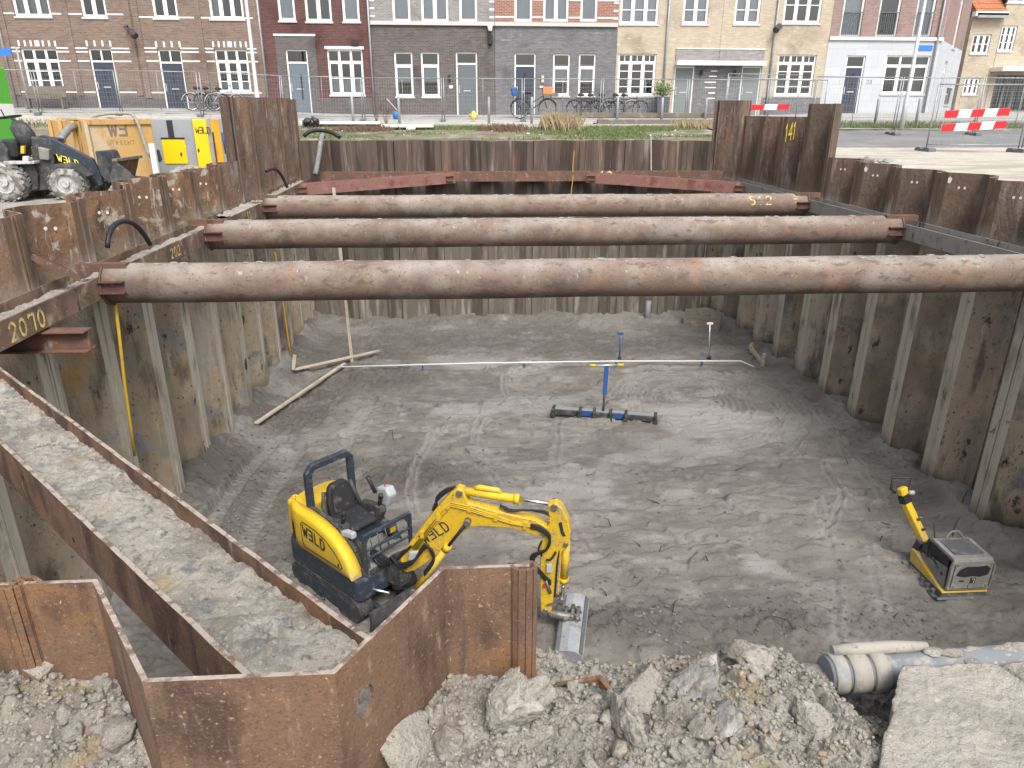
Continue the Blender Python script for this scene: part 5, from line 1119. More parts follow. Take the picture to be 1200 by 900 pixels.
# floor plate, pedals, front rail
MB().mm((.22, -.33, .80), (.80, .46, .815)).build('floor_plate', 'hood_grey', ex)
for y in (-.05, .08, .22): 
    b = MB(); b.bar((.58, y, .83), (.70, y, .92), .08, .015); b.tube([(.60, y, .82), (.52, y, 1.1)], .009, 6); b.build('pedal', 'plate_steel', ex)
b = MB(); zt = 1.33
b.bar((.78, -.33, .80), (.78, -.33, zt), .05, .05, (1, 0, 0)); b.bar((.80, .44, .80), (.80, .44, zt+.02), .05, .05, (1, 0, 0)); b.bar((.78, -.35, zt), (.80, .46, zt+.02), .05, .05); b.bar((.78, -.33, 1.10), (.80, .44, 1.12), .035, .035); b.bar((.78, -.33, .97), (.80, .44, .99), .03, .03)
b.prism([(0, 0), (.12, 0), (0, -.18)], lambda u, v: V((.80, .44-u, zt+v)), (.012, 0, 0)); b.prism([(0, 0), (.12, 0), (0, -.18)], lambda u, v: V((.78, -.33+u, zt+v)), (.012, 0, 0)); b.bevel(.006); b.build('front_rail', 'machine_blue', ex)
b = MB(); b.prism([(.70, .70), (.80, .70), (.80, .80), (.72, 1.05), (.60, 1.16), (.58, 1.1)], xz(-.32), (0, .06, 0)); b.build('front_guard', 'black_dusty', ex)
MB().mm((.40, .26, .99), (.56, .40, 1.10)).build('battery_box', 'black_dusty', ex)
MB().mm((.5605, .28, 1.0), (.563, .38, 1.08)).build('warning_sticker', 'machine_yellow', ex)
# swing post
b = MB(); b.prism([(.72, .44), (1.08, .50), (1.12, .62), (1.10, .92), (1.0, 1.0), (.92, .90), (.86, .72), (.72, .70)], xz(-.02), (0, .20, 0)); b.bevel(.02); b.build('swing_post', 'black_dusty', ex)
b = MB(); b.cyl((.90, .08, .38), (.90, .08, .78), .08, 16); b.build('swing_pin', 'pin_steel', ex)
b = MB(); b.cyl((.38, -.30, .50), (.72, -.20, .52), .04, 12, 0); b.build('swing_cylinder', 'black_dusty', ex); b = MB(); b.cyl((.60, -.33, .47), (1.02, -.16, .47), .02, 10); b.build('swing_rod', 'chrome', ex)
# boom plane
FP = V((-.66, 8.12, 0)); BD = V((.976, -.219, 0)).normalized(); BN = V((BD.y, -BD.x, 0))   # BN points to the camera
def bs(s, z, n=0.0): return FP+BD*s+BN*n+V((0, 0, z))
def bprism(poly, n0, n1, name, mats, bev=.01, parent=ex):
    b = MB(); b.prism(poly, lambda s, z: bs(s, z, n0), BN*(n1-n0)); b.bevel(bev, seg=1); return bw(b, name, mats, parent)
boom = bprism([(-.33, .80), (-.30, .99), (-.18, 1.18), (.05, 1.53), (.24, 1.80), (.42, 2.02), (.50, 2.09), (.58, 2.08), (.61, 1.98), (.64, 1.90), (1.0, 1.815), (1.5, 1.735), (1.66, 1.64), (1.67, 1.56), (1.58, 1.50), (1.42, 1.525), (1.18, 1.58), (.80, 1.575), (.66, 1.54), (.52, 1.42), (.30, 1.16), (.12, .98), (-.10, .80), (-.22, .74)], -.075, .075, 'boom', 'boom_yellow', .012)
fn = lambda u, v: (bs(.055+u*.80-v*.60, 1.235+u*.60+v*.80, .0755), BN)
k = MB(); letters(k, 'WƎLD', fn, .135, .20, 1.18); bw(k, 'logo', 'paint_black', boom)
for i, off in enumerate((0, .030, .058)):    # hard lines along the boom flank
    k = MB(); k.tube([bs(-.12+off*.8, 1.16-off*.5, .092), bs(.22+off*.6, 1.66-off*.55, .092), bs(.42, 1.90-off*.9, .092), bs(.62, 1.87-off, .092), bs(.95, 1.775-off*.8, .092), bs(1.2, 1.70-off*.6, .092), bs(1.45, 1.68-off*.6, .092)], .010, 8); bw(k, 'hydraulic_line', 'boom_yellow', boom)
for i, off in enumerate((.015, .045)):  # slim black tubes added as painted shade in the gaps between the hard lines
    k = MB(); k.tube([bs(-.10+off*.8, 1.17-off*.5, .088), bs(.22+off*.6, 1.66-off*.55, .088), bs(.42, 1.90-off*.9, .088), bs(.62, 1.87-off, .088), bs(.95, 1.775-off*.8, .088), bs(1.2, 1.70-off*.6, .088), bs(1.45, 1.68-off*.6, .088)], .006, 6); bw(k, 'gap_shade', 'hydraulic_hose', boom)
for s_, z_ in ((.02, 1.39), (.25, 1.67), (.66, 1.84), (1.0, 1.745), (1.38, 1.665)):
    k = MB(); k.prism([(-.025, -.05), (.025, -.05), (.03, .05), (-.02, .05)], lambda u, v, s_=s_, z_=z_: bs(s_+u, z_-.01+v, .074), BN*.032); bw(k, 'line_clamp', 'boom_yellow', boom)
def pin(s, z, n0, n1, r_, parent, name='pin'):
    k = MB(); k.cyl(bs(s, z, n0), bs(s, z, n1), r_, 16); bw(k, name, 'pin_steel', parent)
pin(-.24, .86, -.12, .12, .045, boom); pin(.535, 2.035, -.10, .10, .042, boom); pin(.64, 1.63, -.10, .11, .035, boom); pin(1.62, 1.58, -.11, .11, .04, boom)
# lift cylinder under the boom
lc = MB(); lc.cyl(bs(-.12, .50, .13), bs(.36, 1.24, .13), .045, 18); lc = bw(lc, 'lift_cylinder', 'boom_yellow')
k = MB(); k.cyl(bs(.36, 1.24, .13), bs(.64, 1.65, .13), .022, 12); bw(k, 'piston_rod', 'hydraulic_hose', lc)
k = MB(); k.cyl(bs(.64, 1.65, .08), bs(.64, 1.65, .17), .045, 14); bw(k, 'rod_end', 'pin_steel', lc); k = MB(); k.cyl(bs(-.12, .50, .07), bs(-.12, .50, .18), .055, 14); bw(k, 'cylinder_foot', 'pin_steel', lc)
k = MB(); k.cyl(bs(.33, 1.195, .13), bs(.385, 1.28, .13), .052, 18); bw(k, 'gland', 'boom_yellow', lc)
# arm cylinder on top
ac = MB(); ac.cyl(bs(.54, 2.03, 0), bs(1.27, 1.975, 0), .055, 20); ac = bw(ac, 'arm_cylinder', 'machine_yellow')
k = MB(); k.cyl(bs(1.22, 1.979, 0), bs(1.29, 1.974, 0), .066, 20); bw(k, 'gland', 'machine_yellow', ac); k = MB(); k.cyl(bs(1.27, 1.975, 0), bs(1.72, 1.94, 0), .026, 14); bw(k, 'piston_rod', 'chrome', ac)
k = MB(); k.cyl(bs(1.74, 1.94, -.09), bs(1.74, 1.94, .09), .045, 16); bw(k, 'rod_end', 'pin_steel', ac)
k = MB(); k.tube([bs(.72, 2.08, .0), bs(.78, 2.095, 0), bs(1.02, 2.075, 0), bs(1.06, 2.04, 0)], [.03, .04, .035, .02], 10); bw(k, 'valve_block', 'machine_yellow', ac)
# arm
arm = bprism([(1.66, 1.96), (1.76, 2.00), (1.84, 1.93), (1.92, 1.76), (1.955, 1.58), (1.94, 1.40), (1.86, 1.30), (1.80, 1.12), (1.76, .55), (1.74, .36), (1.66, .28), (1.60, .34), (1.585, .55), (1.575, 1.10), (1.585, 1.42), (1.60, 1.56), (1.68, 1.68)], -.07, .07, 'arm', 'boom_yellow', .012)
pin(1.74, 1.94, -.085, .085, .035, arm); pin(1.66, .36, -.10, .10, .035, arm); pin(1.90, 1.42, -.095, .095, .03, arm)
k = MB(); k.prism([(1.80, 1.72), (1.84, 1.74), (1.87, 1.60), (1.90, 1.54), (1.86, 1.53), (1.83, 1.58)], lambda s, z: bs(s, z, .0705), BN*.004); bw(k, 'slot_mark', 'paint_black', arm)
bc = MB(); bc.cyl(bs(1.905, 1.42, .0), bs(1.885, .80, .0), .050, 18); bc = bw(bc, 'bucket_cylinder', 'boom_yellow')
k = MB(); k.cyl(bs(1.885, .80, 0), bs(1.87, .56, 0), .024, 12); bw(k, 'piston_rod', 'chrome', bc); k = MB(); k.cyl(bs(1.888, .86, 0), bs(1.886, .79, 0), .06, 18); bw(k, 'gland', 'boom_yellow', bc)
k = MB(); k.bar(bs(1.84, 1.30, .035), bs(1.82, .62, .035), .02, .02, BN); bw(k, 'guard_bar', 'boom_yellow', bc)
# linkage
for n in (-.065, .065):
    k = MB(); k.bar(bs(1.87, .55, n), bs(1.68, .46, n), .018, .06, BN); bw(k, 'link', 'pin_steel', arm)
k = MB(); k.bar(bs(1.87, .56, 0), bs(1.83, .30, 0), .07, .07, BN); bw(k, 'bucket_link', 'pin_steel', arm); pin(1.87, .55, -.09, .09, .03, arm)
# bucket : broad tilted grading bucket
BT = V((-.235, -.95, -.20)).normalized(); BC = V((1.30, 7.545, .225)); BX = BD; BZ = BT.cross(BX).normalized()
if BZ.z < 0: BZ = -BZ
prof = [(-.205, -.13), (-.19, -.02), (-.13, .055), (-.03, .085), (.07, .075), (.135, .03), (.175, -.06), (.165, -.16), (.12, -.22)]
inner = [(p[0]*.93, p[1]-.016) for p in prof]
b = MB(); 
for i in range(len(prof)-1):
    q = [prof[i], prof[i+1], inner[i+1], inner[i]]; b.prism(q, lambda u, v: BC+BX*u+BZ*v-BT*.46, BT*.92)
bk = bw(b, 'bucket', 'bucket_steel')
for e in (-.468, .46):
    k = MB(); k.prism(prof, lambda u, v: BC+BX*u+BZ*v+BT*e, BT*.01); bw(k, 'side_plate', 'bucket_steel', bk)
k = MB(); k.bar(BC+BX*-.21+BZ*-.15-BT*.47, BC+BX*-.21+BZ*-.15+BT*.47, .02, .08, BZ); bw(k, 'cutting_edge', 'plate_steel', bk)
k = MB(); k.bar(BC+BX*.14+BZ*.035-BT*.455, BC+BX*.14+BZ*.035+BT*.455, .05, .02, BZ+BX*.8); bw(k, 'wear_strip', 'plate_steel', bk)
for e in (-.10, .02):
    k = MB(); k.prism([(-.16, .06), (.10, .07), (.08, .14), (.0, .20), (-.05, .15), (-.14, .13)], lambda u, v: BC+BX*u+BZ*v-BT*.06+BT*e, BT*.025); k.bevel(.006); bw(k, 'hinge_ear', 'pin_steel', bk)
for q0_, q1_ in (((-.02, .15), (0, 0)), ((.05, .12), (0, 0)), ((-.11, .10), (0, 0))):
    k = MB(); k.cyl(BC+BX*q0_[0]+BZ*q0_[1]-BT*.20, BC+BX*q0_[0]+BZ*q0_[1]+BT*.02, .028, 12); bw(k, 'hinge_pin', 'pin_steel', bk)
k = MB(); k.tube([bs(1.68, .33, .0), bs(1.74, .30, .05), BC+BZ*.13-BT*.02], [.05, .06, .05], 10); bw(k, 'coupler', 'pin_steel', bk)
# hoses
def bh(pts, r_=.018, name='hydraulic_hose', mat='hydraulic_hose'):
    P = [V(p) for p in pts]; o = []
    for i in range(len(P)-1):   # Catmull-Rom
        p0_, p1_, p2_, p3_ = P[max(0, i-1)], P[i], P[i+1], P[min(len(P)-1, i+2)]
        for t_ in [j/6 for j in range(6)]:
            o.append(.5*((2*p1_)+(p2_-p0_)*t_+(2*p0_-5*p1_+4*p2_-p3_)*t_*t_+(3*p1_-p0_-3*p2_+p3_)*t_**3))
    o.append(P[-1]); bw(MB().tube(o, r_, 7), name, mat)
for i in range(3):
    o_ = i*.03; bh([bs(-.42, .95+o_, .05+o_), bs(-.28, .93-o_, .14), bs(-.08, 1.02, .15+o_), bs(.06, 1.20+o_, .13), bs(.16, 1.20-o_, .15), bs(.18, 1.06-o_, .16), bs(.05, .85-o_, .16)], .017)
for i in range(4):
    o_ = i*.03; bh([bs(-.75, .95, -.10+o_), bs(-.58, .93-o_, .0+o_), bs(-.40, .90+o_, .06), bs(-.28, 1.02, .08-o_), bs(-.14, 1.18, .09)], .019)
for i in range(3):
    o_ = i*.025; bh([bs(.16+o_, 1.72, .03-o_), bs(.22, 1.86+o_, .02), bs(.34, 1.98+o_, .0), bs(.46, 2.07, -.02)], .016)
for i in range(3):
    o_ = i*.024; bh([bs(1.45, 1.675-o_, .09), bs(1.58, 1.66-o_, .10), bs(1.70, 1.56-o_, .13), bs(1.66, 1.36, .14), bs(1.54-o_, 1.26, .13), bs(1.50-o_*.6, 1.14, .12), bs(1.60, .98-o_, .10), bs(1.72, .84-o_, .085)], .017)
bh([bs(1.60, 1.46, .10), bs(1.56, 1.34, .12), bs(1.60, 1.24, .11)], .014); bh([bs(1.78, 1.30, .08), bs(1.72, 1.20, .11), bs(1.66, 1.18, .10)], .014); bh([bs(1.82, 1.32, .06), bs(1.80, 1.1, .08), bs(1.79, .8, .08), bs(1.78, .6, .07)], .012)
for i in range(2):
    o_ = i*.03; bh([bs(1.05, 1.88, .02+o_), bs(1.2, 1.84, .05+o_), bs(1.42, 1.86, .05), bs(1.62, 1.86-o_, .05), bs(1.70, 1.80, .06)], .013)
k = MB(); k.prism([(0, 0), (.16, .05), (.15, .17), (.02, .14)], lambda u, v: bs(-.18+u, .98+v, .10), BN*.05); k.bevel(.015); bw(k, 'work_lamp', 'grey_plastic')
k = MB(); k.box(bs(1.70, 1.06, .10), (.07, .05, .11)); bw(k, 'valve', 'grey_plastic'); k = MB(); k.tube([bs(1.66, .86, .09), bs(1.72, .66, .085)], .022, 10); bw(k, 'quick_coupling', 'pin_steel'); k = MB(); k.box(bs(1.635, .76, .08), (.03, .03, .05)); bw(k, 'red_cap', 'red_reflect')

# ================================================================== plate compactor
pc = empty('plate_compactor', (6.98, 8.42, 0)); tag(pc, 'yellow and grey plate compactor with a raised handle near the right wall', 'plate compactor'); O = wo_(pc)
b = MB(); b.prism([(0, .05), (.06, .0), (.80, .0), (.90, .06), (.90, .085), (.78, .03), (.10, .03), (.02, .075)], lambda u, v: V((6.585, 7.94+u, v+.02)), (.81, 0, 0)); b.build('base_plate', 'plate_steel', pc, O)
b = MB()
for i in range(5): b.mm((6.60, 8.10+i*.13, .05), (6.66, 8.15+i*.13, .12))
b.mm((6.66, 7.99, .052), (7.33, 8.80, .13)); b.build('plate_rib', 'plate_steel', pc, O)
b = MB(); b.prism([(7.985, .135), (8.78, .135), (8.80, .36), (8.68, .36), (8.10, .19), (7.98, .17)], lambda u, v: V((6.66, u, v)), (.68, 0, 0)); b.bevel(.012); b.build('lower_body', 'machine_yellow', pc, O)
# hood: open roll-over frame with front shield
b = MB(); b.prism([(8.03, .20), (8.70, .34), (8.66, .55), (8.58, .60), (8.52, .44), (8.30, .34), (8.06, .30)], lambda u, v: V((6.72, u, v)), (.56, 0, 0)); b.bevel(.015); b.build('engine_block', 'black_dusty', pc, O)
b = MB(); b.prism([(8.04, .205), (8.62, .345), (8.62, .40), (8.40, .46), (8.06, .52)], lambda u, v: V((6.695, u, v)), (.022, 0, 0)); b.build('side_shield', 'hood_grey', pc, O)
b = MB(); b.cyl((6.694, 8.13, .38), (6.698, 8.13, .38), .03, 12); b.build('side_hole', 'black_plastic', pc, O)
b = MB(); fr = [(6.70, .20), (7.31, .20), (7.34, .26), (7.35, .58), (7.31, .66), (7.24, .69), (6.78, .69), (6.71, .66), (6.69, .58)]
b.prism(fr, lambda u, v: V((u, 7.965, v)), (0, .05, 0)); b.bevel(.014, seg=2); fs = b.build('front_shield', 'hood_grey', pc, O)
k = MB(); k.prism([(6.78, .46), (6.82, .55), (6.92, .60), (7.08, .595), (7.20, .615), (7.27, .56), (7.25, .46), (7.14, .425), (7.02, .44), (6.90, .42)], lambda u, v: V((u, 7.9635, v)), (0, -.002, 0)); k.build('front_opening', 'black_plastic', fs, O)
k = MB(); k.mm((6.85, 7.962, .345), (6.92, 7.9645, .375)); k.build('label_plate', 'paint_black', fs, O)
k = MB(); k.mm((7.01, 7.962, .32), (7.09, 7.9645, .41)); k.build('label_plate', 'paint_black', fs, O)
k = MB(); letters(k, '7', plane_fn((7.03, 7.962, .335), (1, 0, 0), (0, 0, 1)), .06, .2); k.build('label_figure', 'paint_white', fs, O)
k = MB(); k.mm((6.74, 7.9625, .228), (7.28, 7.9645, .236)); k.mm((6.995, 7.9625, .236), (7.005, 7.9645, .29)); k.build('shield_seam', 'paint_black', fs, O)
k = MB(); k.prism([(6.73, .26), (6.745, .25), (6.745, .64), (6.73, .63)], lambda u, v: V((u, 7.9633, v)), (0, -.004, 0)); k.build('edge_strip', 'black_dusty', fs, O)
k = MB(); k.prism([(7.295, .25), (7.31, .26), (7.31, .63), (7.295, .64)], lambda u, v: V((u, 7.9633, v)), (0, -.004, 0)); k.build('edge_strip', 'black_dusty', fs, O)
for i, (xh, zh) in enumerate(((6.78, .63), (7.26, .63), (6.78, .27), (7.26, .27))): MB().cyl((xh, 7.966, zh), (xh, 7.955, zh), .012, 8).build('bolt', 'pin_steel', fs, O)
k = MB(); k.tube([(6.86, 7.99, .50), (6.95, 7.985, .46), (7.08, 7.985, .53), (7.2, 7.99, .50)], .018, 7); k.build('cable', 'rubber', fs, O)
k = MB(); k.mm((6.80, 8.10, .7155), (7.24, 8.46, .722)); k.bevel(.004); k.build('top_panel', 'plate_steel', pc, O)
b = MB(); b.prism([(8.06, .50), (8.08, .655), (8.50, .655), (8.50, .44), (8.36, .40)], lambda u, v: V((6.712, u, v)), (.01, 0, 0)); b.build('side_opening', 'black_plastic', pc, O)
k = MB(); k.tube([(6.70, 8.20, .40), (6.68, 8.35, .50), (6.70, 8.50, .42), (6.74, 8.62, .38)], .014, 7); k.build('fuel_hose', 'rubber', pc, O)
b = MB(); b.prism([(7.99, .675), (8.02, .70), (8.50, .715), (8.56, .69), (8.56, .66), (7.99, .655)], lambda u, v: V((6.73, u, v)), (.58, 0, 0)); b.bevel(.012, seg=2); b.build('hood_top', 'hood_grey', pc, O)
b = MB()
for x in (6.72, 7.32): b.bar((x, 8.54, .30), (x, 8.54, .69), .035, .035, (0, 1, 0)); b.bar((x, 8.54, .68), (x, 8.0, .67), .03, .03)
b.build('guard_frame', 'black_dusty', pc, O)
b = MB(); b.tube(arc((7.05, 8.48, .70), .13, 0, 180, 12, (1, 0, 0), (0, .25, 1)), .014, 8); b.build('lifting_loop', 'hood_grey', pc, O)
hA = at_y(1083, 634, 8.74); hB2 = at_y(1061, 588, 8.98); hC = at_y(1057, 571, 9.04)
b = MB(); b.bar(hA, hB2, .13, .10, (0, -.4, 1)); b.bevel(.02, seg=2); hd = b.build('handle_bar', 'machine_yellow', pc, O)
b = MB(); b.bar(hA+V((0, .06, -.22)), hA+V((0, .0, .02)), .2, .12, (0, 1, 0)); b.bevel(.02); b.build('handle_hinge', 'black_dusty', pc, O)
b = MB(); b.bar(hB2-(hB2-hA)*.02, hB2+(hC-hB2)*.45, .14, .11, (0, -.4, 1)); b.build('handle_collar', 'black_plastic', hd, O)
b = MB(); b.bar(hB2+(hC-hB2)*.45, hC, .14, .10, (0, -.4, 1)); b.bevel(.02); b.build('handle_head', 'machine_yellow', hd, O)
g0 = hC+V((-.07, 0, -.06)); b = MB(); b.tube([g0+V((-.02, 0, -.03)), g0+V((-.08, .02, .02)), g0+V((-.04, .10, .17)), g0+V((.26, .10, .17)), g0+V((.22, .02, -.02)), g0+V((.12, 0, -.06))], .022, 8); b.build('grip', 'black_plastic', hd, O)
pm = hA*.5+hB2*.5+V((0, -.055, .045))
b = MB(); b.box(pm+V((.02, -.0, .03)), (.05, .02, .09), Matrix.Rotation(.5, 3, 'X')); b.build('handle_sticker', 'wood_old', hd, O); b = MB(); b.box(hA*.72+hB2*.28+V((.03, -.055, .045)), (.05, .02, .04), Matrix.Rotation(.5, 3, 'X')); b.build('handle_sticker', 'paint_black', hd, O)
MB().cyl(hB2+(hC-hB2)*.6+V((.06, -.03, .02)), hB2+(hC-hB2)*.6+V((.14, -.03, .02)), .035, 10).build('side_knob', 'grey_plastic', hd, O)
# ================================================================== houses
YFAC = 36.4
def win_part(root, u0, u1, v0, v1, cols=1, transom=.28, bars=0, tbars=0, sill='sill_grey', blind=None, frame='white_paint', depth=.10, top=True, sillz=True, rnd=random):
    """window (> pane, sill, blind); frame, transom and glazing bars are one mesh"""
    f = .065; y = depth-.03
    b = MB(); b.mm((u0, y, v0), (u0+f, y+.07, v1)); b.mm((u1-f, y, v0), (u1, y+.07, v1)); b.mm((u0+f, y, v0), (u1-f, y+.07, v0+f)); b.mm((u0+f, y, v1-f), (u1-f, y+.07, v1))
    w_ = u1-u0; vt = v1-(v1-v0)*transom
    for i in range(1, cols): c = u0+w_*i/cols; b.mm((c-.05, y+.002, v0+f), (c+.05, y+.068, v1-f))
    xs_ = [u0+w_*i/cols for i in range(cols+1)]
    for i in range(cols):
        a, c = xs_[i]+(.05 if i else f), xs_[i+1]-(.05 if i < cols-1 else f)
        if transom > 0: b.mm((a, y+.003, vt-.045), (c, y+.066, vt+.045))
        a2, c2, t2 = a, c, (vt-.045 if transom > 0 else v1-f)
        # casement
        b.mm((a2, y+.012, v0+f), (a2+.035, y+.06, t2)); b.mm((c2-.035, y+.012, v0+f), (c2, y+.06, t2)); b.mm((a2+.035, y+.012, v0+f), (c2-.035, y+.06, v0+f+.04)); b.mm((a2+.035, y+.012, t2-.035), (c2-.035, y+.06, t2))
        for j in range(1, bars+1):
            zz = v0+f+(t2-v0-f)*j/(bars+1); b.mm((a2+.035, y+.02, zz-.016), (c2-.035, y+.055, zz+.016))
        for j in range(1, tbars+1):
            xx = a+(c-a)*j/(tbars+1); b.mm((xx-.016, y+.02, vt+.045), (xx+.016, y+.055, v1-f))
    wn = b.build('window', frame, root)
    MB().face([(u0+.03, y+.035, v0+.03), (u1-.03, y+.035, v0+.03), (u1-.03, y+.035, v1-.03), (u0+.03, y+.035, v1-.03)]) if False else None
    k = MB(); k.face([(u0+.03, y+.04, v0+.03), (u1-.03, y+.04, v0+.03), (u1-.03, y+.04, v1-.03), (u0+.03, y+.04, v1-.03)]); k.build('pane', 'glass', wn, fix=False)
    if sillz: MB().mm((u0-.05, -.045, v0-.085), (u1+.05, depth-.032, v0-.002)).build('sill', sill, wn)
    if blind:
        for (f0, f1, g0, g1, m_) in blind:
            k = MB(); k.face([(u0+w_*f0, y+.16, v0+(v1-v0)*g0), (u0+w_*f1, y+.16, v0+(v1-v0)*g0), (u0+w_*f1, y+.16, v0+(v1-v0)*g1), (u0+w_*f0, y+.16, v0+(v1-v0)*g1)]); k.build('blind', m_, wn, fix=False)
    return wn
def door_part(root, u0, u1, v0, v1, fan=.2, mat='door_navy', frame='white_paint', slits=True, depth=.10, mullion=False):
    f = .06; y = depth-.03; vt = v1-(v1-v0)*fan
    b = MB(); b.mm((u0+f, y+.015, v0+.02), (u1-f, y+.06, vt-.03)); d = b.build('door', mat, root)
    b = MB(); b.mm((u0, y, v0), (u0+f, y+.07, v1)); b.mm((u1-f, y, v0), (u1, y+.07, v1)); b.mm((u0+f, y, v1-f), (u1-f, y+.07, v1))
    if fan > 0: b.mm((u0+f, y+.002, vt-.03), (u1-f, y+.068, vt+.04))
    if mullion: b.mm(((u0+u1)/2-.03, y+.003, vt+.04), ((u0+u1)/2+.03, y+.066, v1-f))
    b.build('frame', frame, d)
    if fan > 0:
        k = MB(); k.face([(u0+f, y+.035, vt+.04), (u1-f, y+.035, vt+.04), (u1-f, y+.035, v1-f), (u0+f, y+.035, v1-f)]); k.build('fanlight', 'glass', d, fix=False)
    um = (u0+u1)/2; h_ = vt-v0
    if slits:
        b = MB()
        for q in (.28, .42, .62, .78): b.mm((um-.05, y+.009, v0+h_*q), (um+.05, y+.0152, v0+h_*(q+.09)))
        b.build('glazing', 'paint_black', d)
    MB().mm((um-.16, y+.006, v0+h_*.48), (um+.16, y+.0152, v0+h_*.48+.05)).build('letter_slot', 'rail_alu', d)
    b = MB(); b.mm((u0+f+.05, y-.02, v0+h_*.44), (u0+f+.085, y+.0152, v0+h_*.60)); b.build('handle', 'rail_alu', d)
    MB().mm((u0-.05, -.20, v0-.10), (u1+.05, y+.07, v0)).build('doorstep', 'sill_grey', d)
    return d
def house(name, label, x0, x1, zb, H, split, mats, ops, loc=None, rz=0, depth=9, roof='roof_tile', roofh=3.2, eave=.35, group='row houses across the street', reveal=.14):
    """ops: (kind, u0,u1,v0,v1, kwargs) in local metres"""
    root = empty(name, loc or (x0, YFAC, zb), rz); tag(root, label, 'house', group)
    W = x1-x0; g_ = .006
    us = sorted(set([g_, W-g_]+[q for o in ops for q in (o[1], o[2])])); vs_ = sorted(set([0, H]+([split] if split else [])+[q for o in ops for q in (o[3], o[4])]))
    b = MB()
    for a, c in zip(us[:-1], us[1:]):
        for d, e in zip(vs_[:-1], vs_[1:]):
            if any(o[1] <= (a+c)/2 <= o[2] and o[3] <= (d+e)/2 <= o[4] for o in ops): continue
            b.face([(a, 0, d), (c, 0, d), (c, 0, e), (a, 0, e)], 1 if split and (d+e)/2 > split else 0)
    for o in ops:
        _, a, c, d, e = o[:5]; r_ = reveal; m_ = 1 if split and (d+e)/2 > split else 0
        b.face([(a, 0, d), (a, r_, d), (a, r_, e), (a, 0, e)][::-1], m_); b.face([(c, 0, d), (c, r_, d), (c, r_, e), (c, 0, e)], m_)
        b.face([(a, 0, e), (a, r_, e), (c, r_, e), (c, 0, e)][::-1], m_); b.face([(a, 0, d), (a, r_, d), (c, r_, d), (c, 0, d)], m_)
        q = 1.2    # the room behind
        b.face([(a, r_, d), (a, q, d), (a, q, e), (a, r_, e)], 2); b.face([(c, r_, d), (c, q, d), (c, q, e), (c, r_, e)], 2)
        b.face([(a, r_, e), (a, q, e), (c, q, e), (c, r_, e)], 2); b.face([(a, r_, d), (a, q, d), (c, q, d), (c, r_, d)], 2); b.face([(a, q, d), (c, q, d), (c, q, e), (a, q, e)], 2)
    b.face([(g_, 0, 0), (g_, 0, H), (g_, depth, H), (g_, depth, 0)], 0); b.face([(W-g_, 0, 0), (W-g_, depth, 0), (W-g_, depth, H), (W-g_, 0, H)], 0); b.face([(g_, depth, 0), (g_, depth, H), (W-g_, depth, H), (W-g_, depth, 0)], 0)
    b.build('wall', list(mats)+['room_dark'] if len(mats) == 2 else [mats[0], mats[0], 'room_dark'], root, fix=False)
    if roof:
        b = MB(); b.prism([(-eave, 0), (depth/2, roofh), (depth+eave, 0), (depth+eave, -.12), (-eave, -.12)], lambda u, v: V((g_, u, H+.14+v)), (W-2*g_, 0, 0)); b.build('roof', roof, root)
        MB().mm((g_, -eave-.10, H-.12), (W-g_, -eave-.012, H+.02)).build('gutter', 'zinc', root)
    for o in ops:
        kw = o[5] if len(o) > 5 else {}
        (win_part if o[0] == 'w' else door_part)(root, *o[1:5], **kw)
    return root
def pxop(x0w, zb, kind, xa, xb, ya, yb, kw=None, base=None):
    ymid = (ya+yb)/2
    u0 = at_y(xa, ymid, YFAC).x-x0w; u1 = at_y(xb, ymid, YFAC).x-x0w; xm = (xa+xb)/2
    v1 = at_y(xm, ya, YFAC).z-zb; v0 = at_y(xm, yb, YFAC).z-zb
    if base is not None: v0 = base
    return (kind, u0, u1, v0, v1, kw or {})
def boxp(root, name, a, b_, mat): return MB().mm(a, b_).build(name, mat, root)
DARK = None
BL = [(0, 1, 0, 1, 'blind')]; CU = [(0, .32, 0, 1, 'curtain'), (.68, 1, 0, 1, 'curtain')]; HALF = [(0, 1, .34, .75, 'blind')]; LOW = [(0, 1, 0, .38, 'blind')]; ONE_ = [(.0, .30, 0, 1, 'curtain')]
def downpipe(root, u, H, y=-.09): 
    b = MB(); b.tube([(u, y, .1), (u, y, H)], .05, 8); b.build('downpipe', 'zinc', root)

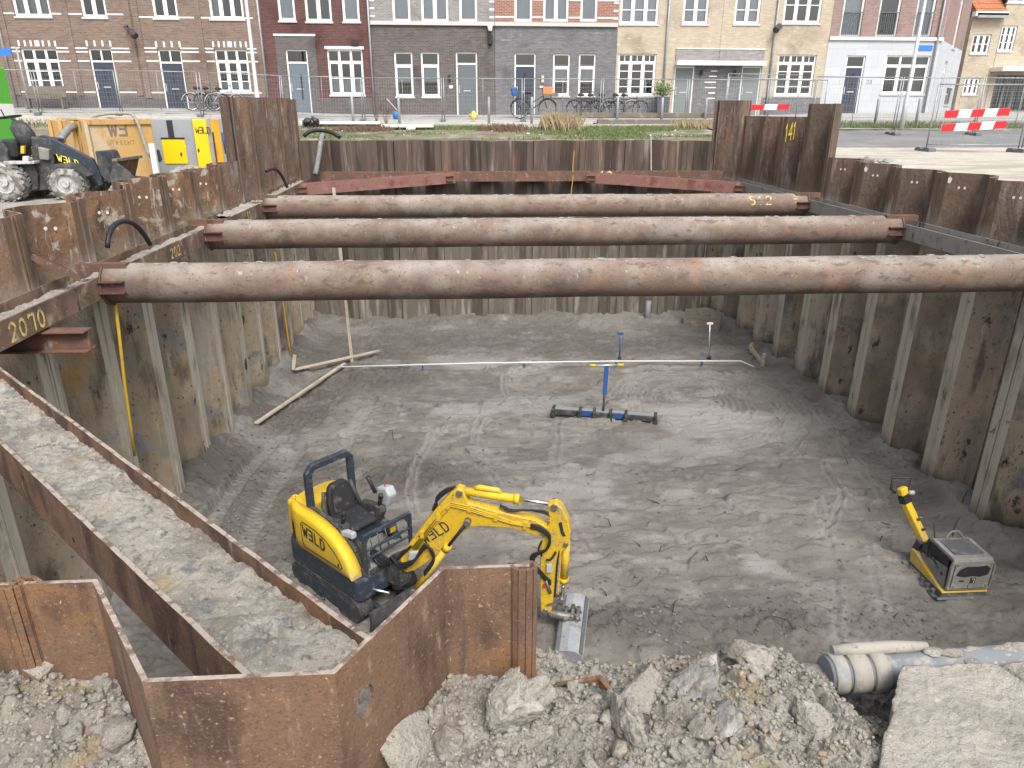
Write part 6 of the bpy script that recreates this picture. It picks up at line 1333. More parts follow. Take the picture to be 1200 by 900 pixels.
# --- brown brick pair on the left (mirrored)
def brown(label, xa, xb, ops_px, zb, extra=None):
    X0 = xa; ops = [pxop(X0, zb, *o) for o in ops_px]
    r_ = house('brick_house', label, xa, xb, zb, 6.4, None, ['brick_brown'], ops)
    W = xb-xa
    def course(v, lift=.012, hh=.06):
        segs = []; cur = .12
        blocks = sorted([(o[1]-.0, o[2]+.0) for o in ops if o[3]-.12 < v < o[4]+.05])
        for p, q in blocks+[(W-.12, W)]:
            if p-cur > .1: segs.append((cur, p-.01))
            cur = q+.01
        for p, q in segs: boxp(r_, 'string_course', (p, -lift, v-hh/2), (q, .0, v+hh/2), 'white_stone')
    vt = ops[0][4]; 
    for v in (vt+.03, vt-.12, vt-.50, ops[0][3]-.03 if ops[0][0] == 'w' else ops[1][3]-.03): course(v)
    course(4.02)
    cur = .02
    for p, q in sorted([(o[1], o[2]) for o in ops if o[3] < .3])+[(W-.02, W)]:
        if p-cur > .1: boxp(r_, 'plinth', (cur, -.02, .0), (p-.01, -.0005, .66), 'brick_soot')
        cur = q+.01
    for u in (.03, W/2-.1, W-.33): 
        if not any(o[1]-.05 < u+.15 < o[2]+.05 for o in ops if o[3] < 2): boxp(r_, 'pilaster', (u, -.045, .665), (u+.28, -.0008, 6.3), 'brick_brown')
    for o in ops:     # white keystones over each ground-floor opening
        if o[3] < 2:
            n = 7 if o[0] == 'w' else 4
            for i in range(n):
                c = o[1]+(o[2]-o[1])*(i/(n-1)); ww = .10 if (i == n//2 and n == 7) else .04; boxp(r_, 'keystone', (c-ww, -.013, o[4]+.09), (c+ww, .0, o[4]+.33), 'white_stone')
    boxp(r_, 'plinth', (.01, -.02, .0), (W-.01, -.001, .52), 'brick_soot') if False else None
    for u in (.02, W*.44): boxp(r_, 'pilaster', (u, -.05, 0), (u+.30, -.0, 6.38), 'brick_brown') if False else None
    return r_, ops
zA = 6.50
x5, x163, x310 = at_y(8, 70, YFAC).x, at_y(163, 70, YFAC).x, at_y(311, 70, YFAC).x
hA1, oA1 = brown('brown brick house with its dark blue door right of the window and bench', x5, x163, [
    ('w', 29, 71, 57, 107, dict(cols=3, bars=2, transom=.27, blind=[(0, 1, 0, .3, 'curtain')])), ('d', 110, 137, 57, 131, dict(mullion=True), .0), ('w', 12, 55, -34, 19, dict(cols=3, transom=.0, blind=[(0, 1, 0, 1, 'curtain')])), ('w', 92, 121, -34, 20, dict(cols=2, transom=0))], zA)
hA2, oA2 = brown('brown brick house beside the dark red one, dark blue door left of its window', x163, x310, [
    ('w', 254, 292, 58, 108, dict(cols=3, bars=2, transom=.27, blind=[(0, 1, 0, .25, 'blind')])), ('d', 190, 217, 58, 133, dict(mullion=True), .0), ('w', 176, 205, -34, 21, dict(cols=2, transom=0)), ('w', 243, 283, -34, 22, dict(cols=3, transom=0, blind=ONE_))], zA-.1)
downpipe(hA1, .02, 6.3); downpipe(hA2, x310-x163-.06, 6.3)
for hh, u in ((hA1, x163-x5-.25),): 
    b = MB(); b.tube([(u, -.02, 3.55), (u, -.3, 3.5), (u+.28, -.42, 3.25)], .05, 8); b.tube([(u+.2, -.38, 3.36), (u+.46, -.5, 3.1)], [.12, .16], 10); b.build('wall_lamp', 'black_dusty', hh)
boxp(hA1, 'letter_box', (at_y(165-3, 106, YFAC).x-x5, -.08, 1.0), (at_y(165-3, 106, YFAC).x-x5+.0, -.0, 1.3), 'black_plastic') if False else None
house('brick_house', 'brown brick house cut by the left edge of the picture', x5-7.0, x5, zA+.05, 6.4, None, ['brick_brown'], [('w', 4.6, 6.0, 1.0, 2.9, dict(cols=2, bars=1)), ('w', 4.6, 6.0, 4.3, 6.0, dict(cols=2))])
# --- dark red house
zB_ = 6.36; x437 = at_y(436.5, 70, YFAC).x
opsB = [pxop(x310, zB_, 'd', 338, 363, 58, 133, dict(mat='door_slate', slits=False), .05), pxop(x310, zB_, 'w', 385, 426, 58, 111, dict(cols=3, bars=1, transom=.27, blind=LOW)), pxop(x310, zB_, 'w', 324, 344, -36, 24, dict(transom=0, blind=BL)), pxop(x310, zB_, 'w', 356, 387, -36, 25, dict(cols=2, transom=0)), pxop(x310, zB_, 'w', 400, 420, -36, 25, dict(transom=0, blind=BL))]
hB = house('brick_house', 'dark red brick house with a grey door in a charcoal brick surround', x310, x437, zB_, 6.5, None, ['brick_red'], opsB)
dB_ = opsB[0]; s0_, s1_, st_ = dB_[1]-.42, dB_[2]+.40, dB_[4]+.55
for (a, b_) in (((s0_, -.02, 0), (dB_[1]-.01, -.001, st_)), ((dB_[2]+.01, -.02, 0), (s1_, -.001, st_)), ((dB_[1]-.009, -.019, dB_[4]+.01), (dB_[2]+.009, -.001, st_-.001))): boxp(hB, 'door_surround', a, b_, 'brick_soot')
boxp(hB, 'lintel', (s0_-.04, -.05, st_+.002), (s1_+.04, -.002, st_+.09), 'white_stone')
wB = opsB[1]; boxp(hB, 'lintel', (wB[1]-.08, -.05, wB[4]+.005), (wB[2]+.08, -.002, wB[4]+.13), 'white_stone'); boxp(hB, 'house_vent', ((wB[1]+wB[2])/2+.35, -.10, wB[4]+.15), ((wB[1]+wB[2])/2+.65, -.003, wB[4]+.38), 'black_plastic')
boxp(hB, 'plinth', (s1_+.01, -.015, 0), (x437-x310-.03, -.001, .75), 'brick_soot'); downpipe(hB, x437-x310-.05, 6.4); MB().mm((dB_[2]-.42, .05, .7), (dB_[2]-.36, .0852, 1.75)).build('door_bar', 'paint_black', hB)
# --- dark house
zC = 6.27; x580 = at_y(580, 70, YFAC).x
wk = dict(transom=.30, blind=HALF)
opsC = [pxop(x437, zC, 'w', 463, 484, 61, 113, wk), pxop(x437, zC, 'w', 494, 515, 61, 113, wk), pxop(x437, zC, 'd', 535, 559.5, 61, 136, dict(mat='door_grey', slits=False, fan=.18), .05)]+[pxop(x437, zC, 'w', a, b_, -36, 25, dict(cols=c, transom=0, blind=[(0, 1, .0, .62, 'blind')], sillz=False)) for a, b_, c in ((459, 480, 1), (493, 525, 2), (538, 559, 1))]
sC = at_y(510, 28, YFAC).z-zC
hC_ = house('brick_house', 'very dark brick house with two narrow windows left of a grey door', x437, x580, zC, 6.5, sC, ['brick_dark', 'brick_midgrey'], opsC)
boxp(hC_, 'cornice', (.01, -.10, sC-.06), (x580-x437-.01, -.001, sC+.10), 'sill_grey')
# --- grey house
zD = 6.27; x722 = at_y(722, 70, YFAC).x
wk = dict(transom=.32, bars=1, blind=HALF)
opsD = [pxop(x580, zD, 'd', 603, 627.5, 62, 136, dict(mat='door_navy', fan=.2), .05), pxop(x580, zD, 'w', 648, 667.5, 63, 112, wk), pxop(x580, zD, 'w', 678, 697.5, 63, 112, wk)]+[pxop(x580, zD, 'w', a, b_, -36, 25, dict(cols=c, transom=0, blind=BL, sillz=False)) for a, b_, c in ((603, 624, 1), (637, 667, 2), (681, 701, 1))]
hD = house('brick_house', 'grey brick house with red brick upper floor and a dark blue door', x580, x722, zD, 6.5, sC, ['brick_grey', 'brick_orange'], opsD)
boxp(hD, 'cornice', (.01, -.10, sC-.06), (x722-x580-.01, -.001, sC+.10), 'sill_grey')
us_ = sorted([0.02]+[q for o in opsD[3:] for q in (o[1]-.01, o[2]+.01)]+[x722-x580-.02])
for v in (sC+.28, sC+1.0):
    for a, b_ in zip(us_[0::2], us_[1::2]): boxp(hD, 'string_course', (a, -.012, v), (b_, -.0005, v+.07), 'white_stone')
for hh, u in ((hC_, .12), (hC_, x580-x437-.13), (hD, x722-x580-.12)):
    for i in range(6): boxp(hh, 'corner_stone', (u-.11, -.016, sC+.25+i*.32), (u+.11, -.013, sC+.33+i*.32), 'white_stone')
b = MB(); uu = x580-x437-.22; b.prism([(0, 0), (.26, 0), (.20, -.22), (.06, -.22)], lambda u, v: V((uu-.13+u, -.30, sC-.07+v)), (0, .299, 0)); b.build('corbel', 'sill_grey', hC_)
b = MB(); b.mm((uu-.1, -.18, sC-.85), (uu+.1, -.001, sC-.42)); b.bevel(.03); b.build('wall_lamp', 'black_plastic', hC_)
for hh, op in ((hC_, opsC[2]), (hD, opsD[0])):
    sg = -1 if hh is hC_ else 1; ux = op[1]-.33 if sg < 0 else op[2]+.33
    boxp(hh, 'door_lamp', (ux-.06, -.09, 1.55), (ux+.06, -.001, 1.85), 'black_plastic' if sg < 0 else 'sill_grey'); boxp(hh, 'house_number_plate', (ux-.07-.05*sg, -.015, 1.28), (ux+.09-.05*sg, -.001, 1.40), 'white_paint')
boxp(hD, 'letter_box', (opsD[0][2]+.75, -.1, .98), (opsD[0][2]+1.1, -.001, 1.10), 'wood_old')
# --- yellow pair
zE = 6.28; x842 = at_y(842, 70, YFAC).x; x972 = at_y(968, 70, YFAC).x
canT, canB, canW = at_y(840, 58, YFAC).z-zE, at_y(840, 72, YFAC).z-zE, at_y(840, 77, YFAC).z-zE
opsE = [pxop(x722, zE, 'w', 724, 768, 63, 112, dict(cols=3, bars=3, transom=.2, tbars=1)), pxop(x722, zE, 'd', 789, 812, 78, 137, dict(mat='door_sage', fan=0, slits=False), .04), pxop(x722, zE, 'w', 728, 773, -36, 28, dict(cols=3, bars=3, transom=0, blind=[(0, 1, 0, .6, 'blind')])), pxop(x722, zE, 'w', 802, 832, -36, 28, dict(cols=2, bars=3, transom=0, blind=BL))]
hE = house('brick_house', 'yellow brick house left of the pair, beside the grey brick house', x722, x842, zE, 6.5, None, ['brick_yellow'], opsE)
opsF = [pxop(x842, zE, 'w', 910, 954, 64, 112, dict(cols=3, bars=3, transom=.2, tbars=1)), pxop(x842, zE, 'd', 867, 890, 78, 136, dict(mat='door_sage', fan=0, slits=False), .04), pxop(x842, zE, 'w', 863, 893, -36, 28, dict(cols=2, bars=3, transom=0, blind=BL)), pxop(x842, zE, 'w', 921, 965, -36, 27, dict(cols=3, bars=2, transom=0))]
hF = house('brick_house', 'yellow brick house right of the pair, beside the white fronted house', x842, x972, zE, 6.5, None, ['brick_yellow'], opsF)
dE, dF = opsE[1], opsF[1]
for hh, u0_, u1_, dd in ((hE, dE[1]-.02, x842-x722-.01, dE), (hF, .01, dF[2]+.02, dF)):
    boxp(hh, 'canopy_fascia', (u0_, -.45, canW), (u1_, -.002, canB), 'white_paint'); boxp(hh, 'brick_panel', (u0_, -.06, canB+.003), (u1_, -.001, canT), 'brick_midgrey'); boxp(hh, 'canopy_edge', (u0_, -.08, canT+.002), (u1_, -.002, canT+.05), 'white_stone')
boxp(hE, 'entrance_panel', (dE[2]+.02, -.03, .0), (x842-x722-.01, -.001, canW-.003), 'brick_grey'); boxp(hF, 'entrance_panel', (.01, -.03, .0), (dF[1]-.02, -.001, canW-.003), 'brick_grey')
boxp(hE, 'plinth', (.01, -.02, .0), (dE[1]-.14, -.001, opsE[0][3]-.09), 'brick_grey'); boxp(hF, 'plinth', (dF[2]+.14, -.02, .0), (x972-x842-.01, -.001, opsF[0][3]-.09), 'brick_grey')
uc = at_y(837, 100, YFAC).x-x722
for i, (v, wd) in enumerate(((2.05, .24), (1.82, .3), (1.56, .5), (1.32, .46), (1.08, .28), (.84, .26))): boxp(hE, 'white_brick_mark', (uc-wd, -.033, v), (uc+wd*.8, -.0305, v+.055), 'white_stone') if uc+wd*.8 < x842-x722 else boxp(hE, 'white_brick_mark', (uc-wd, -.033, v), (x842-x722-.012, -.0305, v+.055), 'white_stone')
for hh, u in ((hE, at_y(820.5, 92, YFAC).x-x722), (hF, at_y(860, 88, YFAC).x-x842)):
    b = MB(); b.cyl((u, -.03, 1.95), (u, -.16, 1.95), .07, 10); b.tube([(u, -.12, 1.95), (u, -.14, 2.12)], .05, 8); b.build('wall_lamp', 'black_plastic', hh)
downpipe(hE, at_y(780, 60, YFAC).x-x722, 6.4); downpipe(hF, at_y(905, 60, YFAC).x-x842, 6.4)
u = at_y(914, 42, YFAC).x-x842; b = MB(); b.tube([(u, -.02, 4.0), (u-.25, -.3, 4.0)], .05, 8); b.tube([(u-.2, -.28, 4.05), (u-.42, -.45, 3.8)], [.1, .15], 10); b.build('wall_lamp', 'black_dusty', hF)
for hh, op in ((hE, opsE[0]), (hF, opsF[0])): boxp(hh, 'soldier_course', (op[1]-.1, -.012, op[4]+.0), (op[2]+.1, -.001, op[4]+.22), 'brick_yellow')
# --- white fronted house on the corner
zG = 6.40; x1100 = at_y(1099, 70, YFAC).x
sG = at_y(1035, 46, YFAC).z-zG
opsG = [pxop(x972, zG, 'd', 988, 1009.5, 65, 135, dict(mat='door_navy', fan=.19), .0), pxop(x972, zG, 'w', 1036, 1087, 65, 110, dict(cols=3, transom=.26, bars=1))]+[pxop(x972, zG, 'w', a, b_, -60, 43.5, dict(transom=0, frame='white_stone', sillz=False, blind=bl)) for a, b_, bl in ((991, 1016, BL), (1034, 1059, None), (1078, 1100, BL))]
hG = house('brick_house', 'corner house with white stone ground floor and three tall windows above', x972, x1100, zG, 7.2, sG, ['stone_front', 'brick_plum'], opsG)
boxp(hG, 'cornice', (.01, -.09, sG-.05), (x1100-x972+.05, -.001, sG+.09), 'white_stone')
for o in opsG[2:]:
    b = MB(); zb2 = o[3]+.02; b.mm((o[1]+.04, -.06, zb2+1.0), (o[2]-.04, -.03, zb2+1.04)); b.mm((o[1]+.04, -.06, zb2), (o[2]-.04, -.03, zb2+.03))
    for i in range(10): xx = o[1]+.06+(o[2]-o[1]-.12)*i/9; b.mm((xx-.008, -.055, zb2+.03), (xx+.008, -.035, zb2+1.0))
    b.build('balustrade', 'door_grey', hG)
for v in (2.95, 1.3): boxp(hG, 'stone_joint', (.02, -.0015, v), (x1100-x972-.02, -.0005, v+.015), 'sill_grey') if False else None
u = at_y(1083, 56, YFAC).x-x972; v = at_y(1083, 56, YFAC).z-zG
boxp(hG, 'street_sign', (u-.40, -.04, v-.11), (u+.40, -.002, v+.11), 'sign_blue')
downpipe(hG, at_y(1096, 60, YFAC).x-x972-.05, 7.0)
k = MB(); letters(k, '33', plane_fn((at_y(1015, 98, YFAC).x-x972, 0, at_y(1015, 98, YFAC).z-zG), (1, 0, 0), (0, 0, 1)), .16, .16); k.build('house_number', 'paint_faded', hG)
# --- side street houses, set back
ga = math.atan2(6.2, 5.2)
hH = house('brick_house', 'plum brick house turning the corner with a white base and slim windows', 0, 8.4, zG, 7.6, sG, ['stone_front', 'brick_plum'], [('d', 2.6, 3.5, .0, 2.6, dict(mat='door_navy', fan=.2)), ('w', 3.9, 5.0, 3.3, 6.0, dict(transom=.2)), ('w', 5.6, 6.5, 5.9, 7.1, dict(transom=0)), ('w', 5.2, 7.6, .55, 1.4, dict(transom=0, frame='door_grey'))], loc=(x1100+.03, YFAC+.02, zG), rz=ga, depth=7, group='row houses across the street')
YI = 45.5
def ipx(kind, xa, xb, ya, yb, X0, zb, kw=None, base=None):
    ym_ = (ya+yb)/2; return (kind, at_y(xa, ym_, YI).x-X0, at_y(xb, ym_, YI).x-X0, base if base is not None else at_y((xa+xb)/2, yb, YI).z-zb, at_y((xa+xb)/2, ya, YI).z-zb, kw or {})
zI = 6.5; xi0 = at_y(1131, 65, YI).x; xi1 = at_y(1167, 65, YI).x; xi2 = at_y(1240, 65, YI).x; HI = at_y(1150, 19, YI).z-zI
hI = house('brick_house', 'low yellow brick house with an orange tiled roof in the side street', xi0, xi1, zI, HI, None, ['brick_yellow'], [ipx('w', 1139, 1160, 40, 63, xi0, zI, dict(cols=3, bars=1, transom=0)), ipx('w', 1129.5, 1147, 91, 111, xi0, zI, dict(cols=3, bars=1, transom=0))], loc=(xi0, YI, zI), roof='roof_orange', roofh=4.2)
boxp(hI, 'cornice', (-.1, -.35, HI-.02), (xi1-xi0, -.001, HI+.22), 'white_paint')
hJ = house('brick_house', 'tall yellow brick house with a shop front at the right edge', xi1, xi2, zI, 8.6, None, ['brick_yellow'], [ipx('w', 1172, 1190, 30, 60, xi1, zI, dict(cols=3, bars=2, transom=0)), ipx('w', 1184, 1215, -30, 3, xi1, zI, dict(cols=3, transom=0)), ipx('w', 1163, 1225, 88, 132, xi1, zI, dict(cols=5, transom=.25, frame='door_grey', sillz=False), .1)], loc=(xi1, YI, zI))
vj = at_y(1180, 84, YI).z-zI; boxp(hJ, 'canopy', (-.15, -1.1, vj), (xi2-xi1, -.001, vj+.22), 'white_paint')

# ================================================================== fences
def zfe(x, y): return gzs(x, y)
def fence_panel(p, q, h, label, seed=0, group='steel mesh fence panels along the street', proto={}):
    p = V(p); q = V(q); d = (q-p); L = d.length; a = math.atan2(d.y, d.x); root = empty('mesh_fence', p, a); tag(root, label, 'fence', group)
    tilt = d.z/L
    me = proto.get((round(L, 2), round(h, 2)))
    if not me:
        f = MB()
        for x in (.02, L-.02): f.tube([(x, 0, .06), (x, 0, h)], .021, 8)
        f.tube([(.02, 0, h-.02), (L-.02, 0, h-.02)], .019, 8); f.tube([(.02, 0, .14), (L-.02, 0, .14)], .019, 8)
        f.tube([(L/2, 0, .14), (L/2, 0, h)], .012, 6) if L > 3 else None
        fo = f.build('frame', 'galv', root); m = MB()
        n = int(L/.11)
        for i in range(1, n): x = L*i/n; m.bar((x, .012, .16), (x, .012, h-.04), .0038, .0038, (0, 1, 0))
        for j in range(1, 9): z = .14+(h-.16)*j/9; m.bar((.03, .017, z), (L-.03, .017, z), .004, .004)
        mo = m.build('mesh', 'galv', root); me = proto[(round(L, 2), round(h, 2))] = (fo.data, mo.data)
    else:
        for nm, dt in (('frame', me[0]), ('mesh', me[1])):
            o = bpy.data.objects.new(nm, dt); col.objects.link(o); o.parent = root
    root.rotation_euler[1] = -math.asin(max(-1, min(1, tilt)))
    return root
def fence_foot(x, y, label='grey concrete foot block under the fence', group='fence foot blocks', rz=0):
    root = MB(); root.prism([(-.36, 0), (.36, 0), (.36, .09), (.30, .13), (.10, .13), (.06, .09), (-.06, .09), (-.10, .13), (-.30, .13), (-.36, .09)], lambda u, v: V((u, -.11, v)), (0, .22, 0))
    o = root.build('fence_block', 'door_grey', origin=(0, 0, 0)); o.location = (x, y, gzs(x, y)+.02); o.rotation_euler[2] = R(90)+rz; tag(o, label, 'fence foot', group); return o
YFN = 32.85
jx = [-51, 45, 140, 235, 330, 425, 519, 613, 705, 805, 900, 968]
JP = []
for x in jx:
    X = at_y(x, 120, YFN).x; JP.append(V((X, YFN, gzs(X, YFN)+.10)))
nm_l = ['in front of the left cut house', 'in front of the left brown house', 'between the two dark blue doors', 'behind the tall left sheet piles', 'in front of the dark red house', 'in front of the two narrow dark windows', 'in front of the grey door of the dark house', 'in front of the bicycle with the orange crate', 'in front of the parked bicycles', 'in front of the entrance of the yellow pair', 'in front of the right yellow house']
for i in range(len(JP)-1):
    fence_panel(JP[i]+V((.03, .03*(i % 2), 0)), JP[i+1]-V((.03, -.03*(i % 2), 0)), at_y(500, 91, YFN).z-gzs(0, YFN)-.10 if True else 1.9, 'steel mesh fence panel '+nm_l[i])
for p in JP[1:-1]: fence_foot(p.x, p.y+.02)
# right hand fences
def fp_z(x, y, dz=.07): return V((x, y, gzs(x, y)+dz))
A_ = at_z(1077, 181, 5.36); B_ = at_z(1175, 187, 5.36)
A_ = V((13.85, 21.7, gzs(13.85, 21.7)+.10)); B_ = V((16.45, 21.25, gzs(16.45, 21.25)+.10)); Bx = V((19.4, 20.9, gzs(19.4, 20.9)+.1))
fence_panel(A_, B_, 1.82, 'nearest mesh fence panel on the right, carrying two red and white boards'); fence_panel(B_+V((.08, .02, 0)), Bx, 1.82, 'mesh fence panel at the right edge of the yard')
for x, y in ((13.85, 21.7), (16.45, 21.25)): fence_foot(x, y, 'grey foot block under the nearest right fence')
pr = [V((13.2, 28.3, 0)), V((16.45, 28.0, 0)), V((19.6, 27.9, 0)), V((22.9, 28.0, 0)), V((26.2, 28.5, 0))]
for p in pr: p.z = gzs(p.x, p.y)+.12
for i in range(4): fence_panel(pr[i]+V((.03, 0, 0)), pr[i+1]-V((.03, 0, 0)), 1.98, 'mesh fence panel across the road, '+ORD[i]+' from the left')
for p in pr[1:4]: fence_foot(p.x, p.y, 'grey foot block under the fence across the road')
fence_panel(V((10.6, 30.5, gzs(10.6, 30.5)+.1)), V((13.7, 30.6, gzs(13.7, 30.6)+.1)), 1.95, 'mesh fence panel in front of the white fronted house')
# barrier boards
def barrier(p, q, h, n, label):
    p = V(p); q = V(q); root = empty('barrier_board', (p+q)/2); tag(root, label, 'barrier board', 'red and white barrier boards'); O = wo_(root)
    d = (q-p); e = d.normalized(); up = V((0, 0, 1)); nn = V((e.y, -e.x, 0)).normalized()
    b = MB(); b.bar(p, q, .025, h); b.build('board', 'white_reflect', root, O)
    for i in range(0, n, 2):
        k = MB(); a = p+d*(i/n); c = p+d*((i+1)/n); s_ = .04
        off = nn*.0155
        k.face([a+off-up*h/2*.98, c+off-up*h/2*.98, c+off+up*h/2*.98+e*s_*(i+1 < n), a+off+up*h/2*.98+e*s_*(i > 0)]); k.build('red_stripe', 'red_reflect', root, O)
    return root
def on_fence(x, y, P, Q, off=-.06):
    d = V(ray(x, y)); e = (Q-P); n = V((e.y, -e.x, 0)).normalized(); o = V((0, 0, EYE)); t_ = (P+n*(-off)-o).dot(n)/d.dot(n); return o+d*t_
barrier(on_fence(1107, 134, A_, B_), on_fence(1183, 131, A_, B_), .215, 5, 'upper red and white barrier board on the nearest right fence')
barrier(on_fence(1103, 150, A_, B_), on_fence(1179, 146, A_, B_), .215, 5, 'lower red and white barrier board on the nearest right fence')
fP, fQ = V((11.0, 27.2, gzs(11.0, 27.2)+.1)), V((13.1, 26.9, gzs(13.1, 26.9)+.1))
fP = V((at_y(846, 150, 28.6).x, 28.6, gzs(9.1, 28.6)+.05)); fQ = V((at_y(951, 140, 28.2).x, 28.2, gzs(12.5, 28.2)+.1))
fence_panel(fP, fQ, 1.86, 'mesh fence panel behind the raised sheet piles, carrying one red and white board')
barrier(on_fence(880, 126, fP, fQ), on_fence(925, 125, fP, fQ), .20, 3, 'red and white barrier board showing above the raised sheet piles at the right')
# bollards
for i, x in enumerate((414, 468, 573, 623, 723, 775, 826, 1026, 1074)):
    Y = 30.6 if x < 900 else 31.2; X = at_y(x, 140, Y).x; z = gzs(X, Y); b = MB(); b.tube([(X, Y, z-.1), (X, Y, z+1.10), (X, Y, z+1.12)], [.055, .055, .04], 10)
    tag(b.build('bollard', 'zinc', origin=(X, Y, z)), 'slim grey post on the verge, '+ORD[i]+' from the left', 'post', 'slim grey posts on the verge')
# street lamps
def lamp(px_, py_, pxt, pyt, Y, label):
    b = at_y(px_, py_, Y); t_ = at_y(pxt, pyt, Y); z = gzs(b.x, Y); root = empty('street_lamp', (b.x, Y, z)); tag(root, label, 'street lamp', 'street lamps'); O = wo_(root)
    MB().tube([(b.x, Y, z-.2), (b.x, Y, z+1.2), (b.x, Y, z+1.25), (b.x, Y, z+6.2)], [.10, .10, .075, .05], 14).build('pole', 'lamp_grey', root, O)
    k = MB(); k.tube([(b.x, Y, z+6.15), (b.x, Y-.3, z+6.35), (b.x, Y-.9, z+6.4)], .04, 8); k.build('arm', 'lamp_grey', root, O); k = MB(); k.mm((b.x-.12, Y-1.5, z+6.34), (b.x+.12, Y-.85, z+6.46)); k.bevel(.03); k.build('lamp_head', 'lamp_grey', root, O)
lamp(302, 118, 289, 0, 31.6, 'pale street lamp pole before the left brown brick houses'); lamp(1055, 157, 1081, 0, 29.8, 'pale street lamp pole before the white fronted house')
# blue street sign post at the left edge
X = at_y(4, 62, 33).x; z = gzs(X, 33); root = empty('sign_post', (X+.55, 33, z)); tag(root, 'blue sign board at the left edge of the street', 'sign'); O = wo_(root)
MB().tube([(X+.55, 33, z), (X+.55, 33, z+2.6)], .04, 8).build('post', 'zinc', root, O); zz = at_y(4, 61, 33).z; MB().mm((X-.9, 32.95, zz-.13), (X+.33, 32.98, zz+.13)).build('sign_board', 'sign_blue', root, O)
# ================================================================== bicycles
def bicycle(name_label, loc, rz, frame_mat='black_plastic', crate=False, scale=1.0, lean=0.0, group='bicycles parked along the street'):
    root = empty('bicycle', loc, rz); tag(root, name_label, 'bicycle', group); root.scale = (scale,)*3; root.rotation_euler[0] = lean
    for x in (0, 1.08):
        wv_ = MB(); wv_.tube(arc((x, 0, .35), .335, 0, 360, 28)[:-1], .022, 6, closed=True); wh = wv_.build('wheel', 'rubber', root)
        s_ = MB()
        for i in range(14): a = R(i*360/14); s_.bar((x+.03*math.cos(a+.5), 0, .35+.03*math.sin(a+.5)), (x+.32*math.cos(a), 0, .35+.32*math.sin(a)), .003, .003, (0, 1, 0))
        s_.tube(arc((x, 0, .35), .312, 0, 360, 24)[:-1], .009, 5, closed=True); s_.cyl((x, -.05, .35), (x, .05, .35), .025, 8); s_.build('rim', 'rail_alu', wh)
        m_ = MB(); m_.tube(arc((x, 0, .35), .375, 20 if x else 35, 170 if x == 0 else 160, 12), .022, 5); m_.build('mudguard', frame_mat, root)
    f = MB(); bb = (.42, 0, .30); st = (.28, 0, .80); hd_ = (.90, 0, .82); hl = (.95, 0, .66)
    for a, c in ((bb, st), (bb, hl), ((.30, 0, .72), hd_) if not crate else ((.36, 0, .50), hd_), ((0, .05, .35), bb), ((0, -.05, .35), bb), ((0, .05, .35), (.30, .02, .74)), ((0, -.05, .35), (.30, -.02, .74)), (hd_, hl), (hl, (1.08, .05, .35)), (hl, (1.08, -.05, .35))): f.tube([a, c], .017, 7)
    f.build('frame', frame_mat, root)
    h = MB(); h.tube([hd_, (.87, 0, 1.02)], .015, 7); h.tube([(.66, .28, 1.06), (.80, .26, 1.10), (.89, .0, 1.04), (.80, -.26, 1.10), (.66, -.28, 1.06)], .014, 7); h.build('handlebar', 'pin_steel', root)
    s_ = MB(); s_.tube([(.16, 0, .92), (.25, 0, .95), (.40, 0, .93), (.46, 0, .92)], [.03, .09, .05, .02], 10); s_.tube([st, (.27, 0, .92)], .014, 6); s_.build('saddle', 'black_plastic', root)
    c = MB(); c.cyl((.42, -.03, .30), (.42, .03, .30), .09, 16); c.bar((.42, .06, .30), (.52, .06, .17), .02, .02, (0, 1, 0)); c.bar((.42, -.06, .30), (.32, -.06, .43), .02, .02, (0, 1, 0)); c.mm((.47, .05, .15), (.57, .13, .17)); c.mm((.27, -.13, .43), (.37, -.05, .45)); c.build('crank', 'pin_steel', root)
    r_ = MB(); r_.tube([(-.25, .07, .74), (.25, .07, .76)], .01, 5); r_.tube([(-.25, -.07, .74), (.25, -.07, .76)], .01, 5); r_.tube([(0, .06, .36), (-.18, .07, .74)], .01, 5); r_.tube([(0, -.06, .36), (-.18, -.07, .74)], .01, 5); r_.build('carrier', 'black_plastic', root)
    if crate:
        k = MB(); k.mm((.88, -.19, .88), (1.26, .19, .90)); 
        for (a, b_) in (((.88, -.19, .90), (.90, .19, 1.14)), ((1.24, -.19, .90), (1.26, .19, 1.14)), ((.90, -.19, .90), (1.24, -.17, 1.14)), ((.90, .17, .90), (1.24, .19, 1.14))): k.mm(a, b_)
        k.build('crate', 'crate_orange', root)
        k = MB(); k.prism([(-.30, .78), (-.05, .80), (-.12, 1.12), (-.36, 1.10)], lambda u, v: V((u, -.14, v)), (0, .28, 0)); k.bevel(.04); k.build('child_seat', 'rail_blue', root)
    return root
def onp(px_, Y): 
    X = at_y(px_, 138, Y).x; return (X, Y, gzs(X, Y)+.125)
Yb = 33.6
b0 = bicycle('dark city bicycle with an orange crate before the dark blue door', onp(609, Yb), 0, crate=True, scale=1.14)
for (px_, rz, fm, lab, ln) in ((672, .1, 'black_plastic', 'black bicycle leaning left of the parked bicycle row by the grey house', .12), (683, .25, 'black_dusty', 'dark bicycle second in the row under the grey house window', .1), (696, .15, 'machine_blue', 'dark blue bicycle in the middle of the parked row', .08), (712, .05, 'zinc', 'silver bicycle with a pale basket right of the row', .1), (722, -.05, 'black_plastic', 'bicycle at the right end of the row before the yellow house', .12)):
    bicycle(lab, onp(px_, 35.2-.15*(px_ % 3)), rz, fm, scale=1.0, lean=ln)
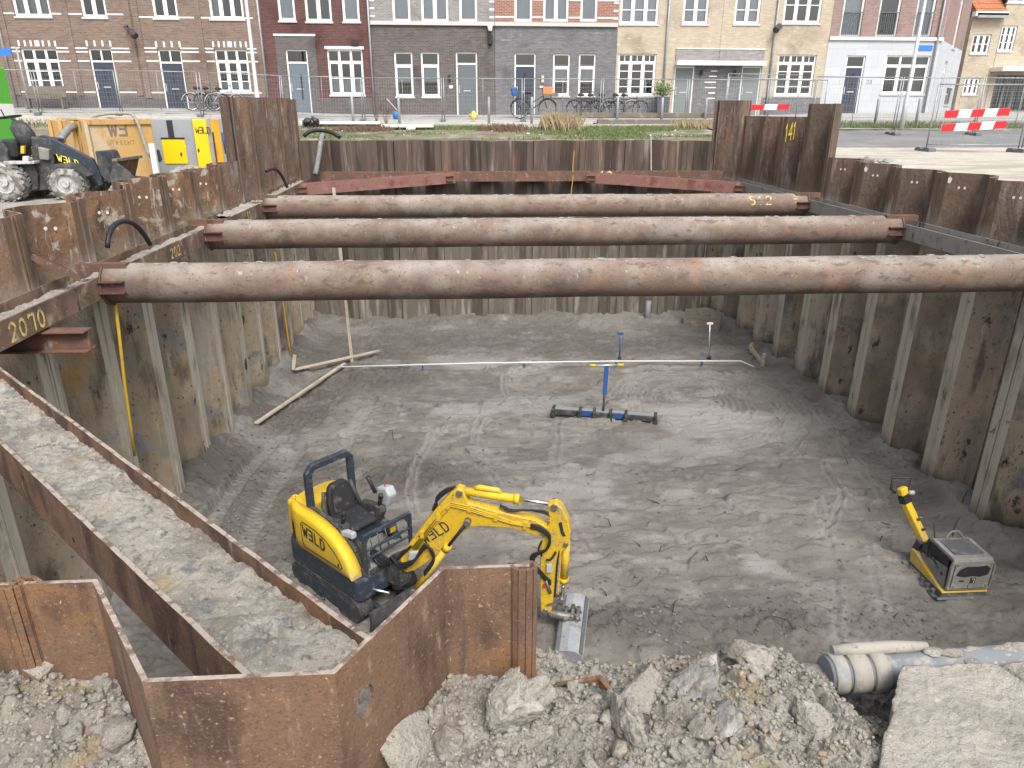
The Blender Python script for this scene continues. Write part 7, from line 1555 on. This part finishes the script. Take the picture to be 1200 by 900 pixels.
for (px_, rz, fm, lab) in ((224, .5, 'zinc', 'silver bicycle parked by the left dark blue door'), (236, .9, 'black_plastic', 'black bicycle next to the silver one at the left'), (250, .7, 'zinc', 'bicycle half hidden behind the tall left sheet piles')):
    bicycle(lab, (at_y(px_, 120, 34.8).x, 34.8, gzs(at_y(px_, 120, 34.8).x, 34.8)+.125), rz, fm)
# ================================================================== street bits
X0 = at_y(33, 122, 35.6).x; X1 = at_y(78, 122, 35.6).x; z = gzs(X0, 35.6)+.12; root = empty('garden_bench', ((X0+X1)/2, 35.6, z)); tag(root, 'grey wooden bench under the left brown house window', 'bench'); O = wo_(root)
MB().mm((X0, 35.3, z+.42), (X1, 35.75, z+.47)).build('seat', 'wood_old', root, O); MB().mm((X0, 35.72, z+.50), (X1, 35.76, z+.95)).build('backrest', 'wood_old', root, O)
for x in (X0+.05, X1-.05): MB().mm((x-.04, 35.32, z), (x+.04, 35.72, z+.415)).build('leg', 'wood_old', root, O)
X = at_y(775, 128, 35.6).x; z = gzs(X, 35.6)+.12; root = empty('planter', (X, 35.6, z)); tag(root, 'tall dark planter with a green shrub beside the yellow house door', 'planter'); O = wo_(root)
b = MB(); b.prism([(-.24, 0), (.24, 0), (.30, .85), (-.30, .85)], lambda u, v: V((X+u, 35.35, z+v)), (0, .5, 0)); b.build('pot', 'planter_dark', root, O)
random.seed(9); b = MB()
for i in range(420):
    p = V((X+random.gauss(0, .22), 35.6+random.gauss(0, .2), z+.9+abs(random.gauss(.22, .2)))); d = V((random.gauss(0, 1), random.gauss(0, 1), random.gauss(.5, 1))).normalized()*.09; s_ = d.orthogonal().normalized()*.03; b.face([p-s_, p+s_, p+d+s_*.6, p+d-s_*.6])
b.build('foliage', 'leaf_green', root, O)
q = at_y(464, 131, 32.9); z = gzs(q.x, 32.9)+.1; root = empty('blue_bag', (q.x, 32.9, z)); tag(root, 'small blue bucket standing by the dark house', 'bucket'); O = wo_(root)
b = MB(); b.tube([(q.x, 32.9, z), (q.x, 32.9, z+.34), (q.x, 32.9, z+.35)], [.12, .17, .15], 14); b.build('body', 'bag_blue', root, O); b = MB(); b.bar((q.x+.05, 32.85, z+.4), (q.x-.35, 32.8, z+.85), .03, .03); b.build('stick', 'sill_grey', root, O); root.name = 'bucket'
q = at_y(555, 137, 32.9); z = gzs(q.x, 32.9)+.1; root = empty('hydrant', (q.x, 32.9, z)); tag(root, 'small yellow hydrant cap standing before the grey door', 'hydrant'); O = wo_(root)
b = MB(); b.tube([(q.x, 32.9, z), (q.x, 32.9, z+.14), (q.x, 32.9, z+.30), (q.x, 32.9, z+.38)], [.13, .14, .10, .04], 12); b.build('body', 'hydrant_yellow', root, O); b = MB(); b.cyl((q.x-.19, 32.9, z+.2), (q.x+.19, 32.9, z+.2), .06, 10); b.build('outlet', 'hydrant_yellow', root, O)
# timber stack
for i, (xa, xb, y, dy, lab) in enumerate(((681, 836, 30.9, .0, 'top long grey timber lying on the verge'), (700, 838, 30.6, -.24, 'lower long timber lying on the verge under the other'), (676, 815, 31.15, -.02, 'long timber behind the two front ones on the verge'))):
    a = at_y(xa, 140, y); c = at_y(xb, 140, y); z = gzs(a.x, y)+.42+dy; b = MB(); b.bar((a.x, y, z), (c.x, y, z), .24, .2); b.bevel(.015); tag(b.build('timber_beam', 'wood_old'), lab, 'timber', 'grey timbers on the verge')
for x in (700, 830):
    a = at_y(x, 150, 30.85); z = gzs(a.x, 30.85); tag(MB().mm((a.x-.1, 30.3, z), (a.x+.1, 31.4, z+.13)).build('timber_block', 'wood_old'), 'short timber block carrying the left end of the timbers' if x == 700 else 'short timber block carrying the right end of the timbers', 'timber')
for xa, xb, ya, Y, lab in ((448, 508, 153, 28.6, 'long pale board lying in the grass below the dark house'), (354, 446, 147.5, 30.0, 'long white board along the kerb before the dark red house'), (477, 487, 156.5, 27.6, 'short white board lying on the grass edge')):
    a = at_y(xa, ya, Y); c = at_y(xb, ya, Y); z = gzs(a.x, Y)+.12; tag(MB().mm((a.x, Y-.25, z), (c.x, Y+.25, z+.09)).build('board', 'cloth_white'), lab, 'board', 'white boards in the grass')
q = at_y(364, 148, 29.5); b = MB()
for i in range(5): clod_mesh(b, (q.x+.2*math.sin(i*2), 29.5+.2*math.cos(i), gzs(q.x, 29.5)+.12+.05*i), .17, i+3, 2)
tag(b.build('hose_coil', 'black_dusty', fix=False), 'dark bundle lying on the pavement edge behind the tall left sheet piles', 'bundle')
# bare shrub, dry grass tufts, grass
def shrub(px_, Y, h_, label):
    X = at_y(px_, 140, Y).x; z = gzs(X, Y); random.seed(px_); b = MB()
    for i in range(11):
        a = random.uniform(0, 6.28); s_ = random.uniform(.15, .6); p = V((X, Y, z)); q = p+V((math.cos(a)*s_*.4, math.sin(a)*s_*.3, h_*.5)); r_ = p+V((math.cos(a)*s_, math.sin(a)*s_*.6, h_*random.uniform(.7, 1))); b.tube([p, q, r_], [.010, .007, .004], 4, cap=False)
        for k in range(3): t_ = random.uniform(.3, 1); m_ = q*(1-t_)+r_*t_; b.tube([m_, m_+V((random.gauss(0, .14), random.gauss(0, .1), random.uniform(.1, .3)))], [.005, .002], 4, cap=False)
    tag(b.build('shrub', 'twig_brown', origin=(X, Y, z)), label, 'shrub')
shrub(441, 31.2, 1.4, 'bare brown shrub on the verge before the dark house'); shrub(452, 30.9, .8, 'low bare shrub right of the taller one by the dark house')
def tuft(px_, Y, n, h_, sx, mat, label):
    X = at_y(px_, 150, Y).x; random.seed(px_*3); b = MB()
    for i in range(n):
        x = X+random.gauss(0, sx); y = Y+random.gauss(0, .3); z = gzs(x, y); a = random.uniform(0, 6.28); l_ = h_*random.uniform(.5, 1); d = V((math.cos(a)*.3*l_, math.sin(a)*.2*l_, l_)); s_ = V((.014, .008, 0)); p = V((x, y, z)); b.face([p-s_, p+s_, p+d*.6+s_*.8, p+d*1.0+V((d.x*.5, 0, -.05*l_))])
    tag(b.build('grass_tuft', mat, origin=(X, Y, gzs(X, Y))), label, 'grass tuft', 'tufts on the verge')
tuft(657, 28.4, 800, .75, .30, 'grass_dry', 'large dry straw coloured grass tuft below the grey house'); tuft(815, 29.6, 350, .45, .4, 'grass_dry', 'small dry grass tuft at the right end of the timbers'); tuft(590, 28.2, 500, .32, .45, 'twig_brown', 'low brown withered tuft left of the dry grass'); tuft(425, 28.0, 500, .3, .6, 'twig_brown', 'low brown withered tuft on the left part of the verge')
random.seed(21); b = MB(); cnt = 0
def blade(x, y, h_):
    z = gzs(x, y)+.02; a = random.uniform(0, 6.28); d = V((math.cos(a)*.5*h_, math.sin(a)*.5*h_, h_)); s_ = V((.022, .012, 0)); p = V((x, y, z)); b.face([p-s_, p+s_, p+d])
GX = np.array([random.uniform(-8, 9.1) for _ in range(42000)]); GY = np.array([random.uniform(24.2, 30.1) for _ in range(42000)])
dens = sm(vn(GX*.55, GY*.9, 91), .40, .72)*(.25+.6*sm(GX, -5, 1))*sm(GY, 24.2, 25.6); ok_ = np.array([random.random() for _ in range(42000)]) < dens
zz_ = gz(GX, GY)
for x, y, k_ in zip(GX, GY, ok_):
    if k_: blade(x, y, random.uniform(.04, .12))
GX = [random.uniform(12, 29) for _ in range(9000)]
for x in GX:
    y = random.uniform(29.8, 32.2)
    if random.random() < .8: blade(x, y, random.uniform(.08, .24))
for i in range(1200): blade(random.uniform(-22, -9), random.uniform(29, 31), random.uniform(.08, .2))
tag(b.build('grass', 'grass_green', fix=False), 'patchy green grass on the verge', 'grass', kind='stuff')
b = MB()
for i in range(36):
    x, y = random.uniform(-7, 9), random.uniform(25, 30); z = gzs(x, y)+.05; s_ = random.uniform(.02, .06); b.box((x, y, z), (s_*1.6, s_, s_*.6), Matrix.Rotation(i, 3, 'Z'))
tag(b.build('litter', 'cloth_white'), 'pale scraps and stones in the grass', 'litter', kind='stuff')
# ================================================================== left yard: loader, skip, cabinets, container
LZ = 4.86
lc_ = at_z(82, 236, LZ); LY = 15.06
ld = empty('wheel_loader', (lc_.x-.72, LY+.45, LZ)); tag(ld, 'dusty black mini wheel loader with yellow lettering on its arm, bucket lowered', 'wheel loader'); O = wo_(ld)
fxw = lc_.x; rxw = at_z(3, 238, LZ).x
def wheel(x, y, r_, w_, sg):
    b = MB(); prof = [(r_*.56, -w_/2), (r_*.86, -w_/2), (r_*.97, -w_*.36), (r_, -w_*.15), (r_, w_*.15), (r_*.97, w_*.36), (r_*.86, w_/2), (r_*.56, w_/2)]
    n = 30; rings = [[b.bm.verts.new((x+p[0]*math.cos(2*math.pi*i/n), y+p[1], LZ+r_+p[0]*math.sin(2*math.pi*i/n))) for p in prof] for i in range(n)]
    for i in range(n):
        for j in range(len(prof)-1): f = b.bm.faces.new((rings[i][j], rings[(i+1) % n][j], rings[(i+1) % n][j+1], rings[i][j+1])); f.smooth = True
    for i in range(20):    # lugs
        a = 2*math.pi*i/20
        for s_ in (-1, 1): b.box((x+r_*math.cos(a+.08*s_), y+s_*w_*.22, LZ+r_+r_*math.sin(a+.08*s_)), (.03, w_*.44, .06), Matrix.Rotation(-a, 3, 'Y') @ Matrix.Rotation(s_*.5, 3, 'X'))
    wh = b.build('wheel', 'tyre_dusty', ld, O)
    k = MB(); yo = y+sg*w_*.28; k.tube([(x, yo-sg*.02, LZ+r_), (x, yo, LZ+r_)], [r_*.57, r_*.57], 24); k.tube(arc((x, yo+sg*.03, LZ+r_), r_*.55, 0, 360, 24)[:-1], .018, 6, closed=True); k.cyl((x, yo, LZ+r_), (x, yo+sg*.06, LZ+r_), .07, 14); k.build('rim', 'rim_grey', wh, O)
for y, sg in ((LY, -1), (LY+.9, 1)): wheel(fxw, y, .335, .27, sg); wheel(rxw, y, .36, .30, sg)
def lpx(px_, py_, y=LY+.2): return at_y(px_, py_, y)
def lprism(pts, y0, y1, name, mat, bev=.015, par=None):
    b = MB(); b.prism([(at_y(p[0], p[1], y0).x, at_y(p[0], p[1], y0).z) for p in pts], lambda u, v: V((u, y0, v)), (0, y1-y0, 0)); b.bevel(bev); return b.build(name, mat, par or ld, O)
lprism([(-35, 190), (38, 190), (44, 205), (44, 222), (30, 226), (-35, 226)], LY+.14, LY+.80, 'rear_frame', 'black_dusty')
lprism([(-40, 165), (0, 165), (8, 176), (10, 192), (-40, 194)], LY+.10, LY+.84, 'engine_hood', 'black_dusty')
lprism([(36, 160), (60, 163), (64, 200), (70, 222), (40, 224)], LY+.22, LY+.72, 'front_frame', 'black_dusty')
lprism([(0, 163), (18, 165), (20, 185), (2, 186)], LY+.18, LY+.75, 'seat', 'black_plastic', .04)
lprism([(-16, 191), (0, 191), (14, 200), (18, 212), (12, 212), (6, 204), (-4, 198), (-16, 198)], LY-.14, LY+.14, 'fender', 'rim_grey', .01)
lprism([(53, 196), (66, 192), (86, 192), (104, 206), (100, 208), (84, 197), (66, 197), (58, 206)], LY-.13, LY+.13, 'fender', 'black_dusty', .01)
lprism([(44, 172), (57, 175), (57, 188), (46, 187)], LY+.14, LY+.23, 'control_box', 'hood_grey')
lprism([(24, 171), (28, 171), (28, 180), (24, 180)], LY+.06, LY+.12, 'reflector', 'machine_yellow', .004); lprism([(26, 183), (33, 183), (33, 189), (26, 189)], LY+.06, LY+.12, 'work_lamp', 'sill_grey', .01)
lprism([(4, 189), (40, 189), (40, 192), (4, 193)], LY+.0, LY+.20, 'step', 'rim_grey', .004)
b = MB(); b.tube([lpx(34, 172, LY+.45), lpx(30, 160, LY+.45), lpx(22, 148, LY+.45), lpx(20, 141, LY+.45)], [.16, .19, .17, .08], 12); b.build('steering_column', 'black_dusty', ld, O)
b = MB(); c = lpx(11, 137, LY+.45); b.tube(arc(c, .20, 0, 360, 20, (1, 0, .15), (0, 1, 0))[:-1], .016, 6, closed=True); b.tube([c-V((.2, 0, .03)), c+V((.2, 0, .03))], .012, 6); b.tube([lpx(20, 143, LY+.45), c], .02, 6); b.build('steering_wheel', 'black_plastic', ld, O)
MB().tube([c+V((-.06, -.05, .0)), c+V((-.10, -.05, .14))], .012, 6).build('steering_knob', 'black_plastic', ld, O)
# arms
ar = lprism([(37, 166), (48, 158), (56, 160), (108, 186), (118, 206), (121, 217), (114, 219), (102, 198), (90, 191), (52, 178), (40, 176)], LY+.24, LY+.34, 'lift_arm', 'machine_blue')
lprism([(37, 166), (48, 158), (56, 160), (108, 186), (118, 206), (121, 217), (114, 219), (102, 198), (90, 191), (52, 178), (40, 176)], LY+.60, LY+.70, 'lift_arm', 'machine_blue')
k = MB(); q0_ = lpx(67, 194.5, LY+.24); q1_ = lpx(100, 199, LY+.24); fnn = lambda u, v: (V((lpx(68, 188, LY+.235).x+u+.0*v, LY+.235, lpx(68, 188, LY+.235).z+v-.32*u)), V((0, -1, 0))); letters(k, 'WƎLD', fnn, .115, .22, 1.25); k.build('logo', 'paint_yellow_clean', ar, O)
b = MB(); b.cyl(lpx(58, 170, LY+.46), lpx(96, 186, LY+.46), .055, 14); b.build('tilt_cylinder', 'black_dusty', ld, O); b = MB(); b.cyl(lpx(96, 186, LY+.46), lpx(112, 193, LY+.46), .028, 10); b.build('piston_rod', 'chrome', ld, O)
b = MB(); b.cyl(lpx(45, 205, LY+.3), lpx(92, 190, LY+.3), .05, 12); b.build('lift_cylinder', 'black_dusty', ld, O)
lprism([(111, 177), (116, 178), (122, 190), (131, 206), (127, 214), (118, 206), (114, 192)], LY+.1, LY+.9, 'quick_hitch', 'black_dusty')
# bucket opening to the right
lprism([(133, 188), (128, 213), (165, 216), (150, 200)], LY-.10, LY-.06, 'bucket_side', 'black_dusty', .004)
lprism([(133, 188), (128, 213), (165, 216), (150, 200)], LY+1.10, LY+1.14, 'bucket_side', 'black_dusty', .004)
b = MB()
P0, P1, P2 = lpx(133, 188, LY-.06), lpx(128, 213, LY-.06), lpx(165, 216, LY-.06)
for a, c in ((P0, P1), (P1, P2)): b.prism([(0, 0), (1, 0)] and [(0, 0), (1, 0), (1, 1), (0, 1)], lambda u, v, a=a, c=c: a+(c-a)*u+V((.02, 0, .02))*v, (0, 1.16, 0))
b.build('bucket', 'skip_rust' if 'skip_rust' in MAT else 'beam_rust', ld, O); b = MB(); b.mm((P0.x-.02, LY-.08, P0.z-.02), (P0.x+.07, LY+1.12, P0.z+.03)); b.build('bucket_rim', 'wood_old', ld, O)
# yellow weathered skip box
def boxthing(pl, pr, ptop, Y, depth, zb): pass
SX0, SX1 = at_y(100, 165, 18.6).x, at_y(183, 165, 18.6).x
zt = at_y(140, 139, 18.6).z; zb = gzs(SX0, 18.6)
root = empty('skip_box', ((SX0+SX1)/2, 19.3, zb)); tag(root, 'weathered ochre steel box with faded black letters, a board and hose on top', 'skip box'); O = wo_(root)
b = MB(); w0 = .0
b.bm.verts.ensure_lookup_table()
K0 = at_y(106, 165, 17.9); K1 = at_y(181, 165, 18.9); K3 = at_y(64, 165, 19.0); fr = [V((K0.x, 17.9, zb)), V((K1.x, 18.9, zb)), V((K1.x+K3.x-K0.x, 20.0, zb)), V((K3.x, 19.0, zb))]; zt = at_y(106, 141, 17.9).z; fe = (fr[1]-fr[0]).normalized(); fn_ = V((fe.y, -fe.x, 0))
b.prism([(0, 0)]*0 or [(p.x, p.y) for p in fr], lambda u, v: V((u, v, zb+.08)), (0, 0, zt-zb-.08)); b.bevel(.02); b.build('body', 'skip_ochre', root, O)
for i, t_ in enumerate((.0, .34, .7, 1.0)):
    p = fr[0]*(1-t_)+fr[3]*t_; k = MB(); k.mm((p.x-.05, p.y-.06, zb+.05), (p.x+.03, p.y+.04, zt-.01)); k.build('post', 'skip_ochre', root, O)
k = MB(); k.bar(fr[0]+V((0, 0, zt-zb-.04))+fn_*.02, fr[1]+V((0, 0, zt-zb-.04))+fn_*.02, .05, .11); k.build('top_rail', 'skip_ochre', root, O)
k = MB(); q = fr[0]+fe*.42; letters(k, 'WƎ', plane_fn((q.x, q.y, at_y(125, 159, 18.1).z), fe, (0, 0, 1)), .28, .24, 1.15); k.build('logo', 'paint_faded', root, O)
k = MB(); q = fr[0]+fe*.36; letters(k, 'UTRECHT', plane_fn((q.x, q.y, at_y(123, 170, 18.1).z), fe, (0, 0, 1)), .09, .13, 1.4); k.build('small_lettering', 'paint_faded', root, O)
b = MB(); bp0 = at_y(78, 135, 19.0); b.bar(fr[3]*.5+fr[0]*.5+V((0, 0, zt-zb+.03)), fr[1]*.5+fr[2]*.5+V((-.15, 0, zt-zb+.05)), 1.0, .045); tag(b.build('board', 'wood_pale'), 'pale board lying on top of the ochre steel box', 'board')
hose('drain_hose', 'hose_grey', [at_y(70, 168, 17.6), at_y(73, 160, 17.8), at_y(80, 151, 18.0), at_y(88, 148, 18.2)], .085, 'thick grey hose end hanging beside the ochre steel box')
hose('hose', 'pvc_pale', bez(at_y(84, 151, 18.3), at_y(92, 138, 18.5), at_y(120, 131, 18.7), at_y(152, 133, 18.55), 14)+bez(at_y(152, 133, 18.55), at_y(162, 135, 18.5), at_y(165, 160, 18.45), at_y(176, 184, 18.4), 12), .035, 'white hose running over the ochre steel box and down its front')
MB_ = MB(); MB_.mm((at_y(177, 175, 18.3).x, 18.2, zb), (at_y(183, 175, 18.3).x, 18.3, at_y(180, 168, 18.3).z)); tag(MB_.build('plank', 'cloth_white'), 'white plank leaning between the ochre box and the grey cabinet', 'plank')
# generator cabinet: grey body with a yellow hatch
CY = 20.2
c0x, c1x = at_y(177, 165, CY).x, at_y(229, 165, CY).x; ztp = at_y(200, 139, CY).z; zcb = gzs(c0x, CY)
root = empty('generator_cabinet', ((c0x+c1x)/2, CY+.6, zcb)); tag(root, 'grey generator cabinet with a square yellow hatch', 'cabinet', 'site cabinets'); O = wo_(root)
b = MB(); b.mm((c0x, CY, zcb), (c1x, CY+1.2, ztp)); b.bevel(.02); b.build('body', 'cabinet_grey', root, O)
b = MB(); a = at_y(189, 163.5, CY); c = at_y(221, 192, CY); b.mm((a.x, CY-.025, c.z), (c.x, CY-.001, a.z)); b.bevel(.01); h_ = b.build('hatch', 'panel_yellow', root, O); MB().mm((c.x-.16, CY-.04, (a.z+c.z)/2-.1), (c.x-.12, CY-.026, (a.z+c.z)/2-.02)).build('handle', 'paint_black', h_, O)
MB().mm((a.x, CY-.03, a.z+.01), (c.x, CY-.001, a.z+.05)).build('hatch_rim', 'paint_black', root, O)
MB().mm((at_y(196, 150, CY).x, CY-.012, at_y(196, 162, CY).z), (at_y(203, 150, CY).x, CY-.001, ztp-.04)).build('vent_strip', 'paint_black', root, O)
b = MB(); b.cyl(at_y(186, 182, CY-.02), at_y(186, 182, CY+.01), .14, 16); b.build('socket', 'paint_black', root, O)
for (xa, xb, dm, lab, lg) in ((226.5, 246, 'panel_yellow', 'narrow yellow site cabinet with black lettering, right of the grey cabinet', True), (248, 261, 'panel_amber', 'amber yellow site cabinet partly behind the tall left sheet piles', False)):
    a0_, a1_ = at_y(xa, 165, CY-.12).x, at_y(xb, 165, CY-.12).x; zt2 = at_y(235, 138, CY-.12).z
    if lg is True: a0_ = max(a0_, c1x+.01)
    root = empty('site_cabinet', ((a0_+a1_)/2, CY+.5, zcb)); tag(root, lab, 'cabinet', 'site cabinets'); O = wo_(root)
    b = MB(); b.mm((a0_, CY-.12, zcb), (a1_+.1, CY+1.1, zt2)); b.bevel(.02); b.build('body', 'cabinet_grey', root, O)
    b = MB(); b.mm((a0_+.03, CY-.15, zcb+.05), (a1_-.02, CY-.1205, zt2-.04)); b.bevel(.008); d_ = b.build('door', dm, root, O)
    if lg:
        k = MB(); letters(k, 'WƎLD', plane_fn((a0_+.08, CY-.151, at_y(236, 156, CY-.15).z), (1, 0, 0), (0, 0, 1)), .14, .2, 1.15*.82); k.build('logo', 'paint_black', d_, O)
        MB().mm((a0_+.07, CY-.17, zcb+.62), (a0_+.11, CY-.151, zcb+.70)).build('handle', 'paint_black', d_, O)
    else: MB().mm((a0_+.05, CY-.16, zcb+.35), (a0_+.09, CY-.151, zt2-.35)).build('slot', 'paint_black', d_, O)
# sand heap before the cabinets
mb = MB(); q = at_y(222, 192, 17.6); 
for i in range(60):
    x, y = q.x+random.gauss(0, .45), 17.6+random.gauss(0, .25); clod_mesh(mb, (x, y, gzs(x, y)+.38*math.exp(-((x-q.x)/.6)**2)), random.uniform(.06, .2), i, 2)
tag(mb.build('gravel_heap', 'sand_dry', fix=False), 'small heap of grey rubble before the yellow cabinets', 'heap')
# blue banded tool roll at the cabinet side
a = at_y(264, 158, 18.9); b = MB(); b.tube([at_y(262, 155, 18.9), at_y(267, 180, 18.9)], .07, 10); tag(b.build('pump_hose', 'rail_blue'), 'short blue and white roll beside the amber cabinet', 'hose')
# green container
GY_ = 22.0; gx1 = at_y(17, 130, GY_+2.4).x; gb = gzs(gx1-1, GY_); gt = at_y(4, 74, GY_).z
root = empty('site_container', (gx1-1.5, GY_+1.2, gb)); tag(root, 'bright green site container with a white band at the left edge', 'container'); O = wo_(root)
z1_ = at_y(16, 137, GY_).z; z2_ = at_y(14, 121, GY_).z
b = MB(); b.mm((gx1-3, GY_, gb), (gx1, GY_+2.4, gt)); b.bevel(.02); b.build('body', 'container_green', root, O); MB().mm((gx1-3, GY_-.006, z1_), (gx1+.006, GY_-.0005, z2_)).build('white_band', 'white_paint', root, O); MB().mm((gx1+.0008, GY_-.004, z1_), (gx1+.006, GY_+2.39, z2_)).build('side_band', 'white_paint', root, O)
MB().mm((gx1-.35, GY_-.012, gb+.2), (gx1-.33, GY_-.001, gt-.05)).build('door_seam', 'paint_black', root, O)
# loose cloth on the sand at the right wall top
q = at_z(1003, 187, gzs(9.3, 16.7)); b = MB(); 
for i in range(5): clod_mesh(b, (9.25+.1*i, 16.9-.12*i, 5.50), .10, i+2, 2, (1.4, 1, .4))
tag(b.build('plastic_scrap', 'pvc_pale', fix=False), 'crumpled pale scrap at the edge of the sand beside the tallest right sheet pile', 'scrap')
# painted figures on a raised sheet pile
e_ = V((.35, -.38, 0)).normalized(); o_ = V((XR, 19.52, 0))
pb = at_y(912, 166, 19.3); k = MB(); nn = V((-.74, -.67, 0))
ob = V((XR+.02, 19.50, pb.z)); letters(k, '141', lambda u, v: (ob+e_*(u*.36-.02)+V((0, 0, v+.10*u)), V((e_.y, -e_.x, 0)).normalized()), .40, .16, 1.0, lift=.012)
raised = [o for o in col.objects if o.name.startswith('sheet_pile') and abs(o.location.y-18.3) < .01 and abs(o.location.x-XR) < .01]
k2 = k.build('lettering', 'paint_yellow_clean', origin=(0, 0, 0)); 
if raised:
    bpy.context.view_layer.update(); rt = raised[0]; k2.data.transform(rt.matrix_world.inverted()); k2.parent = rt
    rt['label'] = 'dark brown sheet pile with yellow figures, next to the tallest one of the right wall'
